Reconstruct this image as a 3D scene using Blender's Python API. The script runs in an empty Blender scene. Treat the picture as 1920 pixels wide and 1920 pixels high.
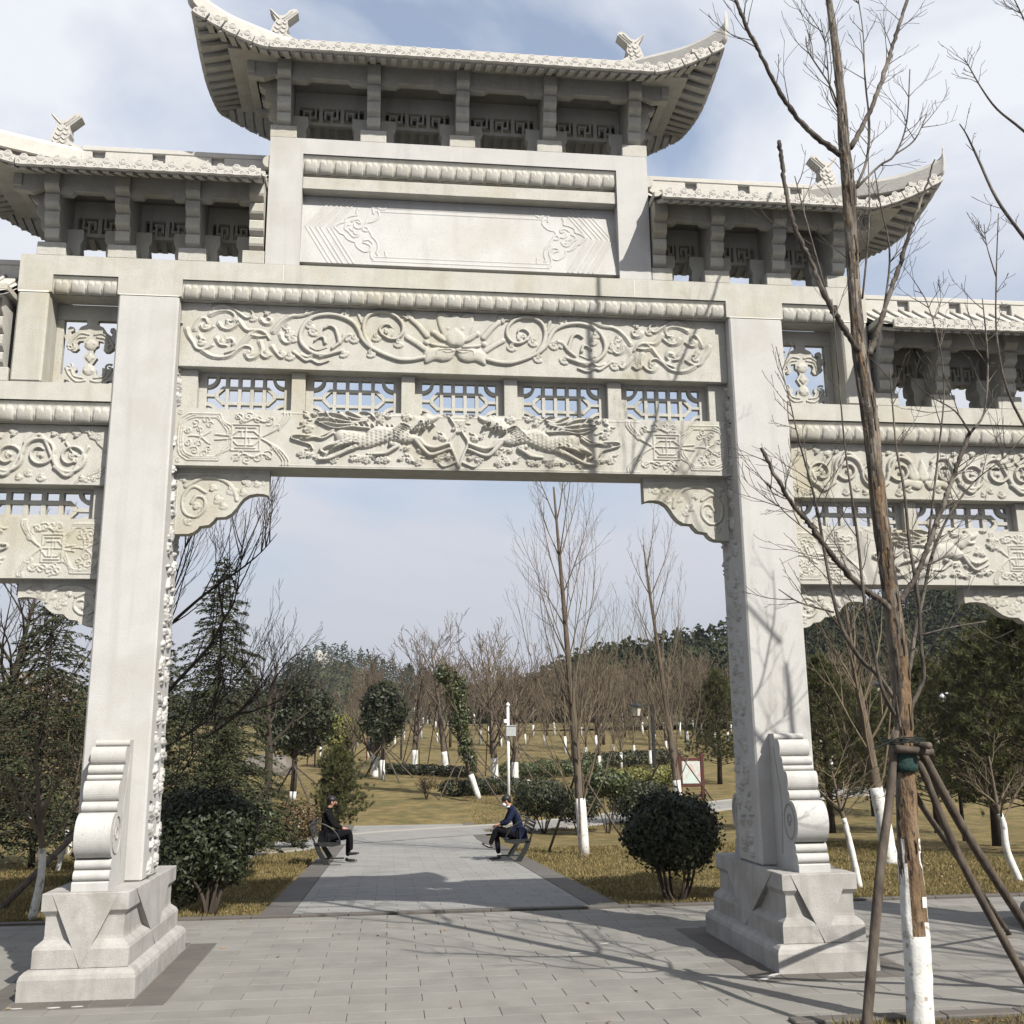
import bpy, bmesh, math, random
import numpy as np
from mathutils import Matrix, Vector
S = bpy.context.scene
COL = S.collection
rnd = random.Random(7)
nr = np.random.RandomState(11)

# ------------------------------------------------------------------ camera
cam_d = bpy.data.cameras.new('camera'); cam = bpy.data.objects.new('camera', cam_d); COL.objects.link(cam)
cam_d.sensor_width = 36.0; cam_d.lens = 36.288; cam_d.clip_start = 0.1; cam_d.clip_end = 3000
Rv = Vector((0.99331975, -0.11491507, -0.01050762)); Uv = Vector((-0.01505393, -0.21932645, 0.97553539)); Fv = Vector((0.11440832, 0.96886038, 0.21959122))
cam.matrix_world = Matrix(((Rv.x, Uv.x, -Fv.x, -0.7306), (Rv.y, Uv.y, -Fv.y, -10.6819), (Rv.z, Uv.z, -Fv.z, 2.1), (0, 0, 0, 1)))
S.camera = cam

# ------------------------------------------------------------------ sun and sky
SUN = Vector((0.62, -0.97, 1.0)).normalized()          # towards the sun
sd = bpy.data.lights.new('sun', 'SUN'); sd.energy = 5.0; sd.angle = math.radians(0.55); sd.color = (1.0, 0.955, 0.88)
so = bpy.data.objects.new('sun', sd); COL.objects.link(so); so.location = (20, -30, 40)
so.rotation_euler = SUN.to_track_quat('Z', 'Y').to_euler()
W = bpy.data.worlds.new('World'); S.world = W; W.use_nodes = True
wt = W.node_tree; wt.nodes.clear()
def N(t, ty, **kw):
    n = t.nodes.new(ty)
    for k, v in kw.items(): setattr(n, k, v)
    return n
sky = N(wt, 'ShaderNodeTexSky', sky_type='NISHITA', sun_disc=False)
sky.sun_elevation = math.asin(SUN.z); sky.sun_rotation = math.atan2(SUN.x, SUN.y)
sky.air_density = 1.2; sky.dust_density = 2.5; sky.ozone_density = 1.2
sk = N(wt, 'ShaderNodeVectorMath', operation='SCALE'); sk.inputs['Scale'].default_value = 0.105
wt.links.new(sky.outputs[0], sk.inputs[0])
tc = N(wt, 'ShaderNodeTexCoord'); sx = N(wt, 'ShaderNodeSeparateXYZ'); wt.links.new(tc.outputs['Generated'], sx.inputs[0])
ad = N(wt, 'ShaderNodeMath', operation='ADD'); ad.inputs[1].default_value = 0.22; wt.links.new(sx.outputs[2], ad.inputs[0])
mx = N(wt, 'ShaderNodeMath', operation='MAXIMUM'); mx.inputs[1].default_value = 0.12; wt.links.new(ad.outputs[0], mx.inputs[0])
dv = N(wt, 'ShaderNodeVectorMath', operation='DIVIDE'); wt.links.new(tc.outputs['Generated'], dv.inputs[0]); wt.links.new(mx.outputs[0], dv.inputs[1])
mp = N(wt, 'ShaderNodeMapping'); mp.inputs['Location'].default_value = (1.35, 0.62, 0.0); mp.inputs['Scale'].default_value = (1.0, 1.0, 0.0)
wt.links.new(dv.outputs[0], mp.inputs[0])
nz = N(wt, 'ShaderNodeTexNoise'); nz.inputs['Scale'].default_value = 1.5; nz.inputs['Detail'].default_value = 7; nz.inputs['Roughness'].default_value = 0.52; nz.inputs['Distortion'].default_value = 0.35
wt.links.new(mp.outputs[0], nz.inputs['Vector'])
cr = N(wt, 'ShaderNodeValToRGB'); cr.color_ramp.elements[0].position = 0.40; cr.color_ramp.elements[0].color = (0.22, 0.22, 0.22, 1)
cr.color_ramp.elements[1].position = 0.58; cr.color_ramp.elements[1].color = (1, 1, 1, 1)
wt.links.new(nz.outputs['Fac'], cr.inputs[0])
hz = N(wt, 'ShaderNodeMapRange'); hz.inputs['From Min'].default_value = 0.0; hz.inputs['From Max'].default_value = 0.50; hz.inputs['To Min'].default_value = 1.0; hz.inputs['To Max'].default_value = 0.0
wt.links.new(sx.outputs[2], hz.inputs[0])
cm = N(wt, 'ShaderNodeMix', data_type='RGBA'); cm.inputs['B'].default_value = (0.50, 0.515, 0.55, 1)
wt.links.new(cr.outputs[0], cm.inputs['Factor']); wt.links.new(sk.outputs[0], cm.inputs['A'])
hm = N(wt, 'ShaderNodeMix', data_type='RGBA'); hm.inputs['B'].default_value = (0.30, 0.31, 0.355, 1)
wt.links.new(hz.outputs[0], hm.inputs['Factor']); wt.links.new(cm.outputs['Result'], hm.inputs['A'])
bg = N(wt, 'ShaderNodeBackground'); wo = N(wt, 'ShaderNodeOutputWorld')
wt.links.new(hm.outputs['Result'], bg.inputs[0]); bg.inputs[1].default_value = 1.0; wt.links.new(bg.outputs[0], wo.inputs[0])
vs = S.view_settings
try: vs.view_transform = 'Standard'; vs.look = 'None'
except Exception: pass
vs.exposure = 0.80; vs.gamma = 1.0; vs.use_curve_mapping = False
S.cycles.max_bounces = 6; S.cycles.diffuse_bounces = 1; S.cycles.transparent_max_bounces = 8

# ------------------------------------------------------------------ materials
MATS = {}
def mat(name, col, rough=0.8, var=None, scale=8.0, detail=5.0, bump=0.0, bscale=40.0, spec=0.3, speck=None, stain=None, island=None, coord='Object', stretch=None, metal=0.0, stain_scale=1.1, trans=0.0, streak=None):
    """procedural material: two-colour noise, optional speckle, stain, per-island variation and bump"""
    K_ = 0.86; sc_ = lambda q: tuple(v*K_ for v in q); col = sc_(col); var = var and sc_(var); stain = stain and sc_(stain); island = island and sc_(island); streak = streak and sc_(streak); speck = speck and (sc_(speck[0]), speck[1])
    m = bpy.data.materials.new(name); m.use_nodes = True; t = m.node_tree; b = t.nodes['Principled BSDF']
    L = t.links.new
    b.inputs['Roughness'].default_value = rough; b.inputs['Specular IOR Level'].default_value = spec; b.inputs['Metallic'].default_value = metal
    c = N(t, 'ShaderNodeTexCoord'); vec = c.outputs[coord]
    if stretch:
        mpp = N(t, 'ShaderNodeMapping'); mpp.inputs['Scale'].default_value = stretch; L(vec, mpp.inputs[0]); vec = mpp.outputs[0]
    def noise(sc, de=5.0, ro=0.55):
        n = N(t, 'ShaderNodeTexNoise'); n.inputs['Scale'].default_value = sc; n.inputs['Detail'].default_value = de; n.inputs['Roughness'].default_value = ro; L(vec, n.inputs['Vector']); return n.outputs['Fac']
    def ramp(f, a, bb):
        r = N(t, 'ShaderNodeMapRange'); r.inputs['From Min'].default_value = a; r.inputs['From Max'].default_value = bb; L(f, r.inputs[0]); return r.outputs[0]
    def mix(f, A, B):
        x = N(t, 'ShaderNodeMix', data_type='RGBA')
        if isinstance(f, float): x.inputs['Factor'].default_value = f
        else: L(f, x.inputs['Factor'])
        for k, v in (('A', A), ('B', B)):
            if isinstance(v, tuple): x.inputs[k].default_value = (*v, 1)
            else: L(v, x.inputs[k])
        return x.outputs['Result']
    out = tuple(col)
    if var: out = mix(ramp(noise(scale, detail), 0.35, 0.65), tuple(col), tuple(var))
    if stain: out = mix(ramp(noise(stain_scale, 6.0, 0.62), 0.5, 0.72), out, tuple(stain))
    if streak:
        mq = N(t, 'ShaderNodeMapping'); mq.inputs['Scale'].default_value = (7, 7, .55); L(c.outputs[coord], mq.inputs[0]); sn = N(t, 'ShaderNodeTexNoise'); sn.inputs['Scale'].default_value = 1.0; sn.inputs['Detail'].default_value = 6; L(mq.outputs[0], sn.inputs['Vector'])
        out = mix(ramp(sn.outputs['Fac'], .52, .88), out, tuple(streak))
    if speck: out = mix(ramp(noise(speck[1], 2.0, 0.5), 0.60, 0.68), out, tuple(speck[0]))
    if island:
        g = N(t, 'ShaderNodeNewGeometry'); out = mix(g.outputs['Random Per Island'], out, tuple(island)) 
    if isinstance(out, tuple): b.inputs['Base Color'].default_value = (*out, 1)
    else: L(out, b.inputs['Base Color'])
    if bump:
        bn = N(t, 'ShaderNodeBump'); bn.inputs['Strength'].default_value = 1.0; bn.inputs['Distance'].default_value = bump
        L(noise(bscale, 4.0, 0.6), bn.inputs['Height']); L(bn.outputs[0], b.inputs['Normal'])
    if trans:
        tr = N(t, 'ShaderNodeBsdfTranslucent'); ms = N(t, 'ShaderNodeMixShader'); ms.inputs[0].default_value = trans
        if isinstance(out, tuple): tr.inputs[0].default_value = (*out, 1)
        else: L(out, tr.inputs[0])
        L(b.outputs[0], ms.inputs[1]); L(tr.outputs[0], ms.inputs[2]); L(ms.outputs[0], t.nodes['Material Output'].inputs[0])
    MATS[name] = m; return m
stone = mat('carved_stone', (0.385, 0.376, 0.336), 0.85, var=(0.43, 0.422, 0.382), scale=6, speck=((0.255, 0.245, 0.21), 95), stain=(0.345, 0.315, 0.235), streak=(0.30, 0.285, 0.24), bump=0.004, bscale=90)
stone_w = mat('pale_granite', (0.403, 0.400, 0.386), 0.8, var=(0.438, 0.434, 0.42), scale=3, speck=((0.295, 0.285, 0.268), 105), stain=(0.37, 0.357, 0.325), streak=(0.335, 0.325, 0.305), bump=0.003, bscale=110)
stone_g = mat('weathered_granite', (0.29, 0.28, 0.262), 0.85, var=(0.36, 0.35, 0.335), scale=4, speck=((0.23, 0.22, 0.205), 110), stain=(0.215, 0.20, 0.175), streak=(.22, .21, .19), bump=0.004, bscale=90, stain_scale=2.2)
roofst = mat('roof_stone', (0.42, 0.405, 0.37), 0.8, var=(0.46, 0.445, 0.41), scale=9, speck=((0.33, 0.315, 0.285), 90), bump=0.006, bscale=60)

# ------------------------------------------------------------------ mesh helpers
class MB:
    def __init__(s): s.v = []; s.f = []; s.n = 0; s.mi = []
    def add(s, v, f, mi=0):
        v = np.asarray(v, float); s.v.append(v)
        for q in f: s.f.append(tuple(int(i) + s.n for i in q)); s.mi.append(mi)
        s.n += len(v); return s
    def box(s, x0, x1, y0, y1, z0, z1, b=0.008, mi=0, M=None):
        """chamfered box"""
        b = min(b, (x1-x0)/2.2, (y1-y0)/2.2, (z1-z0)/2.2)
        if b <= 0:
            v = [(x, y, z) for z in (z0, z1) for x, y in ((x0, y0), (x1, y0), (x1, y1), (x0, y1))]
            f = [(3,2,1,0), (4,5,6,7), (0,1,5,4), (1,2,6,5), (2,3,7,6), (3,0,4,7)]
        else:
            v = []; idx = {}
            for i, x in enumerate((x0, x1)):
                for j, y in enumerate((y0, y1)):
                    for k, z in enumerate((z0, z1)):
                        dx = b if i == 0 else -b; dy = b if j == 0 else -b; dz = b if k == 0 else -b
                        for a, p in enumerate(((x, y+dy, z+dz), (x+dx, y, z+dz), (x+dx, y+dy, z))):
                            idx[i, j, k, a] = len(v); v.append(p)
            I = idx; f = []
            f += [(I[0,0,0,0], I[0,0,1,0], I[0,1,1,0], I[0,1,0,0]), (I[1,0,0,0], I[1,1,0,0], I[1,1,1,0], I[1,0,1,0])]
            f += [(I[0,0,0,1], I[1,0,0,1], I[1,0,1,1], I[0,0,1,1]), (I[0,1,0,1], I[0,1,1,1], I[1,1,1,1], I[1,1,0,1])]
            f += [(I[0,0,0,2], I[0,1,0,2], I[1,1,0,2], I[1,0,0,2]), (I[0,0,1,2], I[1,0,1,2], I[1,1,1,2], I[0,1,1,2])]
            for i in (0, 1):
                for j in (0, 1):
                    q = (I[i,j,0,0], I[i,j,0,1], I[i,j,1,1], I[i,j,1,0]); f.append(q if (i == j) else q[::-1])
                for k in (0, 1):
                    q = (I[i,0,k,0], I[i,1,k,0], I[i,1,k,2], I[i,0,k,2]); f.append(q if (i == k) else q[::-1])
            for j in (0, 1):
                for k in (0, 1):
                    q = (I[0,j,k,1], I[0,j,k,2], I[1,j,k,2], I[1,j,k,1]); f.append(q if (j == k) else q[::-1])
            for i in (0, 1):
                for j in (0, 1):
                    for k in (0, 1):
                        q = (I[i,j,k,0], I[i,j,k,2], I[i,j,k,1]); f.append(q if (i+j+k) % 2 == 0 else q[::-1])
        if M is not None: v = [tuple(M @ Vector(p)) for p in v]
        return s.add(v, f, mi)
    def prism(s, poly, y0, y1, axis='y', mi=0, M=None):
        """extrude a polygon; axis y: poly=(x,z); axis x: poly=(y,z); axis z: poly=(x,y)"""
        n = len(poly)
        def P(a, b, c): return {'y': (a, c, b), 'x': (c, a, b), 'z': (a, b, c)}[axis]
        v = [P(a, b, y0) for a, b in poly] + [P(a, b, y1) for a, b in poly]
        f = [tuple(range(n))[::-1], tuple(range(n, 2*n))] + [(i, (i+1) % n, n+(i+1) % n, n+i) for i in range(n)]
        if M is not None: v = [tuple(M @ Vector(p)) for p in v]
        return s.add(v, f, mi)
    def tube(s, pts, rad, n=6, mi=0, cap=True):
        pts = np.asarray(pts, float); rad = np.broadcast_to(np.asarray(rad, float), (len(pts),))
        d = np.gradient(pts, axis=0); d /= np.linalg.norm(d, axis=1)[:, None] + 1e-9
        up = np.array([0, 0, 1.0]) if abs(d[0][2]) < 0.9 else np.array([1.0, 0, 0])
        a = np.arange(n) * 2 * math.pi / n; V = []
        for i in range(len(pts)):
            u = up - d[i] * np.dot(up, d[i]); u /= np.linalg.norm(u) + 1e-9; w = np.cross(d[i], u); up = u
            V.append(pts[i] + rad[i] * (np.cos(a)[:, None] * u + np.sin(a)[:, None] * w))
        V = np.concatenate(V); F = []
        for i in range(len(pts)-1):
            for j in range(n): F.append((i*n+j, i*n+(j+1) % n, (i+1)*n+(j+1) % n, (i+1)*n+j))
        if cap: F.append(tuple(range(n))[::-1]); F.append(tuple(range((len(pts)-1)*n, len(pts)*n)))
        return s.add(V, F, mi)
    def lathe(s, prof, c=(0, 0, 0), n=12, mi=0):
        V = [(c[0]+r*math.cos(2*math.pi*j/n), c[1]+r*math.sin(2*math.pi*j/n), c[2]+z) for r, z in prof for j in range(n)]
        F = [(i*n+j, i*n+(j+1) % n, (i+1)*n+(j+1) % n, (i+1)*n+j) for i in range(len(prof)-1) for j in range(n)]
        F.append(tuple(range(n))[::-1]); F.append(tuple(range((len(prof)-1)*n, len(prof)*n)))
        return s.add(V, F, mi)
    def mirror(s):
        s.v = [v*np.array([-1, 1, 1]) for v in s.v]; s.f = [q[::-1] for q in s.f]; return s
    def mesh(s, name, mats, smooth=False, flip=False):
        me = bpy.data.meshes.new(name)
        V = np.concatenate(s.v) if s.v else np.zeros((0, 3))
        me.from_pydata(V.tolist(), [], s.f)
        for m in (mats if isinstance(mats, (list, tuple)) else [mats]): me.materials.append(m)
        if any(s.mi): me.polygons.foreach_set('material_index', s.mi)
        if smooth: me.polygons.foreach_set('use_smooth', [True]*len(s.f))
        me.update(); return me
def np_mesh(name, V, F, mats, smooth=False, mi=None):
    """fast mesh from numpy arrays; F all quads or all tris"""
    me = bpy.data.meshes.new(name); F = np.asarray(F, np.int32); k = F.shape[1]
    me.vertices.add(len(V)); me.vertices.foreach_set('co', np.asarray(V, np.float32).ravel())
    me.loops.add(F.size); me.loops.foreach_set('vertex_index', F.ravel())
    me.polygons.add(len(F)); me.polygons.foreach_set('loop_start', np.arange(len(F), dtype=np.int32)*k)
    me.polygons.foreach_set('loop_total', np.full(len(F), k, np.int32))
    for m in (mats if isinstance(mats, (list, tuple)) else [mats]): me.materials.append(m)
    if mi is not None: me.polygons.foreach_set('material_index', np.asarray(mi, np.int32))
    if smooth: me.polygons.foreach_set('use_smooth', np.ones(len(F), bool))
    me.update(calc_edges=True); return me
ORG = {}
def obj(name, me, parent=None, loc=None, rot=None, world=True):
    """link a mesh; world=True: vertices are in world coordinates, whatever the parent"""
    if isinstance(me, MB): raise TypeError
    o = bpy.data.objects.new(name, me); COL.objects.link(o)
    po = ORG.get(parent.name, Vector((0, 0, 0))) if parent else Vector((0, 0, 0))
    if parent: o.parent = parent
    if loc is not None:
        o.location = (Vector(loc) - po) if world else loc; ORG[o.name] = Vector(loc) if world else po + Vector(loc)
    else:
        o.location = -po; ORG[o.name] = Vector((0, 0, 0))
    if rot is not None: o.rotation_euler = rot
    return o
def tag(o, label=None, cat=None, group=None, kind=None):
    if label: o['label'] = label
    if cat: o['category'] = cat
    if group: o['group'] = group
    if kind: o['kind'] = kind
    return o
def empty(name, loc, label, cat, group=None, rz=0.0):
    o = bpy.data.objects.new(name, None); COL.objects.link(o); o.location = loc; o.empty_display_size = 0.2
    o.rotation_euler = (0, 0, rz); ORG[o.name] = Vector(loc)
    return tag(o, label, cat, group)
def copy_tree(o, parent=None):
    c = o.copy(); COL.objects.link(c); c.parent = parent
    for ch in [x for x in o.children]: copy_tree(ch, c)
    return c
def terr(x, y):
    if y < 3.6: return 0.0
    if y < 22: return -.038*(y-3.6)
    b = -.038*18.4
    if y < 28: return b
    if y < 112: return b + .062*(y-28)
    return b + .062*84
def catmull(p, k=8, closed=False):
    p = np.asarray(p, float)
    if len(p) < 3: 
        t = np.linspace(0, 1, k+1)[:, None]; return p[0]*(1-t)+p[-1]*t
    q = np.vstack([2*p[0]-p[1], p, 2*p[-1]-p[-2]]) if not closed else np.vstack([p[-1], p, p[0], p[1]])
    out = []; t = np.linspace(0, 1, k, endpoint=False)[:, None]
    for i in range(1, len(q)-2):
        a, b, c, d = q[i-1], q[i], q[i+1], q[i+2]
        out.append(0.5*((2*b) + (-a+c)*t + (2*a-5*b+4*c-d)*t*t + (-a+3*b-3*c+d)*t**3))
    if not closed: out.append(p[-1:])
    return np.vstack(out)

# ------------------------------------------------------------------ carved relief on a height grid
class Relief:
    def __init__(s, x0, x1, z0, z1, res=0.008):
        s.x0, s.x1, s.z0, s.z1 = x0, x1, z0, z1
        s.nx = int(round((x1-x0)/res))+1; s.nz = int(round((z1-z0)/res))+1; s.res = res
        s.X = np.linspace(x0, x1, s.nx); s.Z = np.linspace(z0, z1, s.nz); s.H = np.zeros((s.nz, s.nx)); s.D = np.zeros((s.nz, s.nx))
    def win(s, a, b, c, d):
        i0 = max(0, int((a-s.x0)/s.res)); i1 = min(s.nx, int((b-s.x0)/s.res)+2); j0 = max(0, int((c-s.z0)/s.res)); j1 = min(s.nz, int((d-s.z0)/s.res)+2)
        return (i0, i1, j0, j1) if i1 > i0 and j1 > j0 else None
    def stroke(s, pts, w0, w1=None, h=0.02, prof='r', k=6, cut=False, wm=None):
        c = catmull(pts, k); 
        if w1 is None: w1 = w0
        L = np.concatenate([[0], np.cumsum(np.hypot(*np.diff(c, axis=0).T))]); tot = L[-1]+1e-9
        n = max(2, int(tot/(s.res*0.7))); u = np.linspace(0, tot, n); px = np.interp(u, L, c[:, 0]); pz = np.interp(u, L, c[:, 1]); t = u/tot
        w = w0+(w1-w0)*t
        if wm is not None: w = np.where(t < .5, w0+(wm-w0)*t*2, wm+(w1-wm)*(t-.5)*2)
        T = s.D if cut else s.H
        for x, z, r in zip(px, pz, w):
            r = max(r, s.res*0.8); q = s.win(x-r, x+r, z-r, z+r)
            if not q: continue
            i0, i1, j0, j1 = q; d = np.hypot(s.X[None, i0:i1]-x, s.Z[j0:j1, None]-z)/r
            if prof == 'r': v = h*1.15*np.sqrt(np.clip(1-d**3, 0, 1))
            else: v = h*np.clip((1-d)*r/(s.res*1.2), 0, 1)
            T[j0:j1, i0:i1] = np.maximum(T[j0:j1, i0:i1], v)
    def disc(s, x, z, r, h, prof='r', base=0.0):
        q = s.win(x-r, x+r, z-r, z+r)
        if not q: return
        i0, i1, j0, j1 = q; d = np.hypot(s.X[None, i0:i1]-x, s.Z[j0:j1, None]-z)/r
        v = h*np.sqrt(np.clip(1-d*d, 0, 1)) if prof == 'r' else h*np.clip((1-d)*r/(s.res*1.2), 0, 1)
        s.H[j0:j1, i0:i1] = np.maximum(s.H[j0:j1, i0:i1], np.where(v > 0, v+base, 0))
    def poly(s, pts, h, bev=0.03, smooth=True, k=5):
        p = catmull(pts, k, True) if smooth else np.asarray(pts, float)
        q = s.win(p[:, 0].min(), p[:, 0].max(), p[:, 1].min(), p[:, 1].max())
        if not q: return
        i0, i1, j0, j1 = q; X, Z = np.meshgrid(s.X[i0:i1], s.Z[j0:j1]); ins = np.zeros(X.shape, bool); dm = np.full(X.shape, 1e9)
        for a, b in zip(p, np.roll(p, -1, axis=0)):
            dz = b[1]-a[1]
            if abs(dz) > 1e-12:
                c = ((a[1] > Z) != (b[1] > Z)) & (X < (b[0]-a[0])*(Z-a[1])/dz+a[0]); ins ^= c
            e = b-a; l = e@e+1e-12; t = np.clip(((X-a[0])*e[0]+(Z-a[1])*e[1])/l, 0, 1)
            dm = np.minimum(dm, np.hypot(X-a[0]-t*e[0], Z-a[1]-t*e[1]))
        t = np.clip(dm/bev, 0, 1); v = np.where(ins, h*np.sqrt(1-(1-t)**2), 0)
        s.H[j0:j1, i0:i1] = np.maximum(s.H[j0:j1, i0:i1], v)
    def curl(s, x, z, r, a0=0.0, turns=1.25, w=0.012, h=0.015, sgn=1, tail=0.0):
        n = 14; t = np.linspace(0, 1, n); a = a0+sgn*turns*2*math.pi*t; rr = r*(1-0.82*t)
        pts = np.stack([x+rr*np.cos(a), z+rr*np.sin(a)], 1)
        if tail:
            d = np.array([math.sin(a0)*sgn, -math.cos(a0)*sgn]); pts = np.vstack([pts[0]+d*tail, pts])
        s.stroke(pts, w, w*0.7, h, k=3)
    def cloud(s, x, z, r, a=0.0, h=0.02, mir=1):
        """lobed cloud with a curl and a tail"""
        ca, sa = math.cos(a), math.sin(a)
        def T(u, v): u *= mir; return (x+r*(u*ca-v*sa), z+r*(u*sa+v*ca))
        for u, v, q in ((0, 0, .62), (-.62, -.12, .40), (.60, -.08, .42), (-.2, -.5, .40), (.32, -.48, .38), (0.05, .42, .36)):
            s.disc(*T(u, v), q*r, h*0.62, 'f')
        s.curl(*T(-.05, -.05), r*.42, a+1.2, 1.3, r*.11, h, mir); s.curl(*T(.55, .0), r*.26, a+2.2, 1.0, r*.09, h*.95, -mir)
        s.curl(*T(-.6, -.05), r*.26, a, 1.0, r*.09, h*.95, mir)
        s.stroke([T(.1, .5), T(.55, .75), T(1.1, .62), T(1.5, .85)], r*.2, r*.03, h*.7)
    def fan(s, x, z, r, a, h=0.022, n=4):
        """scalloped leaf end: lobes round an arc with a curl inside"""
        for i in range(n):
            b = a+(i-(n-1)/2)*0.62; s.disc(x+.62*r*math.cos(b), z+.62*r*math.sin(b), .42*r, h*.75, 'f')
        s.disc(x, z, .5*r, h*.75, 'f'); s.curl(x-.1*r*math.cos(a), z-.1*r*math.sin(a), .42*r, a+2.4, 1.1, .13*r, h*1.15)
    def field(s): return s.H - s.D
    def build(s, name, y, m, parent, plane='y', sgn=-1, full=False):
        """plane y: surface faces -y at depth y; plane x: grid x = world y, faces sgn*x"""
        H = s.field()
        if full: H = H + s.D.max() + 0.003
        X, Z = np.meshgrid(s.X, s.Z)
        if plane == 'y': V = np.stack([X, y-H, Z], -1).reshape(-1, 3)
        else: V = np.stack([y+sgn*H, X, Z], -1).reshape(-1, 3)
        i = np.arange(s.nx-1)[None, :]; j = np.arange(s.nz-1)[:, None]; a = j*s.nx+i
        F = np.stack([a, a+1, a+s.nx+1, a+s.nx], -1).reshape(-1, 4)
        if plane == 'x' and sgn < 0: F = F[:, ::-1]
        # leave out flat cells, the block behind carries them
        hq = np.abs(H).reshape(-1)[F].max(1) > 1e-5
        if not full: F = F[hq]
        return obj(name, np_mesh(name, V, F, m, True), parent)

# ================================================================== THE STONE GATE
gate = empty('memorial_gate', (0, 0.35, 0), 'tall pale stone memorial archway with carved beams and three tiers of curved roofs', 'gateway')
CI, CO, CD = 3.055, 3.684, 0.696
CC = (CI+CO)/2
def gp(name, mb, m=stone, smooth=False, parent=gate): return obj(name, mb.mesh(name, m, smooth), parent)

# ---- pedestals
def pedestal(cx):
    root = None
    b = MB(); hw = .49
    # bottom slab with a rounded top edge
    prof = [(.0, .0), (.0, .17), (-.012, .205), (-.04, .235), (-.085, .25)]
    def ring(off, z): return [(cx-hw-off, -.79-off, z), (cx+hw+off, -.79-off, z), (cx+hw+off, 1.49+off, z), (cx-hw-off, 1.49+off, z)]
    V = [p for o, z in prof for p in ring(o, z)]; n = len(prof)
    F = [(i*4+j, i*4+(j+1) % 4, (i+1)*4+(j+1) % 4, (i+1)*4+j) for i in range(n-1) for j in range(4)] + [tuple(range((n-1)*4, n*4)), (3, 2, 1, 0)]
    b.add(V, F); base = obj('pedestal', b.mesh('pedestal', stone_g), gate)
    b = MB(); hw = .37
    prof = [(.035, .25), (.035, .40), (.022, .43), (-.03, .475), (-.035, .50), (-.035, .665), (-.03, .675), (.0, .715), (.0, .725), (.0, .855), (-.006, .8625)]
    def ring(off, z): return [(cx-hw-off, -.69-off, z), (cx+hw+off, -.69-off, z), (cx+hw+off, 1.39+off, z), (cx-hw-off, 1.39+off, z)]
    V = [p for o, z in prof for p in ring(o, z)]; n = len(prof)
    F = [(i*4+j, i*4+(j+1) % 4, (i+1)*4+(j+1) % 4, (i+1)*4+j) for i in range(n-1) for j in range(4)] + [tuple(range((n-1)*4, n*4))]
    b.add(V, F); obj('plinth', b.mesh('plinth', stone_g), base)
    for sy in (-1, 1):      # triangular cloth flaps on the four faces
        b = MB(); yt = .35+sy*1.043; yb = .35+sy*1.085
        t = [(cx-.285, .856), (cx, .252), (cx+.285, .856)]
        V = [(x, yt if z > .5 else yb, z) for x, z in t] + [(x, (yt if z > .5 else yb)-sy*.09, z) for x, z in t]
        b.add(V, [(0, 1, 2), (5, 4, 3), (0, 3, 4, 1), (1, 4, 5, 2), (2, 5, 3, 0)]); obj('flap', b.mesh('flap', stone_g), base)
    for sx in (-1, 1):
        b = MB(); xt = cx+sx*.373; xb = cx+sx*.412
        t = [(-.43, .857), (.33, .252), (1.13, .857)]
        V = [(xt if z > .5 else xb, y, z) for y, z in t] + [((xt if z > .5 else xb)-sx*.09, y, z) for y, z in t]
        b.add(V, [(0, 1, 2), (5, 4, 3), (0, 3, 4, 1), (1, 4, 5, 2), (2, 5, 3, 0)]); obj('flap', b.mesh('flap', stone_g), base)
    return base
def drum_profile(sgn):
    """stepped rolls of the drum stone, (y,z)"""
    blocks = [(.8625, .94, .60, 0), (.94, 1.035, .585, 1), (1.035, 1.13, .555, 1), (1.13, 1.53, .645, 2), (1.53, 1.625, .475, 1), (1.625, 1.81, .455, 1), (1.81, 1.862, .365, 1), (1.862, 1.952, .345, 1), (1.952, 2.12, .295, 1), (2.12, 2.182, .155, 1)]
    pts = []
    for z0, z1, d, k in blocks:
        if k == 0: pts += [(d, z0), (d, z1-.01), (d-.01, z1)]
        else:
            h = (z1-z0)/2; a = np.linspace(-math.pi/2, math.pi/2, 13 if k == 1 else 33); rr = min(h, .055) if k == 1 else .15
            for t in a: pts.append((d-rr+rr*math.cos(t), z0+h+h*math.sin(t)*.985))
    return pts
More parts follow.
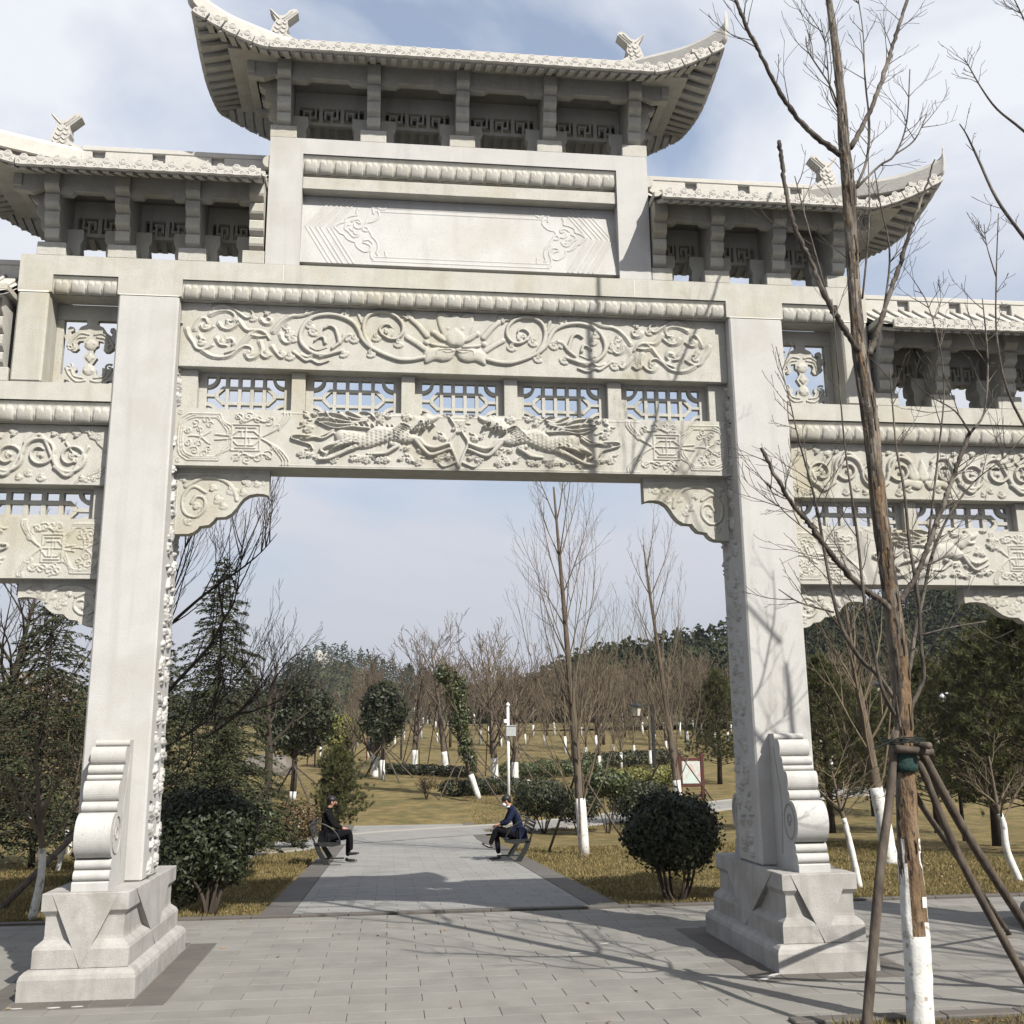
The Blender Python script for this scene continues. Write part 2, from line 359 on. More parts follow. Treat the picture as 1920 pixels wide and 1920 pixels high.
for sx in (-1, 1):
    cx = sx*CC
    pb = pedestal(cx)
    c = MB().box(cx-(CO-CI)/2, cx+(CO-CI)/2, 0, CD, .8625, 6.85, .018); col_o = gp('column', c, stone_w)
    for side in (-1, 1):
        b = MB(); pr = drum_profile(side); f = .0 if side < 0 else CD
        poly = [(f, .8625)] + [(f+side*d, z) for d, z in pr] + [(f, 2.182)]
        if side < 0: poly = poly[::-1]
        b.prism(poly[::-1], cx-.158, cx+.158, 'x')
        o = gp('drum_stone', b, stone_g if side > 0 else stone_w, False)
        # ring carved on both cheeks
        b = MB()
        for s2 in (-1, 1):
            t = np.linspace(0, 2*math.pi, 21)
            b.tube(np.stack([np.full(21, cx+s2*.160), f+side*(.44+.135*np.cos(t)), 1.33+.165*np.sin(t)], 1), .009, 5)
            b.tube([(cx+s2*.160, f+side*d, z) for d, z in catmull([(.20, 1.0), (.26, 1.5), (.20, 1.75), (.12, 2.05)], 4)], .008, 4)
            for q in range(5): b.tube([(cx+s2*.160, f+side*(.44+.06*math.cos(u)*(1-u/9)), 1.33+.08*math.sin(u)*(1-u/9)) for u in np.linspace(q*1.25, q*1.25+1.4, 5)], .010, 4)
        obj('drum_carving', b.mesh('drum_carving', stone_g), o)
    # clouds carved up both cheeks of the column
    for face in (-1, 1):
        R = Relief(.13, CD-.005, .87, 6.84, .0095); r2 = random.Random(5+sx*3+face); z = .97
        while z < 6.8:
            for yy in (r2.uniform(.21, .33), r2.uniform(.45, .58)):
                R.cloud(yy, z+r2.uniform(-.05, .05), r2.uniform(.055, .085), r2.choice([0, .4, -.5, 1.57, -1.57])+r2.uniform(-.3, .3), .038, r2.choice([-1, 1]))
            z += r2.uniform(.15, .20)
        if (sx*face) < 0 or True: R.build('cloud_carving', cx+face*(CO-CI)/2, stone_w, col_o, 'x', face)

# ---- beams
def lotus(x0, x1, zb, zt, yf, pitch, depth=.065, back=.15):
    """band of double-lobed petals curving back towards its foot"""
    n = max(1, int(round((x1-x0)/pitch))); nu = n*22; nt = 16
    X = np.linspace(x0, x1, nu+1); T = np.linspace(0, 1, nt); xx, tt = np.meshgrid(X, T)
    u = ((xx-x0)/(x1-x0)*n) % 1.0 - .5; u = np.where(xx >= x1-1e-6, .5, u); au = np.abs(u)
    top = .13 + .10*np.exp(-(u/.07)**2) + .5*np.clip((au-.30)/.16, 0, 1)**2
    pet = np.clip((tt-top)/.05, 0, 1) * np.clip((.43-au)/.03, 0, 1)
    rid = np.clip((.04-np.abs(au-.5))/.02, 0, 1)*np.clip((tt-.3)/.1, 0, 1)
    y = yf + .004 + depth*(1-np.cos(tt*math.pi/2))**1.1 + .026 - .028*pet*(1-.30*np.clip((au)/.4, 0, 1)**2) - .018*rid
    y[0] = yf + .004
    z = zt-.012-(zt-zb-.012)*np.sin(tt*math.pi/2)**.9
    V = np.stack([xx, y, z], -1).reshape(-1, 3); w = nu+1
    a = (np.arange(nt-1)[:, None]*w+np.arange(nu)[None, :]); F = np.stack([a, a+w, a+w+1, a+1], -1).reshape(-1, 4)
    o = obj('lotus_moulding', np_mesh('lotus_moulding', V, F, stone, True), gate)
    b = MB().box(x0, x1, yf+depth+.025, yf+back+.18, zb+.001, zt-.002, 0); obj('moulding_core', b.mesh('moulding_core', stone), o)
    return o
zt = 7.27; zj = 6.85; zl = 7.048
poly = [(-4.72, zt), (-4.72, zj), (-4.372, zj), (-4.372, zl), (-3.70, zl), (-3.70, zj), (-3.03, zj), (-3.03, zl), (3.03, zl), (3.03, zj), (3.70, zj), (3.70, zl), (4.372, zl), (4.372, zj), (4.72, zj), (4.72, zt)]
gp('great_lintel', MB().prism(poly, 0.0, 0.70), stone)
lotus(-3.03, 3.03, zj, zl, 0, .176); lotus(-4.372, -3.70, zj, zl, 0, .15); lotus(3.70, 4.372, zj, zl, 0, .15)
gp('scroll_beam', MB().box(-CI, CI, .15, .34, 6.11, 6.849, .006))
low = gp('beast_beam', MB().box(-CI, CI, .2155, .62, 5.02, 5.66, .008))
for x0, x1 in ((-CI, -2.855), (-1.856, -1.707), (-.662, -.512), (.484, .634), (1.664, 1.822), (2.84, CI)):
    gp('lattice_post', MB().box(x0, x1, .235, .47, 5.661, 6.109, .005))
def arc_bar(b, cx, cz, r0, r1, a0, a1, y0, y1, n=7):
    a = np.linspace(a0, a1, n)
    poly = [(cx+r1*math.cos(t), cz+r1*math.sin(t)) for t in a]+[(cx+r0*math.cos(t), cz+r0*math.sin(t)) for t in a[::-1]]
    if a1 > a0: poly = poly[::-1]
    for i in range(n-1):
        q = [poly[i], poly[i+1], poly[2*n-2-i], poly[2*n-1-i]]; b.prism(q, y0, y1)
def lattice(x0, x1, zb, zt, y, nb, fr=.085, frt=.045, w=.036):
    """pierced stone grille: frame, uprights, a long capsule and quarter rings in the corners"""
    b = MB(); yb = y+.075; a, c = x0+fr, x1-fr; zc0 = zb; zc1 = zt-frt; W_ = c-a; H_ = zc1-zc0
    b.box(x0, a, y, yb, zb, zt, .003); b.box(c, x1, y, yb, zb, zt, .003); b.box(a, c, y, yb, zc1, zt, .003)
    m = (zc0+zc1)/2; ch = H_*.21; ca, cb = a+W_*.13, c-W_*.13; e = ch*.75
    for s in (-1, 1): b.box(ca+e, cb-e, y+.004, yb-.004, m+s*ch-w/2, m+s*ch+w/2, .003)
    for sx in (-1, 1):
        X = ca if sx < 0 else cb
        b.box(X-w/2, X+w/2, y+.004, yb-.004, m-ch+e, m+ch-e, .003)
        for s in (-1, 1):
            p0 = np.array((X, m+s*(ch-e))); p1 = np.array((X-sx*e, m+s*ch)); d = p1-p0; d /= np.hypot(*d); nn = np.array((-d[1], d[0]))*w/2
            q = [tuple(p0-d*.012+nn), tuple(p1+d*.012+nn), tuple(p1+d*.012-nn), tuple(p0-d*.012-nn)]
            ar = sum(q[i][0]*q[(i+1) % 4][1]-q[(i+1) % 4][0]*q[i][1] for i in range(4))
            b.prism(q if ar > 0 else q[::-1], y+.006, yb-.006)
            rr = H_*.27; cx_ = a if sx < 0 else c; cz_ = zc1 if s > 0 else zc0
            a0 = {(-1, 1): -math.pi/2, (1, 1): math.pi, (-1, -1): 0, (1, -1): math.pi/2}[(sx, s)]
            arc_bar(b, cx_, cz_, rr-w*.55, rr+w*.45, a0, a0+math.pi/2, y+.003, yb-.003)
        xa, xb = (a, X-w/2) if sx < 0 else (X+w/2, c); b.box(xa, xb, y+.005, yb-.005, m-w*.45, m+w*.45, .002)
    for i in range(nb):
        X = a+W_*(.26+.48*i/(nb-1)); b.box(X-w*.55, X+w*.55, y+.002, yb-.002, zc0, zc1, .003)
    return gp('lattice_panel', b, stone)
for x0, x1 in ((-2.855, -1.856), (-1.707, -.662), (-.512, .484), (.634, 1.664), (1.822, 2.84)): lattice(x0, x1, 5.64, 6.11, .33, 4)

# ---- corner brackets under the beams
BR = [(-2.06,5.009),(-2.062,4.735),(-2.115,4.753),(-2.186,4.756),(-2.264,4.741),(-2.323,4.703),(-2.364,4.647),(-2.396,4.592),(-2.446,4.532),(-2.505,4.495),(-2.604,4.489),(-2.628,4.452),(-2.673,4.406),(-2.767,4.391),(-2.79,4.355),(-2.831,4.323),(-2.882,4.306),(-3.057,4.302)]
def spandrel(ix, out, x_in, z_top, sc=(1, 1), y=.33, th=.14):
    """ix: inner column face x, out: direction away from it"""
    x_left = -CI; pts = [(ix+out*(p[0]-x_left)*sc[0], z_top+(p[1]-5.02)*sc[1]) for p in BR]
    pts[0] = (pts[0][0], z_top); pts = [(ix, z_top)] + pts; pts[-1] = (ix, pts[-1][1])
    if out < 0: pts = pts[::-1]
    b = MB().prism(pts[::-1], y, y+th); o = gp('spandrel_bracket', b, stone)
    W_ = abs(pts[1][0]-ix) if out > 0 else .95*sc[0]
    R = Relief(min(ix, ix+out*.97*sc[0]), max(ix, ix+out*.97*sc[0]), z_top-.76*sc[1], z_top, .0085)
    def P(u, v): return (ix+out*u*sc[0], z_top-v*sc[1])
    def st(p, w, h=.014, **k): R.stroke([P(*q) for q in p], w, h=h, **k)
    st([(.03, .05), (.93, .05)], .006, .006, k=2); st([(.93, .05), (.93, .17)], .006, .006, k=2); st([(.035, .05), (.035, .68)], .006, .006, k=2)
    st([(.12, .20), (.30, .10), (.50, .12), (.62, .22), (.66, .34)], .02); st([(.33, .26), (.20, .20), (.10, .32), (.12, .48), (.24, .53), (.33, .44), (.32, .33), (.24, .31), (.19, .38)], .016)
    for u, v, r, a in ((.24, .42, .05, 1), (.17, .58, .05, 4), (.46, .33, .06, 5.2), (.40, .22, .05, 1), (.60, .22, .07, 5), (.74, .14, .06, 0), (.86, .15, .05, 5), (.72, .25, .05, 5), (.52, .40, .05, 5), (.10, .13, .05, 2)):
        x, z = P(u, v); R.fan(x, z, r*sc[0], a if out > 0 else math.pi-a, .013)
    R.build('bracket_carving', y, stone, o)
spandrel(-CI, 1, 0, 5.02); spandrel(CI, -1, 0, 5.02)

# ---- side bays
OI = 6.90; OO = 7.50
for s in (-1, 1):
    def bx(x0, x1, *a, **k): return MB().box(*(sorted((s*x0, s*x1))), *a, **k)
    gp('side_lintel', MB().prism([(a*s, z) for a, z in ([(CO, 5.64), (CO, 5.835), (OO, 5.835), (OO, 5.42), (OI+.02, 5.42), (OI+.02, 5.64)][::-s])], 0, .42), stone)
    lotus(*sorted((s*CO, s*(OI+.02))), 5.42, 5.636, 0, .187)
    gp('side_scroll_beam', bx(CO, OI, .15, .34, 4.77, 5.419, .006))
    sbeam = gp('side_beast_beam', bx(CO, OI, .2155, .58, 3.80, 4.43, .008))
    for a, c in ((CO, CO+.16), (5.07, 5.22), (OI-.46, OI)): gp('lattice_post', bx(a, c, .235, .46, 4.431, 4.769, .005))
    for a, c in ((CO+.16, 5.07), (5.22, OI-.46)): lattice(*sorted((s*a, s*c)), 4.36, 4.77, .33, 4, .06, .04, .045)
    spandrel(s*CO, s, 0, 3.80, (.86, .66)); spandrel(s*OI, -s, 0, 3.80, (1.16, .66))
    c = MB().box(*sorted((s*OI, s*OO)), 0, CD, .8625, 5.42, .018); gp('column', c, stone_w); pedestal(s*(OI+OO)/2)
    # short column and openwork window beside the main column
    gp('short_column', bx(4.398, 4.715, 0, .42, 5.835, 6.85, .02), stone)
    w = MB(); fx0, fx1 = sorted((s*CO, s*4.398))
    w.box(fx0, fx1, .33, .41, 6.675, 6.849, .004); w.box(*sorted((s*4.32, s*4.398)), .33, .41, 5.836, 6.674, .004); w.box(*sorted((s*CO, s*(CO+.05))), .33, .41, 5.836, 6.674, .004)
    win = gp('window_frame', w)
    L_ = [(-4.128,6.738),(-4.122,6.693),(-4.187,6.664),(-4.223,6.613),(-4.253,6.59),(-4.282,6.575),(-4.292,6.608),(-4.261,6.622),(-4.268,6.658),(-4.306,6.667),(-4.334,6.639),(-4.325,6.587),(-4.359,6.567),(-4.338,6.516),(-4.306,6.485),(-4.314,6.44),(-4.259,6.403),(-4.213,6.402),(-4.18,6.434),(-4.205,6.485),(-4.186,6.511),(-4.134,6.517),(-4.134,6.465),(-4.09,6.437),(-4.079,6.397),(-4.126,6.337),(-4.068,6.258),(-4.07,6.235),(-4.119,6.213),(-4.122,6.164),(-4.157,6.144),(-4.193,6.185),(-4.174,6.207),(-4.186,6.239),(-4.216,6.228),(-4.22,6.199),(-4.266,6.204),(-4.297,6.233),(-4.322,6.211),(-4.309,6.171),(-4.354,6.147),(-4.363,6.093),(-4.355,6.049),(-4.312,6.029),(-4.276,6.039),(-4.301,6.063),(-4.298,6.101),(-4.257,6.094),(-4.208,6.057),(-4.148,6.03),(-4.105,5.987),(-4.062,5.961)]
    xc = [(-4.062,6.741),(-4.028,5.964)]; x0c = (CO+.05+4.32)/2
    Lp = []
    for (x, z) in L_:
        t = (z-xc[1][1])/(xc[0][1]-xc[1][1]); Lp.append((min(.30, max(0.0, (xc[1][0]+(xc[0][0]-xc[1][0])*t)-x)*0.93), 5.836+(z-L_[-1][1])*(6.676-5.836)/(L_[0][1]-L_[-1][1])))
    full = [(s*x0c-d, z) for d, z in Lp]+[(s*x0c+d, z) for d, z in Lp[::-1]]
    b = MB().prism(full, .335, .395); b2 = obj('bat_ornament', b.mesh('bat_ornament', stone), win)
    R = Relief(s*x0c-.31, s*x0c+.31, 5.84, 6.67, .007)
    for z0, q in ((6.47, 1), (6.02, -1)):
        R.disc(s*x0c, z0-.08*q, .062, .02); R.disc(s*x0c-.035, z0-.07*q, .018, .008, 'r', .015); R.disc(s*x0c+.035, z0-.07*q, .018, .008, 'r', .015)
        for m in (-1, 1):
            R.stroke([(s*x0c+m*.03, z0+.04*q), (s*x0c+m*.12, z0+.05*q), (s*x0c+m*.2, z0-.02*q), (s*x0c+m*.24, z0-.10*q)], .012, h=.012)
            R.curl(s*x0c+m*.21, z0-.11*q, .045, 1, 1.1, .009, .012, m); R.stroke([(s*x0c+m*.06, z0+.01*q), (s*x0c+m*.15, z0-.01*q), (s*x0c+m*.18, z0-.08*q)], .010, h=.012)
    R.poly([(s*x0c, 6.30), (s*x0c-.05, 6.24), (s*x0c, 6.18), (s*x0c+.05, 6.24)], .016, .02, False)
    R.build('bat_carving', .335, stone, b2)

# ---- upper tablet storey
UX, UI = 2.17, 1.80
gp('tablet_frame', MB().prism([(-UX, 7.271), (-UX, 8.83), (UX, 8.83), (UX, 7.271), (UI, 7.271), (UI, 8.636), (-UI, 8.636), (-UI, 7.271)][::-1], 0.0, .70), stone_w)
lotus(-UI, UI, 8.425, 8.634, 0, .168)
for s in (-1, 1):
    gp('side_moulding', MB().tube([(s*(UX+.002), y, 8.53) for y in (.02, .68)], .075, 14), stone)
gp('tablet_bar', MB().box(-UI, UI, .035, .33, 8.222, 8.372, .006), stone)
gp('tablet_wall', MB().box(-UI, UI, .26, .69, 7.271, 8.424, 0), stone)
tl = MB(); z0, z1, ya, yb = 7.335, 8.215, .045, .185
tl.add([(-UI, ya, z0), (UI, ya, z0), (UI, yb, z1), (-UI, yb, z1), (-UI, ya+.12, z0), (UI, ya+.12, z0), (UI, yb+.06, z1), (-UI, yb+.06, z1)], [(0, 1, 2, 3), (4, 7, 6, 5), (0, 4, 5, 1), (1, 5, 6, 2), (3, 2, 6, 7), (0, 3, 7, 4)])
tab = gp('tablet', tl, stone_w)
R = Relief(-UI, UI, z0, z1, .0075)
def L2(pts, w=.011, h=.009, k=5): R.stroke(pts, w, h=h, k=k)
TL = [[(-1.019,8.153),(-1.014,8.077),(-1.003,8.016)],[(-0.955,8.065),(-0.94,8.004),(-0.947,7.966),(-1.001,7.91),(-1.062,7.892)],[(-1.176,8.076),(-1.195,8.029),(-1.191,7.984),(-1.235,7.974),(-1.282,7.956),(-1.316,7.924),(-1.322,7.886),(-1.369,7.868),(-1.409,7.844),(-1.436,7.808),(-1.407,7.776),(-1.372,7.733),(-1.324,7.712),(-1.303,7.676),(-1.261,7.641),(-1.2,7.621)],[(-1.2,7.621),(-1.185,7.57),(-1.143,7.527),(-1.095,7.499),(-1.048,7.509),(-1.025,7.555),(-1.042,7.591),(-1.084,7.612),(-1.111,7.618)],[(-1.105,7.648),(-1.057,7.658),(-1.016,7.63),(-1.001,7.586),(-1.014,7.533),(-1.023,7.473),(-1.012,7.421),(-0.984,7.396)],[(-1.017,7.705),(-0.975,7.662),(-0.947,7.603),(-0.946,7.536),(-0.959,7.491),(-0.941,7.458)],[(-1.247,7.897),(-1.213,7.922),(-1.172,7.924),(-1.144,7.895),(-1.157,7.872),(-1.185,7.893)],[(-1.219,7.861),(-1.211,7.824),(-1.17,7.803),(-1.129,7.82),(-1.095,7.852),(-1.076,7.899)],[(-1.273,7.851),(-1.307,7.834),(-1.32,7.795),(-1.292,7.767),(-1.264,7.738),(-1.229,7.695),(-1.188,7.693),(-1.161,7.713),(-1.151,7.744)],[(-1.262,7.798),(-1.244,7.777),(-1.217,7.77)],[(-1.216,7.748),(-1.195,7.726),(-1.168,7.732)],[(-1.122,7.79),(-1.115,7.821),(-1.081,7.83),(-1.06,7.801),(-1.073,7.774),(-1.108,7.776)],[(-0.949,8.126),(-0.942,8.088),(-0.907,8.071),(-0.873,8.092),(-0.863,8.131),(-0.867,8.169)],[(-0.863,7.51),(-0.852,7.443)],[(-1.067,7.816),(-1.032,7.75),(-1.01,7.706)]]
for q in TL:
    L2(q); L2([(-x, z) for x, z in q])
for z in (8.10, 8.045, 7.44, 7.385): L2([(-1.0, z), (1.0, z)], .008, .006, 2)
for i in range(6):
    o_ = (0, .05, .115, .165, .235, .285)[i]
    for m in (-1, 1):
        L2([(m*(-1.755+o_), 7.80), (m*(-1.755+o_+.26), z0+.01)], .009, .007, 2); L2([(m*(-1.755+o_), 7.80), (m*(-1.755+o_+.30), z1-.01)], .009, .007, 2)
# lay the tablet relief on the leaning face
H = R.field(); X_, Z_ = np.meshgrid(R.X, R.Z); sl = (yb-ya)/(z1-z0); V = np.stack([X_, ya+(Z_-z0)*sl-H, Z_], -1).reshape(-1, 3)
i = np.arange(R.nx-1)[None, :]; j = np.arange(R.nz-1)[:, None]; a = j*R.nx+i; F = np.stack([a, a+1, a+R.nx+1, a+R.nx], -1).reshape(-1, 4); F = F[H.reshape(-1)[F].max(1) > 1e-5]
obj('tablet_carving', np_mesh('tablet_carving', V, F, stone_w, True), tab)

mortar = mat('pale_mortar', (.62, .60, .54), .9)
for s in (-1, 1):
    gp('mortar_joint', MB().box(s*CC-(CO-CI)/2+.002, s*CC+(CO-CI)/2-.002, -.0015, .69, 6.846, 6.856, 0), mortar); gp('mortar_joint', MB().box(*sorted((s*4.40, s*4.713)), -.0015, .40, 6.842, 6.858, 0), mortar)
    gp('mortar_joint', MB().box(s*1.965-.003, s*1.965+.003, -.0012, .5, 7.06, 7.268, 0), mortar)

# ================================================================== THE ROOFS
YC = .35
FISH = [(-4.613,8.626),(-4.615,8.693),(-4.611,8.777),(-4.594,8.879),(-4.565,8.966),(-4.536,9.019),(-4.575,9.093),(-4.618,9.171),(-4.604,9.172),(-4.548,9.12),(-4.502,9.085),(-4.458,9.09),(-4.423,9.111),(-4.384,9.165),(-4.334,9.186),(-4.297,9.18),(-4.279,9.138),(-4.34,9.078),(-4.401,9.019),(-4.397,8.968),(-4.385,8.926),(-4.408,8.874),(-4.402,8.841),(-4.372,8.826),(-4.333,8.794),(-4.273,8.772),(-4.253,8.706),(-4.241,8.64)]
FLN = [[(-4.585,8.77),(-4.546,8.739),(-4.506,8.775)],[(-4.506,8.775),(-4.467,8.744),(-4.426,8.78)],[(-4.575,8.821),(-4.536,8.79),(-4.495,8.826)],[(-4.495,8.826),(-4.456,8.795),(-4.423,8.831)],[(-4.565,8.873),(-4.526,8.841),(-4.485,8.878)],[(-4.485,8.878),(-4.446,8.846),(-4.412,8.882)],[(-4.547,8.925),(-4.508,8.893),(-4.467,8.93)],[(-4.467,8.93),(-4.433,8.906),(-4.409,8.933)],[(-4.53,8.985),(-4.491,8.954),(-4.458,8.99)],[(-4.45,8.99),(-4.426,8.966),(-4.407,8.993)],[(-4.602,9.151),(-4.538,9.078),(-4.498,9.038)],[(-4.346,9.151),(-4.413,9.078),(-4.462,9.041)],[(-4.301,9.145),(-4.39,9.062),(-4.438,9.017)],[(-4.595,8.719),(-4.542,8.689),(-4.473,8.726),(-4.398,8.697),(-4.329,8.752)],[(-4.583,8.661),(-4.503,8.657),(-4.396,8.681),(-4.265,8.672)],[(-4.39,8.782),(-4.345,8.76),(-4.297,8.712)]]
drip_me = None
def drip_mesh():
    b = MB(); w = .083
    pts = [(-w, .028), (-w, -.066), (0, -.071), (w, -.066), (w, .028)]
    b.prism(pts, -.016, .02)
    t = np.linspace(0, 2*math.pi, 13)[:-1]; b.prism([(.040*math.cos(a), .022+.036*math.sin(a)) for a in t], -.021, .02)
    b.tube([(.022*math.cos(a), -.021, .022+.022*math.sin(a)) for a in np.linspace(0, 6.283, 9)], .004, 4)
    for d in (-1, 1): b.tube([(d*(.048+.020*math.cos(a)*(1-a/7)), -.017, -.034+.020*math.sin(a)*(1-a/7)) for a in np.linspace(0, 5, 7)], .005, 4)
    b.tube([(x, -.017, -.058-.008*math.cos(x/w*math.pi/2)) for x in np.linspace(-w, w, 5)], .005, 4)
    return b.mesh('drip_tile', roofst)
drip_me = drip_mesh()
ZS = .91; ZE = .765; ZR = .57; KC = 1.3
def bracket_poly():
    F = []
    for z0, z1, f in ((.155, .315, -.02), (.315, .495, -.065), (.495, .675, -.115), (.675, ZS, -.175)):
        F += [(f+.085, z0+.004), (f+.012, z0+.05), (f, z0+.075), (f, z1-.022), (f+.012, z1-.004)]
    return F
def roof(zb, xs, xa, xc, x_str, sides, x_r0, x_r1, name_sides, s=1, lift=.44, fish=((1,),)):
    """zb beam top; xs bracket centres; xa..xc eave extent; x_str straight part; sides (left open, right open); s=-1 mirrors"""
    def done(name, mb, m=stone, parent=None, smooth=False):
        if s < 0: mb.mirror()
        return obj(name, mb.mesh(name, m, smooth), parent)
    o_l, o_r = sides
    slab = MB().box(xa+.32 if o_l else xa, xc-.32 if o_r else xc, YC-.6, YC+.6, zb+ZS, zb+ZS+.07, .006)
    rf = done('roof', slab, stone, gate)
    P = bracket_poly()
    for x in xs:
        b = MB().box(max(x-.148, xa+.004) if not o_l else x-.148, x+.148, 0.004, .69, zb+.001, zb+.155, .006); done('bracket_pad', b, stone, rf)
        b = MB(); front = P; back = [(2*YC-y, z) for y, z in P]
        b.prism(([(y, zb+z) for y, z in front]+[(y, zb+z) for y, z in back[::-1]])[::-1], x-.076, x+.076, 'x'); done('bracket_arm', b, stone, rf)
    # arms that step out sideways under the open ends
    for op, xe, d in ((o_l, xs[0], -1), (o_r, xs[-1], 1)):
        if not op: continue
        for yy, sc in ((YC-.135, 1.0), (YC+.135, 1.0)):
            b = MB(); pp = [(xe+d*(.10-y*sc*1.25), zb+z) for y, z in P]; pp = [(xe, zb+.156)]+pp+[(xe, zb+ZS-.003)]
            b.prism(pp if d < 0 else pp[::-1], yy-.066, yy+.066); done('bracket_arm', b, stone, rf)
        for yy in (YC-.36, YC+.36):
            b = MB().prism([(xe+d*.02, zb+.71), (xe+d*.12, zb+.765), (xe+d*.24, zb+.71), (xe+d*.42, zb+.73), (xe+d*.42, zb+ZS-.002), (xe+d*.02, zb+ZS-.002)][::(1 if d > 0 else -1)], yy-.045, yy+.045); done('tie_board', b, stone, rf)
        b = MB().box(*sorted((xe+d*.34, xe+d*.43)), YC-.42, YC+.42, zb+.77, zb+ZS-.001, .004); done('tie_board', b, stone, rf)
    # boards, fretwork, corbels between arms
    for a, c in zip(xs[:-1], xs[1:]):
        l, r = a+.078, c-.078; w = r-l
        for yy in (-.10, YC*2+.01):
            pts = [(l, zb+.67), (l+w*.2, zb+.67), (l+w*.26, zb+.71), (l+w*.74, zb+.71), (l+w*.80, zb+.67), (r, zb+.67), (r, zb+ZS-.001), (l, zb+ZS-.001)]
            done('tie_board', MB().prism(pts, yy, yy+.09), stone, rf)
        b = MB(); z0, z1 = zb+.43, zb+.66; y0, y1 = YC+.05, YC+.11
        b.box(l, r, y0, y1, z0, z0+.04, 0); b.box(l, r, y0, y1, z1, z1+.2, 0); b.box(l, l+.05, y0, y1, z0+.04, z1, 0); b.box(r-.05, r, y0, y1, z0+.04, z1, 0)
        n = 3 if w > .6 else 2; cw = (w-.1)/n; t = .024; h = z1-z0-.04
        for i in range(n):
            X = l+.05+cw*i; 
            if i: b.box(X-.022, X+.022, y0, y1, z0+.04, z1, 0)
            cx_ = X+cw/2; cz = z0+.04+h/2
            b.box(cx_-cw*.34, cx_+cw*.10, y0, y1, cz+h*.18, cz+h*.18+t, 0); b.box(cx_-t/2, cx_+t/2, y0, y1, z0+.04, cz+h*.18, 0)
            b.box(cx_-cw*.34, cx_-cw*.34+t, y0, y1, cz-h*.25, cz+h*.18, 0); b.box(cx_+cw*.26-t/2, cx_+cw*.26+t/2, y0, y1, cz-h*.22, z1, 0)
            b.box(cx_+t/2, cx_+cw*.26-t/2, y0, y1, cz-h*.22, cz-h*.22+t, 0)
        done('fretwork_panel', b, stone, rf)
        for d, e in ((1, a+.148), (-1, c-.148)):
            pts = [(e-d*.07, zb+.156), (e+d*.001, zb+.156), (e+d*.001, zb+.003), (e+d*.05, zb+.02), (e+d*.055, zb+.07), (e+d*.075, zb+.10), (e+d*.085, zb+.17), (e+d*.075, zb+.25), (e+d*.105, zb+.31), (e+d*.10, zb+.428), (e-d*.07, zb+.428)]
            done('corbel', MB().prism(pts[::-1] if d < 0 else pts, YC-.12, YC+.02), stone, rf)
    # deck
    ye = .92
    def ez(x):
        z = zb+ZE
        if o_r and x > x_str: z += lift*((x-x_str)/(xc-x_str))**1.35
        if o_l and x < -x_str: z += lift*((-x_str-x)/(-x_str-xa))**1.35 if xa < -x_str else 0
        return z
    def side_z(y): return zb+ZE+lift*(.50+.50*abs((y-YC)/ye)**1.6)
    zr = zb+ZE+ZR
    fr = np.linspace(xa, xc, 41); b = MB()
    rings = []
    for k, t in enumerate(np.linspace(0, 1, 7)):
        # front row at this height fraction, concave slope
        y = YC-ye*(1-t); row = []
        for x in fr:
            xx = x
            if o_r: xx = min(xx, x_r1+(xc-x_r1)*(1-t)) if x > x_r1 else xx
            if o_l: xx = max(xx, x_r0+(xa-x_r0)*(1-t)) if x < x_r0 else xx
            z = ez(x)*(1-t**KC) + t**KC*zr
            row.append((xx, y, z))
        rings.append(row)
    V = [p for r in rings for p in r]; n = len(fr); F = [(i*n+j, i*n+j+1, (i+1)*n+j+1, (i+1)*n+j) for i in range(6) for j in range(n-1)]
    b.add(V, F); b.add([(x, 2*YC-y, z) for x, y, z in V], [q[::-1] for q in F])
    for op, X, xr, d in ((o_l, xa, x_r0, -1), (o_r, xc, x_r1, 1)):
        if not op: continue
        ys = np.linspace(YC-ye, YC+ye, 15); V = []
        for t in np.linspace(0, 1, 7):
            for y in ys: V.append((X+(xr-X)*t, YC+(y-YC)*(1-t), side_z(y)*(1-t**KC)+t**KC*zr))
        n = 15; F = [(i*n+j, i*n+j+1, (i+1)*n+j+1, (i+1)*n+j) for i in range(6) for j in range(n-1)]
        b.add(V, F if d > 0 else [q[::-1] for q in F])
    # thickness: a second skin below
    Vt = np.concatenate(b.v); Vb = Vt - np.array([0, 0, .045]); Fb = [q[::-1] for q in b.f]; b.add(Vb, Fb)
    dk = done('roof_deck', b, roofst, rf, True)
    # tile ribs running down the slopes
    b = MB(); p = .165
    for x in np.arange(xa+.08, xc-.05, p):
        for mir in (0, 1):
            pts = []
            for t in np.linspace(0, 1, 6):
                lim = (xc-(xc-x_r1)*t if o_r else 1e9); lil = (xa+(x_r0-xa)*t if o_l else -1e9)
                if x > lim+.02 or x < lil-.02: break
                y = YC-ye*(1-t); z = ez(x)*(1-t**KC)+t**KC*zr
                pts.append((x, 2*YC-y if mir else y, z+.012))
            if len(pts) > 1: b.tube(pts, .020, 6)
    tag(done('tile_ribs', b, roofst, rf, True), kind='stuff')
    # drip tiles along front, back and open ends
    def drip(x, y, z, rz, tilt=0.0):
        o = bpy.data.objects.new('drip_tile', drip_me); COL.objects.link(o); o.parent = rf; o.location = (s*x, y, z) if True else None
        o.location = Vector(o.location) - Vector((0, 0, 0)); o.rotation_euler = (0, s*tilt, rz if s > 0 else -rz)
        return o
    for x in np.arange(xa+.083, xc-.06, p):
        dz = (ez(x+.02)-ez(x-.02))/.04
        drip(x, YC-ye-.008, ez(x)+.012, 0.0, -math.atan(dz)); 
        if x % .33 < .165 or True: drip(x, YC+ye+.008, ez(x)+.012, math.pi, math.atan(dz))
